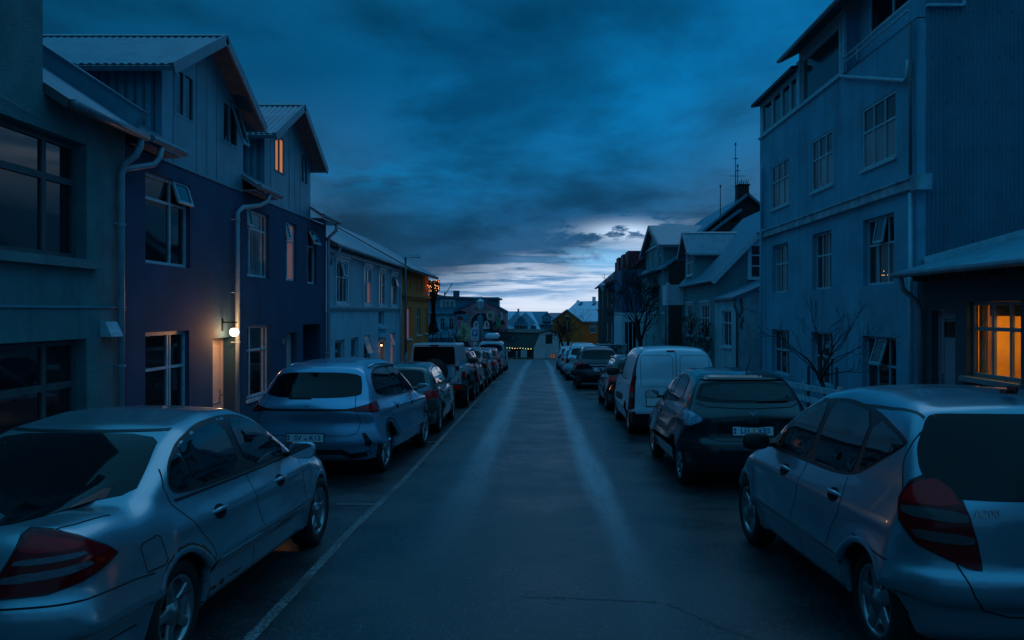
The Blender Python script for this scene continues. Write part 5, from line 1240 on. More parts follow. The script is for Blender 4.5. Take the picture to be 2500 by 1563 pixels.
# ------------------------------------------------------------------ ochre house with ivy corner
M_ochre = mat('ochre_render', (.78, .19, .035), .85, var=(1.4, .14), bump=(20, .3, .01), streak=.3)
h = thing('town_house', 'ochre rendered house with dark eaves behind the street lamp', 'house', (-6.3, 41, gz(41)))
ops = [(37.9, 39.3, .70, 2.22), (41.2, 42.5, .80, 2.22), (44.1, 45.1, .80, 2.22), (38.2, 39.5, -1.1, -.42), (41.2, 42.4, -1.2, -.5)]
mb = MB(); mb.wall(F, (36.24, 45.6, -2.6, 4.17), ops, .16); mb.wall(Fr((0, 45.6, 0), (1, 0, 0), (0, 0, 1), (0, 1, 0)), (-10, -6.3, -2.6, 3.9))
mb.build('wall', M_ochre, h)
for i, o in enumerate(ops): window(h, F, *o, .14, cols=(.5,) if i < 3 else (), rows=(.66,) if i < 3 else (), fm=M_white, gm=M_lit2 if i == 0 else None, sill=.07 if i < 3 else None)
mb = MB(); mb.ob(F, 36.24, 45.7, 2.74, 2.90, 0, .16); mb.ob(F, 36.24, 45.65, 2.62, 2.74, 0, .08); mb.build('cornice', M_ochre, h)
for (a, b) in ((37.9, 39.2), (41.2, 42.8)): mb = MB(); fmt(mb, F, a, b, 3.12, 3.66, 0, .03, .05); mb.build('attic_panel', M_ochre, h)
mb = MB(); Fs = slab(mb, (-5.75, 36.26, 3.96), (0, 1, 0), V3, 9.6, 4.2, .12); mb.build('roof_deck', M_soffit, h)
mb = MB(); mb.corr(Fr(Fs.at(0, 0, .012), Fs.U, Fs.V, Fs.N), (0, 9.6, 0, 4.2), .18, .014); mb.build('roof', M_roofm, h)
random.seed(11)
iv = thing('climbing_plant', 'dark ivy column on the far corner of the ochre house', 'climbing plant', (-6.1, 45.7, gz(45.7)))
mb = MB()
for k in range(2200):
    t = random.random(); z = .7 + 3.1 * t ** .9; wd = .22 + .12 * math.sin(z * 2.2) + .1 * (t > .8); a = random.uniform(0, 6.28)
    p = Vector((-6.05 + wd * .9 * math.cos(a) * random.random() ** .4, 45.75 + wd * math.sin(a) * random.random() ** .4, z)); s = random.uniform(.04, .09)
    u = Vector((random.uniform(-1, 1), random.uniform(-1, 1), random.uniform(-1, 1))).normalized() * s; v = u.cross(Vector((random.random(), random.random(), random.random()))).normalized() * s
    mb.face([p - u, p + v * .6, p + u, p - v * .6])
M_leaf = mat('ivy_leaf', (.030, .050, .022), .7, var=(4, .4)); mb.build('leaves', M_leaf, iv)
mb = MB(); mb.tube([(-6.1, 45.7, -1.5), (-6.08, 45.72, 1.0), (-6.1, 45.75, 3.6)], .03, 6); mb.build('stem', mat('bark', (.05, .045, .04), .9, bump=(20, .6, .01)), iv)
sl = thing('string_lights', 'glowing amber string lights wound round the top of the ivy column', 'string lights', (-6.0, 45.5, 3.5))
M_amber = mat('amber_bulb', (1, .5, .2), .4, emit=((1, .33, .09), 7))
for k in range(34):
    mb = MB(); a = random.uniform(0, 6.28); z = 3.3 + .5 * random.random() - .25 * (k % 3 == 0); p = Vector((-5.95 + .30 * math.cos(a), 45.25 + .35 * math.sin(a) - (.0 if k % 3 else .4), z))
    mb.lathe(p, (0, 0, 1), [(.001, -.013), (.013, 0), (.001, .013)], 6); mb.build('bulb', M_amber, sl)
mb = MB(); P = [(-5.95 + .30 * math.cos(k * .9), 45.25 + .35 * math.sin(k * .9), 3.25 + .02 * k) for k in range(26)]; mb.tube(P, .006, 4); mb.build('cable', M_trim, sl)
ag = bpy.data.lights.new('amber_light', 'POINT'); ag.energy = 1.6; ag.color = (1, .35, .1); ag.shadow_soft_size = .2; ao = bpy.data.objects.new('amber_light', ag); COL.objects.link(ao); ao.parent = sl; ao.location = (.25, -.35, .1)

# street lamp in front of the pale house
M_post = mat('grey_lamp_post', (.11, .15, .18), .45, metal=.4, var=(4, .2))
sl = thing('street_lamp', 'flat headed grey street lamp in front of the pale and ochre houses', 'street lamp', (-5.9, 35.3, gz(35.3)))
mb = MB(); mb.tube([(-5.9, 35.3, gz(35.3)), (-5.9, 35.3, .2)], .09, 12); mb.build('base', M_post, sl, smooth=True)
mb = MB(); mb.tube([(-5.9, 35.3, .2), (-5.9, 35.3, 4.42)], [.06, .045], 10); mb.build('post', M_post, sl, smooth=True)
mb = MB(); mb.hexa([(-6.02, 35.18, 4.40), (-5.15, 35.18, 4.44), (-5.15, 35.42, 4.44), (-6.02, 35.42, 4.40), (-6.02, 35.2, 4.56), (-5.2, 35.2, 4.55), (-5.2, 35.4, 4.55), (-6.02, 35.4, 4.56)]); mb.build('lamp_head', M_frame, sl)
mb = MB(); mb.box(-5.75, -5.22, 35.22, 35.38, 4.405, 4.425); mb.build('lens', M_smoke, sl)
# ------------------------------------------------------------------ right: low house with the lit orange window
F = RF(7.7)
M_lowh = mat('dark_teal_render', (.030, .075, .090), .85, var=(1.5, .12), bump=(25, .4, .01))
M_wgrey = mat('grey_teal_frame', (.17, .235, .26), .5, var=(4, .12))
h = thing('low_house', 'low dark house with a glowing orange window at the right edge of the photo', 'house', (7.7, 8, gz(8)))
ow = (12.72, 14.32, .86, 2.18); dr = (14.72, 15.62, -.35, 2.03); w3 = (8.8, 10.4, .86, 2.18)
mb = MB(); mb.wall(F, (-14, 16.16, -1.4, 2.82), [ow, dr, w3], .2); mb.build('wall', M_lowh, h)
M_tglass = bpy.data.materials.new('clear_window_glass'); M_tglass.use_nodes = True; t = NT(M_tglass.node_tree); M_tglass.node_tree.nodes.remove(M_tglass.node_tree.nodes['Principled BSDF'])
tb = t.n('ShaderNodeBsdfTransparent'); tb.inputs[0].default_value = (.92, .94, .95, 1); gb = t.n('ShaderNodeBsdfGlossy'); gb.inputs['Roughness'].default_value = .02; ms = t.n('ShaderNodeMixShader'); ms.inputs[0].default_value = .09
M_tglass.node_tree.links.new(tb.outputs[0], ms.inputs[1]); M_tglass.node_tree.links.new(gb.outputs[0], ms.inputs[2]); M_tglass.node_tree.links.new(ms.outputs[0], M_tglass.node_tree.nodes['Material Output'].inputs[0])
wo_ = window(h, F, *ow, .16, cols=(.28, .60), rows=(.64,), fw=.06, mw=.065, fm=M_wgrey, gm=M_tglass, label='window glowing orange from the lit room behind')
window(h, F, *w3, .16, cols=(.28, .60), rows=(.64,), fw=.06, mw=.065, fm=M_wgrey)
mb = MB(); mb.ob(F, 12.6, 14.42, .76, .85, -.1, .10); mb.build('sill', M_wgrey, h)
# the lit room
M_or = mat('orange_room_wall', (.85, .52, .12), .9, var=(.9, .22)); M_orc = mat('pale_curtain', (.75, .38, .16), .9, var=(14, .35), stretch=(1, 6, .2)); M_blind = mat('room_blind', (.08, .05, .03), .8)
mb = MB(); X0, X1 = 7.95, 10.6
mb.face([(X1, 11.6, .0), (X1, 15.6, .0), (X1, 15.6, 2.6), (X1, 11.6, 2.6)]); mb.face([(X0, 11.6, 0), (X1, 11.6, 0), (X1, 11.6, 2.6), (X0, 11.6, 2.6)]); mb.face([(X0, 15.6, 0), (X1, 15.6, 0), (X1, 15.6, 2.6), (X0, 15.6, 2.6)])
mb.face([(X0, 11.6, 2.6), (X1, 11.6, 2.6), (X1, 15.6, 2.6), (X0, 15.6, 2.6)]); mb.face([(X0, 11.6, 0), (X1, 11.6, 0), (X1, 15.6, 0), (X0, 15.6, 0)])
mb.face([(X0, 11.6, 0), (X0, 12.6, 0), (X0, 12.6, 2.6), (X0, 11.6, 2.6)]); mb.face([(X0, 14.4, 0), (X0, 15.6, 0), (X0, 15.6, 2.6), (X0, 14.4, 2.6)]); mb.face([(X0, 12.6, 0), (X0, 14.4, 0), (X0, 14.4, .8), (X0, 12.6, .8)])
mb.build('lit_room', M_or, h)
mb = MB(); mb.box(9.2, 10.3, 12.2, 15.0, 0.1, 1.30); mb.build('counter', mat('room_cabinet', (.70, .33, .07), .7), h)
mb = MB(); n = 26
for k in range(n):
    a, b = 14.02 + .36 * k / n, 14.02 + .36 * (k + 1) / n; f_ = lambda y: 7.96 + .03 * math.sin(y * 70)
    mb.face([(f_(a), a, .8), (f_(b), b, .8), (f_(b), b, 2.25), (f_(a), a, 2.25)])
mb.build('curtain', M_orc, h)
mb = MB(); mb.box(7.92, 7.94, 12.62, 13.98, 1.93, 2.16); mb.build('blind', M_blind, h)
rl = bpy.data.lights.new('room_lamp', 'AREA'); rl.energy = 38; rl.size = 1.4; rl.color = (1.0, .64, .19); ro = bpy.data.objects.new('room_lamp', rl); COL.objects.link(ro); ro.parent = h; ro.location = Vector((9.2, 13.4, 2.55)) - h.location
rl2 = bpy.data.lights.new('window_lamp', 'POINT'); rl2.energy = 5; rl2.color = (1.0, .58, .17); rl2.shadow_soft_size = .15; ro = bpy.data.objects.new('window_lamp', rl2); COL.objects.link(ro); ro.parent = h; ro.location = Vector((8.35, 13.5, 2.1)) - h.location
d = door(h, F, *dr, .19, M_doorb); mb = MB(); mb.ob(F, dr[0] + .2, dr[1] - .2, 1.52, 1.86, -.155, -.15); mb.build('door_light', M_glass, d, local=True)
VR = Vector((1, 0, .28)).normalized()
mb = MB(); Fs = slab(mb, (7.22, -14, 2.78), (0, 1, 0), VR, 30.16, 7.0, .1); mb.build('roof_deck', M_lowh, h)
mb = MB(); mb.corr(Fr(Fs.at(0, 0, .014), Fs.U, Fs.V, Fs.N), (0, 30.1, 0, 6.9), .09, .012); mb.build('roof', M_zinc, h)
mb = MB(); mb.tube([(7.16, -14, 2.74), (7.16, 16.1, 2.74)], .055, 8); mb.build('gutter', M_gutter, h, smooth=True)
for y in np.arange(6.2, 16, .62): mb = MB(); mb.box(7.30, 7.68, y, y + .06, 2.60, 2.70); mb.build('rafter_end', M_lowh, h)
pipe(h, [(7.2, 15.85, 2.7), (7.25, 15.85, 2.45), (7.55, 15.87, 2.2), (7.61, 15.87, 2.0), (7.61, 15.87, -.5)], .05, M_wgrey)

# ------------------------------------------------------------------ tall blue-grey house
M_tall = mat('blue_grey_render', (.085, .36, .49), .85, var=(.8, .16), bump=(22, .35, .01), streak=.6)
M_tallc = mat('corrugated_sheet', (.045, .20, .28), .5, metal=.2, var=(1.2, .14), streak=.3)  # vignette of the right frame edge is put into this darker base colour
M_tfr = mat('tall_house_frame', (.24, .52, .60), .5, var=(6, .15))
h = thing('tall_house', 'tall blue grey three storey house with glazed attic on the right', 'house', (7.7, 22, gz(22)))
cols = [(24.5, 26.3), (20.85, 22.45), (17.15, 18.95)]
ops = [(a, b, 5.36, 6.80) for a, b in cols] + [(a + .1, b - .05, 2.62, 4.17) for a, b in cols] + [(a, b, .02, 1.44) for a, b in cols]
at = [(23.70, 24.36, 8.12, 9.08), (24.48, 25.24, 8.12, 9.08), (25.36, 26.22, 8.12, 9.08), (26.34, 27.4, 8.12, 9.08), (20.25, 23.35, 8.10, 9.38)]
mb = MB(); mb.wall(F, (16.2, 27.7, -1.8, 8.0), ops, .18)
mb.wall(F, (23.55, 27.7, 8.0, 9.23), at[:4], .08, m=1); mb.wall(F, (20.0, 23.55, 8.0, 9.68), at[4:], .10, m=1); mb.wall(RF(8.0), (16.2, 20.0, 8.0, 10.6), [(16.75, 19.3, 8.7, 10.2)], .08)
mb.wall(CF(19.99), (7.7, 8.0, 8.0, 9.5)); mb.wall(CF(23.54), (7.7, 9, 9.2, 9.5))
mb.wall(CF(16.2), (7.7, 7.87, -1.8, 8.0)); mb.box(7.7, 8.0, 16.2, 20.0, 7.98, 8.0)
mb.wall(Fr((0, 27.7, 0), (1, 0, 0), (0, 0, 1), (0, 1, 0)), (7.7, 14, -1.8, 9.2))
mb.build('wall', [M_tall, M_tfr], h)
mb = MB(); mb.corr(CF(16.19), (7.87, 16, 2.2, 12.4), .085, .012, planes=[(-.28, -1, -(2.78 + .28 * (-7.22) + .26)), ]); mb.build('corrugated_wall', M_tallc, h)
mb = MB()
for z in np.arange(3.45, 10.2, .93):
    for k in range(0, 22): mb.box(8.0 + .27 * k, 8.012 + .27 * k, 16.155, 16.178, z, z + .018)
mb.build('sheet_nails', M_trim, h)
mb = MB(); mb.bar((7.80, 16.14, 3.04), (15.6, 16.14, 3.04 + .28 * 7.8), .06, .14); mb.bar((7.86, 16.15, 8.22), (8.60, 16.15, 8.22), .10, .05); mb.bar((8.62, 16.15, 8.22), (8.62, 16.15, 12.4), .05, .06); mb.build('flashing', M_tfr, h)
op_ = [{}, {}, {}, {(1, 1): 0}, {}, {(1, 1): 11}, {}, {}, {(1, 1): 26}]
for i, o in enumerate(ops):
    opn = {(1, 1): 10} if i == 5 else ({(1, 1): 17} if i == 8 else {})
    gmat = {(0, 0): M_curt, (1, 0): M_curt} if i in (0, 1) else ({(2, 0): M_curt, (2, 1): M_curt} if i == 3 else ({(0, 0): M_curt, (1, 0): M_curt, (2, 0): M_curt} if i == 2 else None))
    window(h, F, *o, .17 if i > 2 else .07, cols=(.33, .66), rows=(.60,) if i < 6 else (.54,), fw=.055, mw=.05, fm=M_tfr, opened=opn, sill=.05 if i < 3 else None, gmat=gmat)
for o in at[:4]: window(h, F, *o, .07, fm=M_tfr, fw=.04)
window(h, F, *at[4], .09, fm=M_tfr, fw=.06, gm=mat('attic_glass', (.03, .05, .06), .12, spec=.8))
window(h, RF(8.0), 16.75, 19.3, 8.7, 10.2, .07, cols=(.5,), fm=M_tfr)
mb = MB(); mb.ob(F, 16.2, 27.75, 4.52, 4.72, 0, .10); mb.ob(F, 16.2, 27.75, 4.72, 4.76, 0, .14); mb.box(7.56, 7.88, 15.95, 16.2, 4.46, 4.78); mb.build('string_course', mat('pale_band', (.20, .42, .50), .8, var=(3, .35), bump=(18, .8, .02)), h)
mb = MB(); mb.ob(F, 20.0, 27.75, 7.98, 8.05, 0, .06); mb.ob(F, 23.36, 23.66, 8.05, 9.4, 0, .05); mb.ob(F, 19.9, 20.12, 8.0, 9.5, 0, .07); mb.build('attic_trim', M_tfr, h)
mb = MB(); mb.hexa([(7.45, 23.5, 9.16), (12, 23.5, 9.9), (12, 27.95, 9.9), (7.45, 27.95, 9.16), (7.45, 23.5, 9.26), (12, 23.5, 10.0), (12, 27.95, 10.0), (7.45, 27.95, 9.26)])
mb.hexa([(7.2, 18.9, 9.42), (12, 18.9, 11.9), (12, 23.75, 11.9), (7.2, 23.75, 9.42), (7.2, 18.9, 9.56), (12, 18.9, 12.04), (12, 23.75, 12.04), (7.2, 23.75, 9.56)])
mb.hexa([(7.5, 16.1, 10.6), (12, 16.1, 12.0), (12, 20.2, 12.0), (7.5, 20.2, 10.6), (7.5, 16.1, 10.72), (12, 16.1, 12.12), (12, 20.2, 12.12), (7.5, 20.2, 10.72)])
mb.build('roof', M_lowh, h)
mb = MB(); mb.tube([(7.14, 18.9, 9.46), (7.14, 23.75, 9.46)], .055, 8); mb.build('gutter', M_gutter, h, smooth=True)
mb = MB()
for z in (8.18, 8.32): mb.tube([(7.58, 16.3, z), (7.58, 19.8, z)], .025, 6)
for y in np.arange(16.4, 19.9, .85): mb.tube([(7.58, y, 8.0), (7.58, y, 8.34)], .018, 5)
mb.build('railing', M_tfr, h)
pipe(h, [(7.62, 20.1, 9.3), (7.62, 20.08, 8.0), (7.62, 20.0, 7.92), (7.62, 16.6, 6.82), (7.62, 16.45, 6.85), (7.62, 16.42, 7.2)], .045, M_tfr)
pipe(h, [(7.62, 16.32, 7.9), (7.62, 16.32, 4.8)], .035, M_soffit); pipe(h, [(7.62, 16.32, 4.44), (7.62, 16.32, -.6)], .045, M_tfr)
pipe(h, [(7.60, 27.2, 6.95), (7.60, 27.1, 6.85), (7.60, 27.05, 6.7), (7.60, 27.05, 4.82)], .045, M_tall); pipe(h, [(7.55, 27.05, 4.8), (7.55, 27.05, -.8)], .045, M_tall)
tw = thing('fairy_lights', 'tiny amber fairy lights on the inner sill of the tall house window', 'fairy lights', (7.84, 18, 2.8))
for k in range(9):
    mb = MB(); p = Vector((7.845, 17.4 + random.random() * .85, 2.78 + .16 * random.random())); mb.lathe(p, (0, 0, 1), [(.001, -.006), (.006, 0), (.001, .006)], 5); mb.build('bulb', M_amber, tw)

# ------------------------------------------------------------------ white-washed extension and green house
M_wash = mat('white_washed_render', (.26, .52, .60), .9, var=(1.6, .18), bump=(14, .8, .03), streak=.4)
F = RF(7.18)
h = thing('low_house', 'small white washed lean to with a cracked side wall between green and tall house', 'house', (7.2, 30, gz(30)))
o = (29.7, 31.2, .68, 2.05); mb = MB(); mb.wall(F, (29, 32.5, -2, 2.5), [o], .14); mb.wall(CF(29), (7.18, 13, -2, 6), planes=[(-.41, 1, 2.52 - .41 * 7.18)]); mb.build('wall', M_wash, h)
window(h, F, *o, .12, cols=(.5,), rows=(.66,), fm=M_white, sill=.06)
mb = MB(); mb.hexa([(7.05, 28.85, 2.47), (13, 28.85, 4.9), (13, 32.6, 4.9), (7.05, 32.6, 2.47), (7.05, 28.85, 2.55), (13, 28.85, 4.98), (13, 32.6, 4.98), (7.05, 32.6, 2.55)]); mb.build('roof', M_roofm, h)
pipe(h, [(7.12, 28.95, 2.44), (7.12, 28.93, 2.2), (7.2, 28.92, 2.0), (7.2, 28.92, -1)], .04, M_dframe)
mb = MB(); random.seed(5)
def crackline(pts, w):
    for a, b in zip(pts, pts[1:]): mb.bar((a[0], 28.985, a[1]), (b[0], 28.985, b[1]), w, .006)
p = [(7.38, 2.5)]
for k in range(9): p.append((7.38 + random.uniform(-.05, .07), p[-1][1] - random.uniform(.08, .16)))
for k in range(9): mb.prism(CF(29), [(p[k][0] - .05 - .03 * random.random(), p[k + 1][1]), (p[k][0] + .05 * random.random(), p[k + 1][1]), (p[k][0] + .04, p[k][1]), (p[k][0] - .06, p[k][1])], .004, .008 + k * .0004)
crackline([(7.45, 2.1), (7.6, 2.12), (7.72, 2.02), (7.9, 2.04), (8.05, 1.93)], .012); crackline([(7.5, 1.7), (7.62, 1.5), (7.6, 1.3), (7.75, 1.05)], .010); crackline([(7.5, .9), (7.7, .7), (7.66, .3)], .008)
mb.build('render_cracks', M_dframe, h)
M_green = mat('green_corrugated_cladding', (.07, .26, .29), .65, var=(1.3, .12)); M_gpl = mat('green_render', (.09, .27, .29), .85, var=(1.5, .12), streak=.2)
F = RF(7.2)
h = thing('town_house', 'green house with steep roof, corrugated gable and front dormer', 'house', (7.2, 36, gz(36)))
ops = [(33.45, 35.2, .87, 2.33), (37.0, 38.6, .87, 2.33)]; gw_ = (8.62, 9.25, 3.38, 4.75)
mb = MB(); mb.wall(F, (32.5, 40, -2.2, 3.36), ops, .08); mb.wall(Fr((0, 40, 0), (1, 0, 0), (0, 0, 1), (0, 1, 0)), (7.2, 13.4, -2.2, 6.6), planes=[(-1.03, 1, 3.4 - 1.03 * 7.2), (1.03, 1, 3.4 + 1.03 * 13.4)]); mb.build('wall', M_gpl, h)
mb = MB(); mb.corr(CF(32.5), (7.2, 13.4, -2, 6.6), .11, .014, planes=[(-1.03, 1, 3.4 - 1.03 * 7.2), (1.03, 1, 3.4 + 1.03 * 13.4)], ops=[gw_]); mb.build('gable_cladding', M_green, h)
for o in ops: window(h, F, *o, .06, cols=(.33, .66), rows=(.60,), fm=M_white, surround=.09)
window(h, CF(32.49), *gw_, .02, rows=(.36, .68), fm=M_white, surround=.10)
VG = Vector((1, 0, 1.03)).normalized()
mb = MB(); Fs = slab(mb, (7.0, 32.3, 3.30), (0, 1, 0), VG, 7.9, 4.75, .12); mb.build('roof', M_roofm, h)
mb = MB(); slab(mb, (13.6, 32.3, 3.30), (0, 1, 0), Vector((-1, 0, 1.03)), 7.9, 4.70, .12); mb.build('roof', M_roofm, h)
mb = MB(); Fb = Fr((7.0, 32.3, 3.30), (0, 1, 0), VG, Fs.N); mb.ob(Fb, -.04, -.002, -.05, 4.78, -.20, .03); mb.build('barge_board', M_frame, h)
mb = MB(); mb.tube([(6.95, 32.3, 3.25), (6.95, 40.1, 3.25)], .055, 8); mb.build('gutter', M_gutter, h, smooth=True)
dz, uc, hf, s_ = 5.80, 37.9, 1.45, .78
dw = [(37.2, 38.6, 3.75, 4.75)]
mb = MB(); mb.wall(F, (uc - 1.2, uc + 1.2, 3.36, dz - .05), dw, .06, [(-s_, 1, dz - .08 - s_ * uc), (s_, 1, dz - .08 + s_ * uc)]); mb.wall(CF(uc - 1.2), (7.2, 10, 3.3, dz - .08 - s_ * 1.2)); mb.build('dormer_wall', M_gpl, h)
window(h, F, *dw[0], .05, cols=(.33, .66), rows=(.6,), fm=M_white, surround=.08)
gable_roof_bits(h, F, uc, dz, hf, s_, 6.85, 9.9, 1, corr=True)
mb = MB(); mb.box(6.35, 7.18, 39.3, 40.9, 2.35, 2.55); mb.box(6.35, 6.42, 39.3, 40.9, 2.55, 3.35); mb.box(6.42, 7.18, 39.3, 39.37, 2.55, 3.35); mb.box(6.30, 6.46, 39.25, 39.41, 2.55, 3.45); mb.build('balcony', M_white, h)
# black gabled house further back
h = thing('back_house', 'black gabled house with masts standing behind the green house', 'house', (11.8, 50, gz(50)))
mb = MB(); M_blk = mat('black_cladding', (.012, .016, .018), .8, var=(2, .3))
mb.wall(CF(45), (8.6, 15, -2.5, 8.7), planes=[(-.82, 1, 8.66 - .82 * 11.8), (.82, 1, 8.66 + .82 * 11.8)]); mb.wall(RF(8.8), (45, 57.6, -2.5, 6.2)); mb.build('wall', M_blk, h)
for s in (-1, 1): mb = MB(); slab(mb, (11.8, 44.8, 8.72), (0, 1, 0), Vector((s, 0, -.82)), 13, 4.4, .12); mb.build('roof', M_roofm, h)
mb = MB(); mb.box(11.45, 12.05, 45.6, 46.3, 8.2, 9.25); mb.box(11.4, 12.1, 45.55, 46.35, 9.25, 9.33)
for k in range(5): mb.tube([(11.55 + .1 * k, 45.6 + .1 * (k % 3), 9.3), (11.5 + .13 * k, 45.6, 9.5 + .08 * (k % 2))], .025, 5)
mb.build('chimney', M_blk, h)
def mast(name, label, x, y, z0, z1, elems=()):
    a = thing(name, label, 'antenna', (x, y, z0)); mb = MB(); mb.tube([(x, y, z0), (x, y, z1)], [.035, .02], 6); mb.build('mast', M_dframe, a)
    for (z, w_) in elems:
        mb = MB(); mb.tube([(x - w_, y, z), (x + w_, y, z)], .015, 4)
        for k in range(5): mb.tube([(x - w_ + 2 * w_ * k / 4, y - .22, z), (x - w_ + 2 * w_ * k / 4, y + .22, z + .03)], .010, 4)
        mb.build('antenna_array', M_dframe, a)
    mb = MB(); mb.lathe((x, y, z1), (0, 0, 1), [(.05, -.08), (.05, .06), (.001, .08)], 6); mb.build('mast_cap', M_dframe, a)
mast('aerial_mast', 'tallest aerial mast beside the black chimney', 11.25, 45.5, 8.1, 11.6, [(10.75, .12)]); mast('aerial_mast', 'shorter aerial mast with crossbars in front of the black chimney', 11.42, 45.7, 8.2, 10.4, [(9.8, .42), (10.1, .10)]); mast('aerial_mast', 'thin lone aerial mast left of the black gable, above the green roof', 10.25, 44.9, 6.6, 9.1, [])
# ------------------------------------------------------------------ pedimented house
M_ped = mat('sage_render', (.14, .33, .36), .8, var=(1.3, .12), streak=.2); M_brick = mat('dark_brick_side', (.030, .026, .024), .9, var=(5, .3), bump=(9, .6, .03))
h = thing('town_house', 'sage green house with a decorated triangular gable behind the big bare tree', 'house', (7.2, 50, gz(50)))
uo = [(u, u + 1.0, 4.72, 5.75) for u in (46.9, 49.6, 51.9)]; mo = [(u, u + 1.15, 1.95, 3.05) for u in (45.5, 49.0, 52.9)]; lo2 = [(u, u + 1.0, -.6, .55) for u in (45.6, 49.0, 52.6)]
mb = MB(); mb.wall(F, (44.2, 55.3, -2.6, 4.62), mo + lo2, .12); mb.wall(F, (45.9, 53.4, 4.5, 7.3), uo, .12, [(-.36, 1, 7.25 - .36 * 49.65), (.36, 1, 7.25 + .36 * 49.65)]); mb.wall(CF(45.9), (7.2, 10.5, 4.4, 5.88)); mb.build('wall', M_ped, h)
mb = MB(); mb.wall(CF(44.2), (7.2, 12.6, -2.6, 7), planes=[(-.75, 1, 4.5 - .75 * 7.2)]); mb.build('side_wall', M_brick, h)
for i, o in enumerate(uo + mo + lo2): window(h, F, *o, .10, cols=(.5,), rows=(.62,), fm=M_white, sill=.05, gm=M_curt if i in (4, 5) else None)
gable_roof_bits(h, F, 49.65, 7.36, 4.3, .36, 6.85, 12, 1, edge=.25, corr=False); mb = MB()
for s in (-1, 1): slab(mb, (6.88, 49.65, 7.40), (1, 0, 0), Vector((0, s, -.36)), 5.2, 4.6, .06)
mb.build('roof', M_roofm, h)
mb = MB(); mb.ob(F, 46.0, 53.3, 5.95, 6.08, 0, .10)
for k in range(7): a = R(15 + 25 * k); mb.bar(F.at(49.65, 6.2, .03), F.at(49.65 + 1.1 * math.cos(a), 6.2 + .55 * math.sin(a), .03), .05, .04)
for k in range(12): a, b = R(180 * k / 12), R(180 * (k + 1) / 12); mb.bar(F.at(49.65 + 1.25 * math.cos(a), 6.15 + .7 * math.sin(a), .03), F.at(49.65 + 1.25 * math.cos(b), 6.15 + .7 * math.sin(b), .03), .06, .05)
mb.build('pediment_moulding', M_frame, h)
mb = MB(); slab(mb, (6.9, 44.1, 4.5), (0, 1, 0), Vector((1, 0, .75)), 11.4, 5.4, .12); mb.build('roof', M_roofm, h)
mb = MB(); mb.tube([(6.85, 44.1, 4.42), (6.85, 45.9, 4.42)], .06, 8); mb.build('gutter', M_gutter, h); pipe(h, [(6.88, 44.5, 4.4), (7.1, 44.6, 4.1), (7.12, 44.6, -1.5)], .05, M_ped)
# ------------------------------------------------------------------ blue-ended house and brown house with red roof
M_sky = mat('slate_blue_sheet', (.035, .12, .22), .7, var=(2, .15)); 
h = thing('town_house', 'house end clad blue above and white below, behind the big bare tree', 'house', (7.2, 63, gz(63)))
mb = MB(); mb.wall(CF(60), (6.25, 9.5, 1.95, 5.2)); mb.wall(RF(6.25), (60, 66, 1.95, 5.2)); mb.face([(6.25, 60, 5.2), (9.5, 60, 5.2), (9.5, 66, 5.2), (6.25, 66, 5.2)]); mb.build('upper_cladding', M_sky, h)
o = (6.45, 7.4, -1.4, 1.3); mb = MB(); mb.wall(CF(60), (6.25, 9.5, -3, 1.95), [o], .1); mb.wall(RF(6.25), (60, 66, -3, 1.95)); mb.build('wall', M_white, h); window(h, CF(60), *o, .08, cols=(.33, .66), fm=M_white)
M_brown = mat('brown_pebbledash', (.040, .034, .032), .9, var=(2, .2), bump=(30, .8, .02)); M_redroof = mat('red_roof_sheet', (.22, .022, .040), .5, var=(2, .2))
F = RF(6.9)
h = thing('town_house', 'dark brown house with red roof and red dormers, furthest on the right side', 'house', (6.9, 80, gz(80)))
ops = [(u, u + 1.3, z, z + 1.9) for z in (2.5, -.9) for u in (68.5, 74.5, 79.5, 86)]
mb = MB(); mb.wall(F, (66.4, 92.5, -4, 4.9), ops, .12); mb.wall(CF(66.4), (6.9, 15.5, -4, 9.5), planes=[(-.85, 1, 4.9 - .85 * 6.9), (.85, 1, 4.9 + .85 * 15.5)]); mb.build('wall', M_brown, h)
for i, o in enumerate(ops): window(h, F, *o, .10, cols=(.5,), rows=(.66,), fm=M_white, gm=M_curt if i in (1, 5, 6) else None)
mb = MB(); slab(mb, (6.5, 66.1, 4.75), (0, 1, 0), Vector((1, 0, .85)), 26.8, 6.2, .15); mb.build('roof', M_redroof, h)
for u in (67.6, 71.5, 75.8): mb = MB(); mb.box(7.6, 9.8, u, u + 2.2, 5.5, 7.2); mb.build('dormer', M_redroof, h)
for u in (80, 84): mb = MB(); mb.tube([(8.2, u, 6), (8.2, u, 7.2)], .16, 8); mb.build('vent_pipe', M_redroof, h)
# ------------------------------------------------------------------ fences and walls on the right
M_fen = mat('weathered_white_timber', (.34, .52, .60), .7, var=(5, .25))
fe = thing('garden_fence', 'low pale horizontal rail fence in front of the tall blue grey house', 'fence', (6.05, 20, gz(20)))
for k in range(3):
    mb = MB(); z = .30 + .26 * k
    for y in np.arange(14.0, 27.0, 1.0): mb.hexa([(6.03, y, gz(y) + z), (6.08, y, gz(y) + z), (6.08, y + .995, gz(y + 1) + z), (6.03, y + .995, gz(y + 1) + z), (6.03, y, gz(y) + z + .12), (6.08, y, gz(y) + z + .12), (6.08, y + .995, gz(y + 1) + z + .12), (6.03, y + .995, gz(y + 1) + z + .12)])
    mb.build('rail', M_fen, fe)
for y in np.arange(14.0, 27.2, 2.15): mb = MB(); mb.box(6.085, 6.17, y, y + .09, gz(y), gz(y) + 1.0); mb.build('post', M_fen, fe)
fe = thing('garden_wall', 'white panelled garden wall by the lantern post on the right', 'wall', (5, 60, gz(60)))
mb = MB(); mb.box(4.2, 6.3, 56.9, 57.05, -3, -.36); mb.build('wall', M_wash, fe)
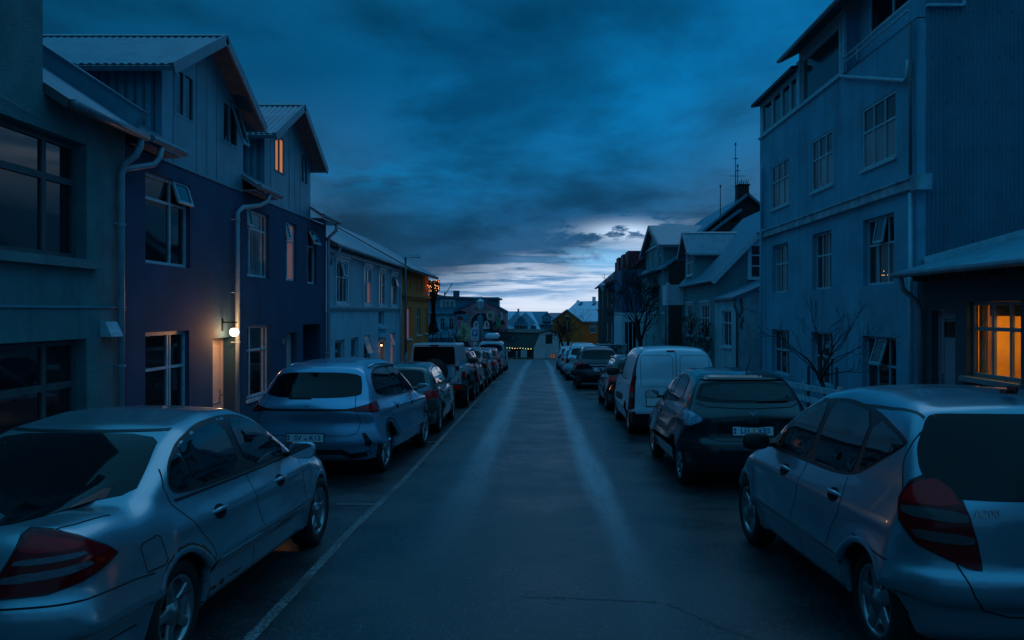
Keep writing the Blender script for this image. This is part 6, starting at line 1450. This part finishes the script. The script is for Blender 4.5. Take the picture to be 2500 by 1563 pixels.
for x in (4.2, 4.95, 5.65): mb = MB(); mb.box(x, x + .12, 56.80, 56.90, -2.3, -.24); mb.build('post', M_white, fe); mb = MB(); fmt(mb, CF(56.9), x + .18, x + .6, -1.5, -.5, 0, .04, .05); mb.build('panel_moulding', M_white, fe)
mb = MB(); mb.box(4.1, 6.3, 56.78, 57.1, -.36, -.29); mb.build('coping', M_white, fe)
fe = thing('garden_wall', 'low dull pink rendered wall behind the white van', 'wall', (6.3, 43, gz(43))); mb = MB(); mb.box(5.3, 7.15, 42.9, 43.1, -2.2, .06); mb.build('wall', mat('pink_render', (.20, .17, .18), .85, var=(2, .2)), fe)
mb = MB(); mb.box(5.25, 7.15, 42.86, 43.14, .06, .12); mb.build('coping', M_wash, fe)
fe = thing('garden_wall', 'low dark concrete wall beside the dark hatchback with roof rails', 'wall', (6.1, 34, gz(34))); mb = MB(); mb.box(5.95, 6.1, 28.5, 42.5, -2.2, -.45); mb.build('wall', M_lowh, fe); mb = MB(); mb.box(5.92, 6.13, 28.5, 42.5, -.45, -.38); mb.build('coping', M_wash, fe)
# ------------------------------------------------------------------ trees
M_bark = mat('bare_bark', (.020, .021, .020), .9, bump=(20, .6, .01))
def grow(mb, p, d, ln, r, dep, rnd, spread, up, kink=.18, minr=.004, segs=4, sides=5):
    pts = [p]; rs = [r]; q = p.copy(); dd = d.copy()
    for k in range(segs):
        dd = (dd + Vector((rnd.gauss(0, kink), rnd.gauss(0, kink), rnd.gauss(0, kink * .7) + up))).normalized(); q = q + dd * ln / segs; pts.append(q.copy()); rs.append(max(minr, r * (1 - .38 * (k + 1) / segs)))
    mb.tube(pts, rs, sides if r > .02 else 3, cap=False)
    if dep <= 0: return
    n = rnd.choice((2, 3, 3)) if dep > 1 else rnd.choice((2, 3))
    for k in range(n):
        a = rnd.uniform(0, 6.28); w = dd.cross(Vector((math.cos(a), math.sin(a), .3))).normalized(); sp_ = rnd.uniform(.45, 1.0) * spread
        i = len(pts) - 1 if k == 0 else rnd.randint(1, len(pts) - 1)
        grow(mb, pts[i], (dd * math.cos(sp_) + w * math.sin(sp_)).normalized(), ln * rnd.uniform(.60, .85), max(minr, rs[i] * .68), dep - 1, rnd, spread, up, kink, minr, segs, sides)
def bare_tree(name, label, x, y, H, tr, dep=6, seed=1, lean=(0, 0), spread=.75, trunk=.33, up=.05, minr=.006, group=None, squash=None):
    t = thing(name, label, 'tree', (x, y, gz(y)), group); rnd = random.Random(seed); b = Vector((x, y, gz(y) - .05)); th = H * trunk
    mb = MB(); P = [b, b + Vector((lean[0] * .4, lean[1] * .4, th * .5)), b + Vector((lean[0], lean[1], th))]; mb.tube(P, [tr * 1.25, tr, tr * .85], 9); mb.build('trunk', M_bark, t, smooth=True)
    mb = MB(); n0 = 4
    for k in range(n0):
        a = 6.28 * k / n0 + rnd.uniform(-.4, .4); s_ = rnd.uniform(.35, .9) * spread
        grow(mb, P[2] - Vector((0, 0, th * .05 * k)), Vector((math.cos(a) * s_, math.sin(a) * s_, .8)).normalized(), H * (1 - trunk) * .42, tr * .62, dep - 1, rnd, spread, up, minr=minr)
    o = mb.build('crown', M_bark, t)
    return t
bare_tree('bare_tree', 'large dense bare tree in front of the blue and white house end', 6.0, 47, 6.0, .15, 7, 3, spread=.72, trunk=.30, minr=.010)
bare_tree('bare_tree', 'bushy low bare tree in front of the green house', 6.35, 33.0, 2.75, .07, 7, 8, spread=.9, trunk=.26, minr=.007)
T3 = bare_tree('bare_tree', 'thin leaning bare tree behind the rail fence before the tall house', 6.62, 17.9, 3.0, .05, 5, 44, lean=(-.26, .1), spread=.50, trunk=.40, up=.05, minr=.004)
for k, (x, y) in enumerate(((6.22, 18.35), (6.55, 17.5))):
    s = thing('tree_stake', ('farther' if k == 0 else 'nearer') + ' dark timber stake beside the thin leaning tree', 'stake', (x, y, gz(y)), 'tree stakes'); mb = MB(); mb.tube([(x, y, gz(y) - .1), (x, y, gz(y) + 1.35)], .035, 7); mb.build('stake_post', M_lowh, s)
bare_tree('bare_tree', 'spreading bare tree in front of the mural house', -6.6, 58.5, 3.5, .11, 6, 5, spread=1.1, trunk=.2, minr=.009)
bare_tree('bare_tree', 'slender bare tree in front of the white gambrel house', 2.55, 97.2, 4.3, .07, 6, 15, spread=.6, trunk=.4, minr=.012)
bare_tree('bare_tree', 'tall bare tree in front of the orange house', 3.7, 98.6, 5.4, .10, 6, 16, spread=.62, trunk=.33, minr=.008)
bare_tree('bare_tree', 'dark bare shrub in front of the white panelled garden wall', 5.4, 55.5, 1.5, .05, 6, 26, spread=1.0, trunk=.15, minr=.010)
bare_tree('bare_tree', 'dark bare tree in front of the right part of the mural', -5.3, 90.5, 4.0, .10, 6, 36, spread=.8, trunk=.3, minr=.014)

# ------------------------------------------------------------------ mural house
M_teal = mat('teal_sheet', (.05, .24, .32), .7, var=(1, .12)); M_tealr = mat('dark_teal_roof', (.03, .12, .17), .6, var=(1, .15)); M_blurend = mat('pale_blue_render', (.14, .42, .55), .8, var=(1.5, .3))
h = thing('mural_house', 'teal house with a painted mural on its gable at the end of the street', 'house', (-8, 100, gz(100)))
C = CF(100); lw = [(-13.42, -12.85, -.3, 1.3), (-12.45, -11.78, -.3, 1.3), (-11.35, -10.68, -.3, 1.3)]
mb = MB(); mb.wall(CF(100.4), (-15, -10.3, -4.6, 1.7), lw, .1); mb.build('wall', M_blurend, h)
for o in lw: window(h, CF(100.4), *o, .06, rows=(.66,), cols=(.5,), fm=M_white, fw=.07)
mb = MB(); mb.wall(CF(101.6), (-15, -5.15, 1.7, 3.9), [(-12.4, -10.75, 2.35, 3.45)], .1); mb.wall(Fr((-5.15, 0, 0), (0, 1, 0), (0, 0, 1), (1, 0, 0)), (101.6, 106, 1, 3.9)); mb.build('upper_wall', M_teal, h)
window(h, CF(101.6), -12.4, -10.75, 2.35, 3.45, .06, cols=(.33, .66), fm=M_white, gm=M_curt, fw=.1, mw=.12, surround=.12)
mb = MB(); mb.hexa([(-15.2, 100.1, 1.7), (-10.2, 100.1, 1.7), (-10.2, 101.6, 2.5), (-15.2, 101.6, 2.5), (-15.2, 100.1, 1.82), (-10.2, 100.1, 1.82), (-10.2, 101.6, 2.62), (-15.2, 101.6, 2.62)])
mb.hexa([(-15.2, 101.2, 3.9), (-4.8, 101.2, 3.55), (-4.8, 106, 3.55), (-15.2, 106, 3.9), (-15.2, 101.2, 4.2), (-4.8, 101.2, 3.75), (-4.8, 106, 3.75), (-15.2, 106, 4.2)]); mb.build('roof', M_tealr, h)
mb = MB(); mb.box(-10.95, -10.2, 102, 102.8, 3.8, 4.75); mb.build('chimney', M_tealr, h)
pk = (-7.25, 3.80); M_pink = mat('mural_pink', (.62, .22, .27), .85, var=(1.2, .3))
mb = MB(); mb.wall(C, (-10.3, -4.08, -4.6, 3.8), planes=[(-.52, 1, pk[1] + .52 * -pk[0] * -1 * -1 if False else pk[1] - .52 * pk[0]), (.54, 1, pk[1] + .54 * pk[0])]); mb.wall(Fr((-4.08, 0, 0), (0, 1, 0), (0, 0, 1), (1, 0, 0)), (100, 106, -4.6, 2.05)); mb.build('mural_wall', M_pink, h)
mb = MB()
for (x, z) in ((-10.6, 3.8 - .52 * 3.35), (-3.85, 3.8 - .54 * 3.4)): mb.bar((pk[0], 99.95, pk[1] + .02), (x, 99.95, z), .3, .16, up=(0, 1, 0))
mb.build('barge_board', M_tealr, h)
cols_ = {'k': (.012, .020, .028), 'c': (.60, .52, .34), 'g': (.03, .28, .16), 'w': (.70, .66, .62), 'b': (.06, .24, .34), 'r': (.70, .08, .10), 'o': (.46, .17, .15), 'm': (.38, .15, .20)}
mats_ = [mat('mural_paint_' + n_, c_, .85, var=(3, .25)) for n_, c_ in zip(('black', 'cream', 'green', 'white', 'blue', 'red', 'brown', 'mauve'), cols_.values())]; ki = list(cols_)
def mx(zx): return (1040 + zx * .12564 - 1315) * 100 / 1944
def mz(zy): return 2 + (762 - (690 + zy * .12564)) * 100 / 1944
mb = MB(); lay = [0]
def paint_(pts, k):
    lay[0] += 1; n = .006 + .0025 * lay[0]; mb.face([C.at(mx(a), mz(b), n) for a, b in pts], ki.index(k))
def ell(cx, cy, rx, ry, a0=0, a1=360, n=20): return [(cx + rx * math.cos(R(a0 + (a1 - a0) * i / n)), cy - ry * math.sin(R(a0 + (a1 - a0) * i / n))) for i in range(n)]
paint_([(1065, 330), (1240, 540), (910, 540)], 'o'); paint_(ell(660, 585, 130, 40), 'k'); paint_(ell(672, 690, 72, 38), 'k'); paint_([(610, 690), (735, 680), (735, 695), (610, 702)], 'r')
paint_(ell(740, 975, 140, 195), 'c'); paint_([(680, 620), (800, 620), (880, 700), (760, 760)], 'b')
paint_(ell(1080, 760, 200, 170, 0, 180) + [(880, 760), (880, 860), (1275, 860), (1285, 760)], 'k'); paint_([(1000, 640), (1110, 640), (1110, 860), (1000, 860)], 'b')
paint_([(1080, 880), (1330, 900), (1300, 1050), (1080, 1050)], 'b')
paint_(ell(972, 880, 58, 140, 0, 180) + [(914, 880), (914, 900), (1030, 900)], 'w'); paint_(ell(972, 815, 20, 38), 'r'); paint_(ell(1180, 880, 62, 140, 0, 180) + [(1118, 880), (1118, 905), (1242, 905)], 'w'); paint_(ell(1180, 820, 22, 50), 'r'); paint_([(1115, 905), (1250, 905), (1240, 950), (1130, 950)], 'k')
fl = [(1250 + (88 if k % 2 else 70) * math.cos(6.283 * k / 20), 640 - (105 if k % 2 else 84) * math.sin(6.283 * k / 20)) for k in range(20)]; paint_(fl, 'c'); paint_(ell(1250, 645, 45, 60), 'm')
paint_(ell(1455, 650, 40, 85), 'w'); paint_(ell(1430, 645, 34, 75), 'm')
paint_([(1280, 820), (1350, 740), (1400, 790), (1490, 720), (1535, 790), (1535, 820)], 'k'); paint_([(1535, 820), (1340, 820), (1340, 900), (1535, 910)], 'o')
paint_([(1365, 870), (1360, 740), (1345, 640), (1365, 620), (1385, 720), (1400, 720), (1405, 660), (1425, 660), (1430, 740), (1455, 740), (1440, 870)], 'g')
paint_([(1270, 860), (1340, 1000), (1320, 1040), (1240, 950)], 'k'); paint_([(640, 1140), (800, 1140), (930, 1330), (880, 1350)], 'k'); paint_(ell(1080, 1200, 90, 150), 'm'); paint_([(920, 1160), (1000, 1160), (1010, 1380), (930, 1380)], 'w'); paint_([(950, 1210), (1005, 1210), (1005, 1235), (950, 1235)], 'k'); paint_([(1350, 930), (1490, 930), (1440, 1120), (1400, 1120)], 'b')
paint_(ell(1060, 480, 72, 58, 10, 180), 'w'); paint_(ell(1050, 500, 45, 30, 0, 180), 'g')
mb.build('mural', mats_, h)
mb = MB(); fmt(mb, CF(100.3), -11.2, -10.5, -3.5, -1.9, 0, .1, .08); mb.build('door_frame', M_white, h)
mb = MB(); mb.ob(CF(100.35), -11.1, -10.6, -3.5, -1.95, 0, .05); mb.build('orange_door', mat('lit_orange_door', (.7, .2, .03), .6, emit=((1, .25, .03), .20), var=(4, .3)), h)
mb = MB(); mb.box(-15, -10.3, 98.6, 100.3, -1.35, -1.2); mb.build('porch_roof', M_tealr, h)
mb = MB(); mb.box(-10.55, -10.35, 98.6, 98.8, -4.3, -1.35); mb.build('porch_post', M_white, h)

# ------------------------------------------------------------------ gambrel house (turned 35 degrees)
M_gw = mat('whitewashed_gable', (.78, .74, .74), .85, var=(1, .1)); M_dgr = mat('dark_green_roof', (.012, .040, .036), .7, var=(1, .15))
h = thing('gambrel_house', 'small white gambrel house with dark green roof and coloured string lights', 'house', (-.6, 96, gz(96)))
ca, sa = math.cos(R(35)), math.sin(R(35)); G0 = Vector((-.6, 96, 0)); dl_ = Vector((-ca, sa, 0)); dg = Vector((sa, ca, 0)); nl = Vector((-sa, -ca, 0)); ng = Vector((ca, -sa, 0))
FG = Fr(G0, dg, (0, 0, 1), ng); wg = 6.2
prof = [(0, -2.25), (1.0, -.65), (3.1, -.28), (5.2, -.65), (6.2, -2.25)]
pl_ = []
gp = [(0, -4.6), (wg, -4.6)] + [(a, b) for a, b in prof[::-1]]
mb = MB(); wn = [(2.55, 4.0, -1.95, -.75) , (3.6, 4.7, -3.85, -3.15)]
def quad_clip(us, vs):
    out = []
    for i in range(len(us) - 1):
        for j in range(len(vs) - 1):
            c_ = ((us[i] + us[i + 1]) / 2, (vs[j] + vs[j + 1]) / 2)
            if any(o[0] < c_[0] < o[1] and o[2] < c_[1] < o[3] for o in wn): continue
            p = clip_poly([(us[i], vs[j]), (us[i + 1], vs[j]), (us[i + 1], vs[j + 1]), (us[i], vs[j + 1])], [(-1.6, 1, -2.25), (-.176, 1, -.826), (.176, 1, -.826 + .176 * wg), (1.6, 1, -2.25 + 1.6 * wg)])
            if p: mb.face([FG.at(a, b) for a, b in p])
quad_clip([0, 2.55, 3.6, 4.0, 4.7, wg], [-4.6, -3.85, -3.15, -1.95, -.75, -.2]); mb.build('gable_wall', M_gw, h)
window(h, FG, *wn[0], .05, fm=M_trim); window(h, FG, *wn[1], .05, cols=(.5,), fm=M_trim, gm=mat('warm_low_window', (.4, .2, .1), .6, emit=((1, .35, .12), .10), var=(2, .6)))
mb = MB()
def along(u, v, k): return FG.at(u, v, .15) + dl_ * k
for (a, b) in zip(prof, prof[1:]):
    a2 = (a[0] + (.25 * (a[0] - 3.1) / 3.1 if b[0] > a[0] else 0), a[1] - (.25 if a == prof[0] else 0)); b2 = (b[0] + (.25 if b == prof[-1] else 0), b[1] - (.25 if b == prof[-1] else 0))
    mb.hexa([along(a2[0], a2[1], 0), along(b2[0], b2[1], 0), along(b2[0], b2[1], 8), along(a2[0], a2[1], 8), along(a2[0], a2[1] + .14, 0), along(b2[0], b2[1] + .14, 0), along(b2[0], b2[1] + .14, 8), along(a2[0], a2[1] + .14, 8)])
mb.build('roof', M_dgr, h)
mb = MB(); FL = Fr(G0, dl_, (0, 0, 1), nl); mb.wall(FL, (0, 7.8, -4.6, -2.2), [(1.0, 2.0, -3.6, -2.6), (4.0, 5.0, -3.6, -2.6)], .1); mb.build('long_wall', M_blk, h)
mb = MB(); mb.ob(Fr(G0 + nl * .0, dl_, Vector((0, 0, 1)), nl), 3.0, 3.5, -1.55, -1.0, -.75, -.2); mb.build('rooflight', M_clear, h)
st = thing('string_lights', 'row of small coloured bulbs along the dark green roof edge', 'string lights', tuple(G0 + Vector((0, 0, -2.4))))
bm_ = [mat('bulb_' + n_, c_, .4, emit=(c_, 2.6)) for n_, c_ in (('yellow', (1, .7, .15)), ('white', (1, .85, .6)), ('green', (.3, .9, .5)), ('red', (1, .25, .15)))]
for k in range(19):
    mb = MB(); p = FL.at(.1 + k * .40, -2.42 - .03 * math.sin(k * 1.3), .42); mb.lathe(p, (0, 0, 1), [(.001, -.055), (.045, 0), (.001, .055)], 7); mb.build('bulb', bm_[[0, 1, 0, 2, 0, 3][k % 6]], st)
mb = MB(); mb.tube([FL.at(.1 + k * .295, -2.36, .42) for k in range(26)], .012, 4); mb.build('cable', M_trim, st)
mb = MB()
hb = thing('hillside_shed', 'low dark open shed left of the gambrel house', 'shed', (-7.5, 95, gz(95))); mb.box(-9.2, -5.4, 95.5, 97, -2.75, -2.62); mb.build('roof', M_tealr, hb); mb = MB(); mb.box(-9.0, -5.6, 96.6, 96.8, -4.6, -2.75); mb.build('wall', M_blk, hb)
# ------------------------------------------------------------------ orange house
M_orange = mat('orange_render', (.98, .125, .008), .85, var=(1, .1)); M_och2 = mat('ochre_gable_render', (.85, .16, .025), .85, var=(1, .15)); M_sroof = mat('snow_grey_roof', (.38, .58, .72), .5, metal=.2, var=(1, .1))
h = thing('orange_house', 'orange and ochre house with pale metal roof at the end of the street', 'house', (6, 110, gz(110)))
A = Vector((2.0, 113, 0)); B = Vector((6.0, 110, 0)); dA = (B - A).normalized(); nA = Vector((dA.y, -dA.x, 0)); FA = Fr(A, dA, (0, 0, 1), nA); dB = Vector((.6, .8, 0)); FB = Fr(B, dB, (0, 0, 1), (.8, -.6, 0))
mb = MB(); mb.wall(FA, (0, 5, -5.2, 2.25), planes=[(-.60, 1, .75), (.56, 1, .75 + .56 * 5 - .1)]); mb.build('gable_wall', M_och2, h)
mb = MB(); mb.ob(FA, 1.6, 5.0, -5.2, -2.2, .01, .05); mb.build('white_base', M_gw, h)
mb = MB(); w_ = (2.05, 3.6, -.95, .55); mb.wall(FB, (0, 6.5, -5.2, .8), [w_], .12); mb.build('wall', M_orange, h); window(h, FB, *w_, .06, cols=(.33, .66), rows=(.6,), fm=M_white, fw=.09, mw=.08)
mb = MB(); rg = FA.at(2.55, 2.28, .2)
for (e, z) in ((-.25, .62), (5.25, .60)):
    a = FA.at(e, z, .2); L = dB * 7.2; t_ = Vector((0, 0, .12)); mb.hexa([a, rg, rg + L, a + L, a + t_, rg + t_, rg + L + t_, a + L + t_])
mb.build('roof', M_sroof, h)
h = thing('back_house', 'house with pale roof, skylights and chimneys above the orange house', 'house', (7, 122, gz(122)))
def px(x, y, Y): return Vector(((x - 1315) * Y / 1944, Y, 2 + (762 - y) * Y / 1944))
a, b, c_, d_ = px(1389, 757, 120), px(1475, 757, 120), px(1475, 737, 125), px(1409, 738, 125)
mb = MB(); mb.hexa([a, b, c_, d_] + [q + Vector((0, 0, .15)) for q in (a, b, c_, d_)]); mb.build('roof', M_sroof, h)
mb = MB(); mb.wall(CF(120.2), (4.6, 10, -6, 2.3)); mb.build('wall', M_gw, h)
for x0, x1, y1 in ((1408, 1414, 733.5), (1446, 1454, 725)): mb = MB(); p0 = px(x0, 740, 125); p1 = px(x1, y1, 125); mb.box(p0.x, p1.x, 124.5, 125.2, p0.z, p1.z); mb.build('chimney', M_gw, h)
for x0 in (1412, 1445):
    mb = MB(); q = [px(x0, 748, 122.3), px(x0 + 7, 747.5, 122.3), px(x0 + 11, 741.5, 123.8), px(x0 + 5, 741.5, 123.8)]; mb.hexa([v + Vector((0, -.05, .12)) for v in q] + [v + Vector((0, -.05, .28)) for v in q]); mb.build('skylight', M_tealr, h)
# ------------------------------------------------------------------ pale roofed house and teal house
h = thing('back_house', 'house with wide pale roof and glazed gable dormer beyond the green gambrel roof', 'house', (-2, 112, gz(112)))
mb = MB(); q = [Vector((-4.9, 109.5, -.95)), Vector((.55, 109.5, -.95)), Vector((-1.0, 113, 1.98)), Vector((-4.9, 113, 1.98))]; mb.hexa(q + [v + Vector((0, 0, .12)) for v in q]); mb.build('roof', M_sroof, h)
mb = MB(); mb.wall(CF(109.8), (-4.8, .3, -6, -.9)); mb.build('wall', M_gw, h)
dn = Fr((-2.45, 109.9, 0), (1, 0, 0), (0, 0, 1), (0, -1, 0)); mb = MB(); mb.prism(dn, [(-.95, -.75), (.95, -.75), (.95, .35), (0, 1.35), (-.95, .35)], -1.5, 0); mb.build('dormer', M_teal, h)
for s_ in (-1, 1): mb = MB(); mb.bar(dn.at(0, 1.45, -.7), dn.at(s_ * 1.45, -.1, -.7), 1.7, .1, up=(0, 1, 0)); mb.build('dormer_roof', M_sroof, h)
window(h, Fr((-2.45, 109.9, 0), (1, 0, 0), (0, 0, 1), (0, -1, 0)), -.85, .85, -.65, .25, -.04, cols=(.2, .4, .6, .8), fm=M_white)
mb = MB(); mb.box(-3.0, -2.75, 112.8, 113.1, 1.9, 2.35); mb.box(-3.05, -2.7, 112.75, 113.15, 2.35, 2.45); mb.build('chimney', M_tealr, h)
mb = MB(); mb.ob(dn, 1.35, 2.1, -.55, .1, -1.0, .35); mb.build('skylight', M_tealr, h)
h = thing('back_house', 'teal house with curved eyebrow dormers left of the orange house', 'house', (.5, 118, gz(118)))
q = [px(1297, 795, 116), px(1352, 793, 116), px(1337, 762.5, 119), px(1297, 762.5, 119)]; mb = MB(); mb.hexa(q + [v + Vector((0, 0, .12)) for v in q]); mb.build('roof', M_teal, h)
mb = MB(); mb.wall(CF(116.3), (-1.2, 2.2, -6, .1)); mb.build('wall', M_teal, h)
E = CF(115.9); e0 = px(1325, 785, 115.9); mb = MB(); mb.prism(E, [(e0.x, e0.z), (e0.x + 1.2, e0.z), (e0.x + 1.2, e0.z + .6), (e0.x + .6, e0.z + 1.15), (e0.x, e0.z + .6)], -2, 0); mb.build('dormer', M_teal, h)
mb = MB(); mb.bar(E.at(e0.x - .3, e0.z + .45, .1), E.at(e0.x + .6, e0.z + 1.25, .1), .12, .12); mb.bar(E.at(e0.x + .6, e0.z + 1.25, .1), E.at(e0.x + 1.5, e0.z + .45, .1), .12, .12); mb.build('dormer_roof', M_tealr, h)
window(h, E, e0.x + .2, e0.x + .85, e0.z + .0, e0.z + .62, -.05, cols=(.5,), fm=M_white, fw=.08)
w2 = px(1327, 805, 116.3); window(h, CF(116.3), w2.x, w2.x + .7, w2.z, w2.z + .45, -.05, cols=(.5,), fm=M_white, fw=.08)
# ------------------------------------------------------------------ posts and signs
def lantern(label, x, y, top, kind):
    s = thing('street_lamp', label, 'street lamp', (x, y, gz(y))); mb = MB(); g_ = gz(y)
    mb.tube([(x, y, g_), (x, y, g_ + 1.2)], .08, 8); mb.tube([(x, y, g_ + 1.2), (x, y, top - .5)], [.055, .04], 8); mb.build('post', M_post, s, smooth=True)
    mb = MB()
    if kind == 'lantern': mb.lathe((x, y, top - .5), (0, 0, 1), [(.05, -.1), (.12, -.05), (.26, .45), (.30, .50), (.12, .62), (.03, .75)], 8)
    else: mb.lathe((x, y, top - .5), (0, 0, 1), [(.05, -.02), (.20, .05), (.28, .22), (.26, .40), (.12, .5), (.001, .52)], 12)
    mb.build('lamp_head', M_frame if kind == 'lantern' else M_smoke, s, smooth=kind != 'lantern'); return s
lantern('lantern topped street lamp in front of the brown house with red roof', 5.85, 72.6, 4.45, 'lantern')
lantern('street lamp standing in front of the mural, right of the parking sign', -4.1, 56, 2.75, 'lantern')
lantern('round headed street lamp in front of the orange house', 3.45, 96.2, 1.6, 'round')
s = thing('parking_sign', 'blue and white parking sign in front of the mural', 'sign', (-4.35, 54, gz(54)))
S = CF(54); mb = MB(); mb.tube([(-4.1, 54.05, gz(54)), (-4.1, 54.05, 1.05)], .035, 8); mb.build('post', M_post, s, smooth=True)
mb = MB(); mb.ob(S, -4.56, -4.08, .08, .92, 0, .02); mb.build('panel', M_plate, s)
mb = MB(); mb.ob(S, -4.51, -4.13, .33, .76, .02, .024); mb.build('blue_field', mat('sign_blue', (.02, .13, .42), .5), s); textmesh('P', .36, S, -4.32, .54, .026, M_plate, s, 'letter', .002, bold=.012)
mb = MB(); 
for k in range(3): mb.ob(S, -4.50, -4.14, .12 + .06 * k, .15 + .06 * k, .02, .023)
mb.ob(S, -4.50, -4.14, .81, .86, .02, .023); mb.build('small_print', mat('sign_blue', (.02, .13, .42), .5), s)
for i, (x, y) in enumerate(((.9, 94.3), (-2.6, 94.4), (-4.4, 94.2))):
    b = thing('bollard', ('short pale bollard before the white gambrel gable', 'short bollard before the middle of the green gambrel roof', 'short bollard before the left end of the green gambrel roof')[i], 'bollard', (x, y, gz(y)), 'bollards on the far pavement'); mb = MB(); mb.tube([(x, y, gz(y)), (x, y, gz(y) + .8)], .07, 8); mb.build('bollard_post', M_wash, b); mb = MB(); mb.lathe((x, y, gz(y) + .8), (0, 0, 1), [(.085, 0), (.085, .04), (.001, .09)], 10); mb.build('cap', M_white, b)
cr = thing('tower_crane', 'tiny tower crane on the skyline behind the mural house', 'crane', (-66, 560, -20))
mb = MB(); mb.tube([(-66, 560, -20), (-66, 560, 16)], .5, 4); mb.build('tower', M_tealr, cr)
mb = MB(); mb.bar((-67, 560, 12), (-60.5, 560, 22.5), .5, .5); mb.build('jib', M_tealr, cr); mb = MB(); mb.bar((-66, 560, 13), (-77, 560, 15), .6, .9); mb.bar((-61, 560, 22.4), (-77, 560, 19.8), .12, .12); mb.bar((-61, 560, 22), (-61, 560, 12), .1, .1); mb.build('counter_jib', M_tealr, cr)
w_ = thing('overhead_cable', 'thin overhead cable crossing the sky behind the ivy corner', 'cable', (-10, 52, 3.3)); mb = MB(); mb.tube([(-11, 60, 3.5), (-8.6, 70, 3.3), (-6.4, 82, 3.5)], .02, 4); mb.build('cable_run', M_trim, w_)
pc = thing('parked_car', '', 'car', (0, 0, 0)); bpy.data.objects.remove(pc)
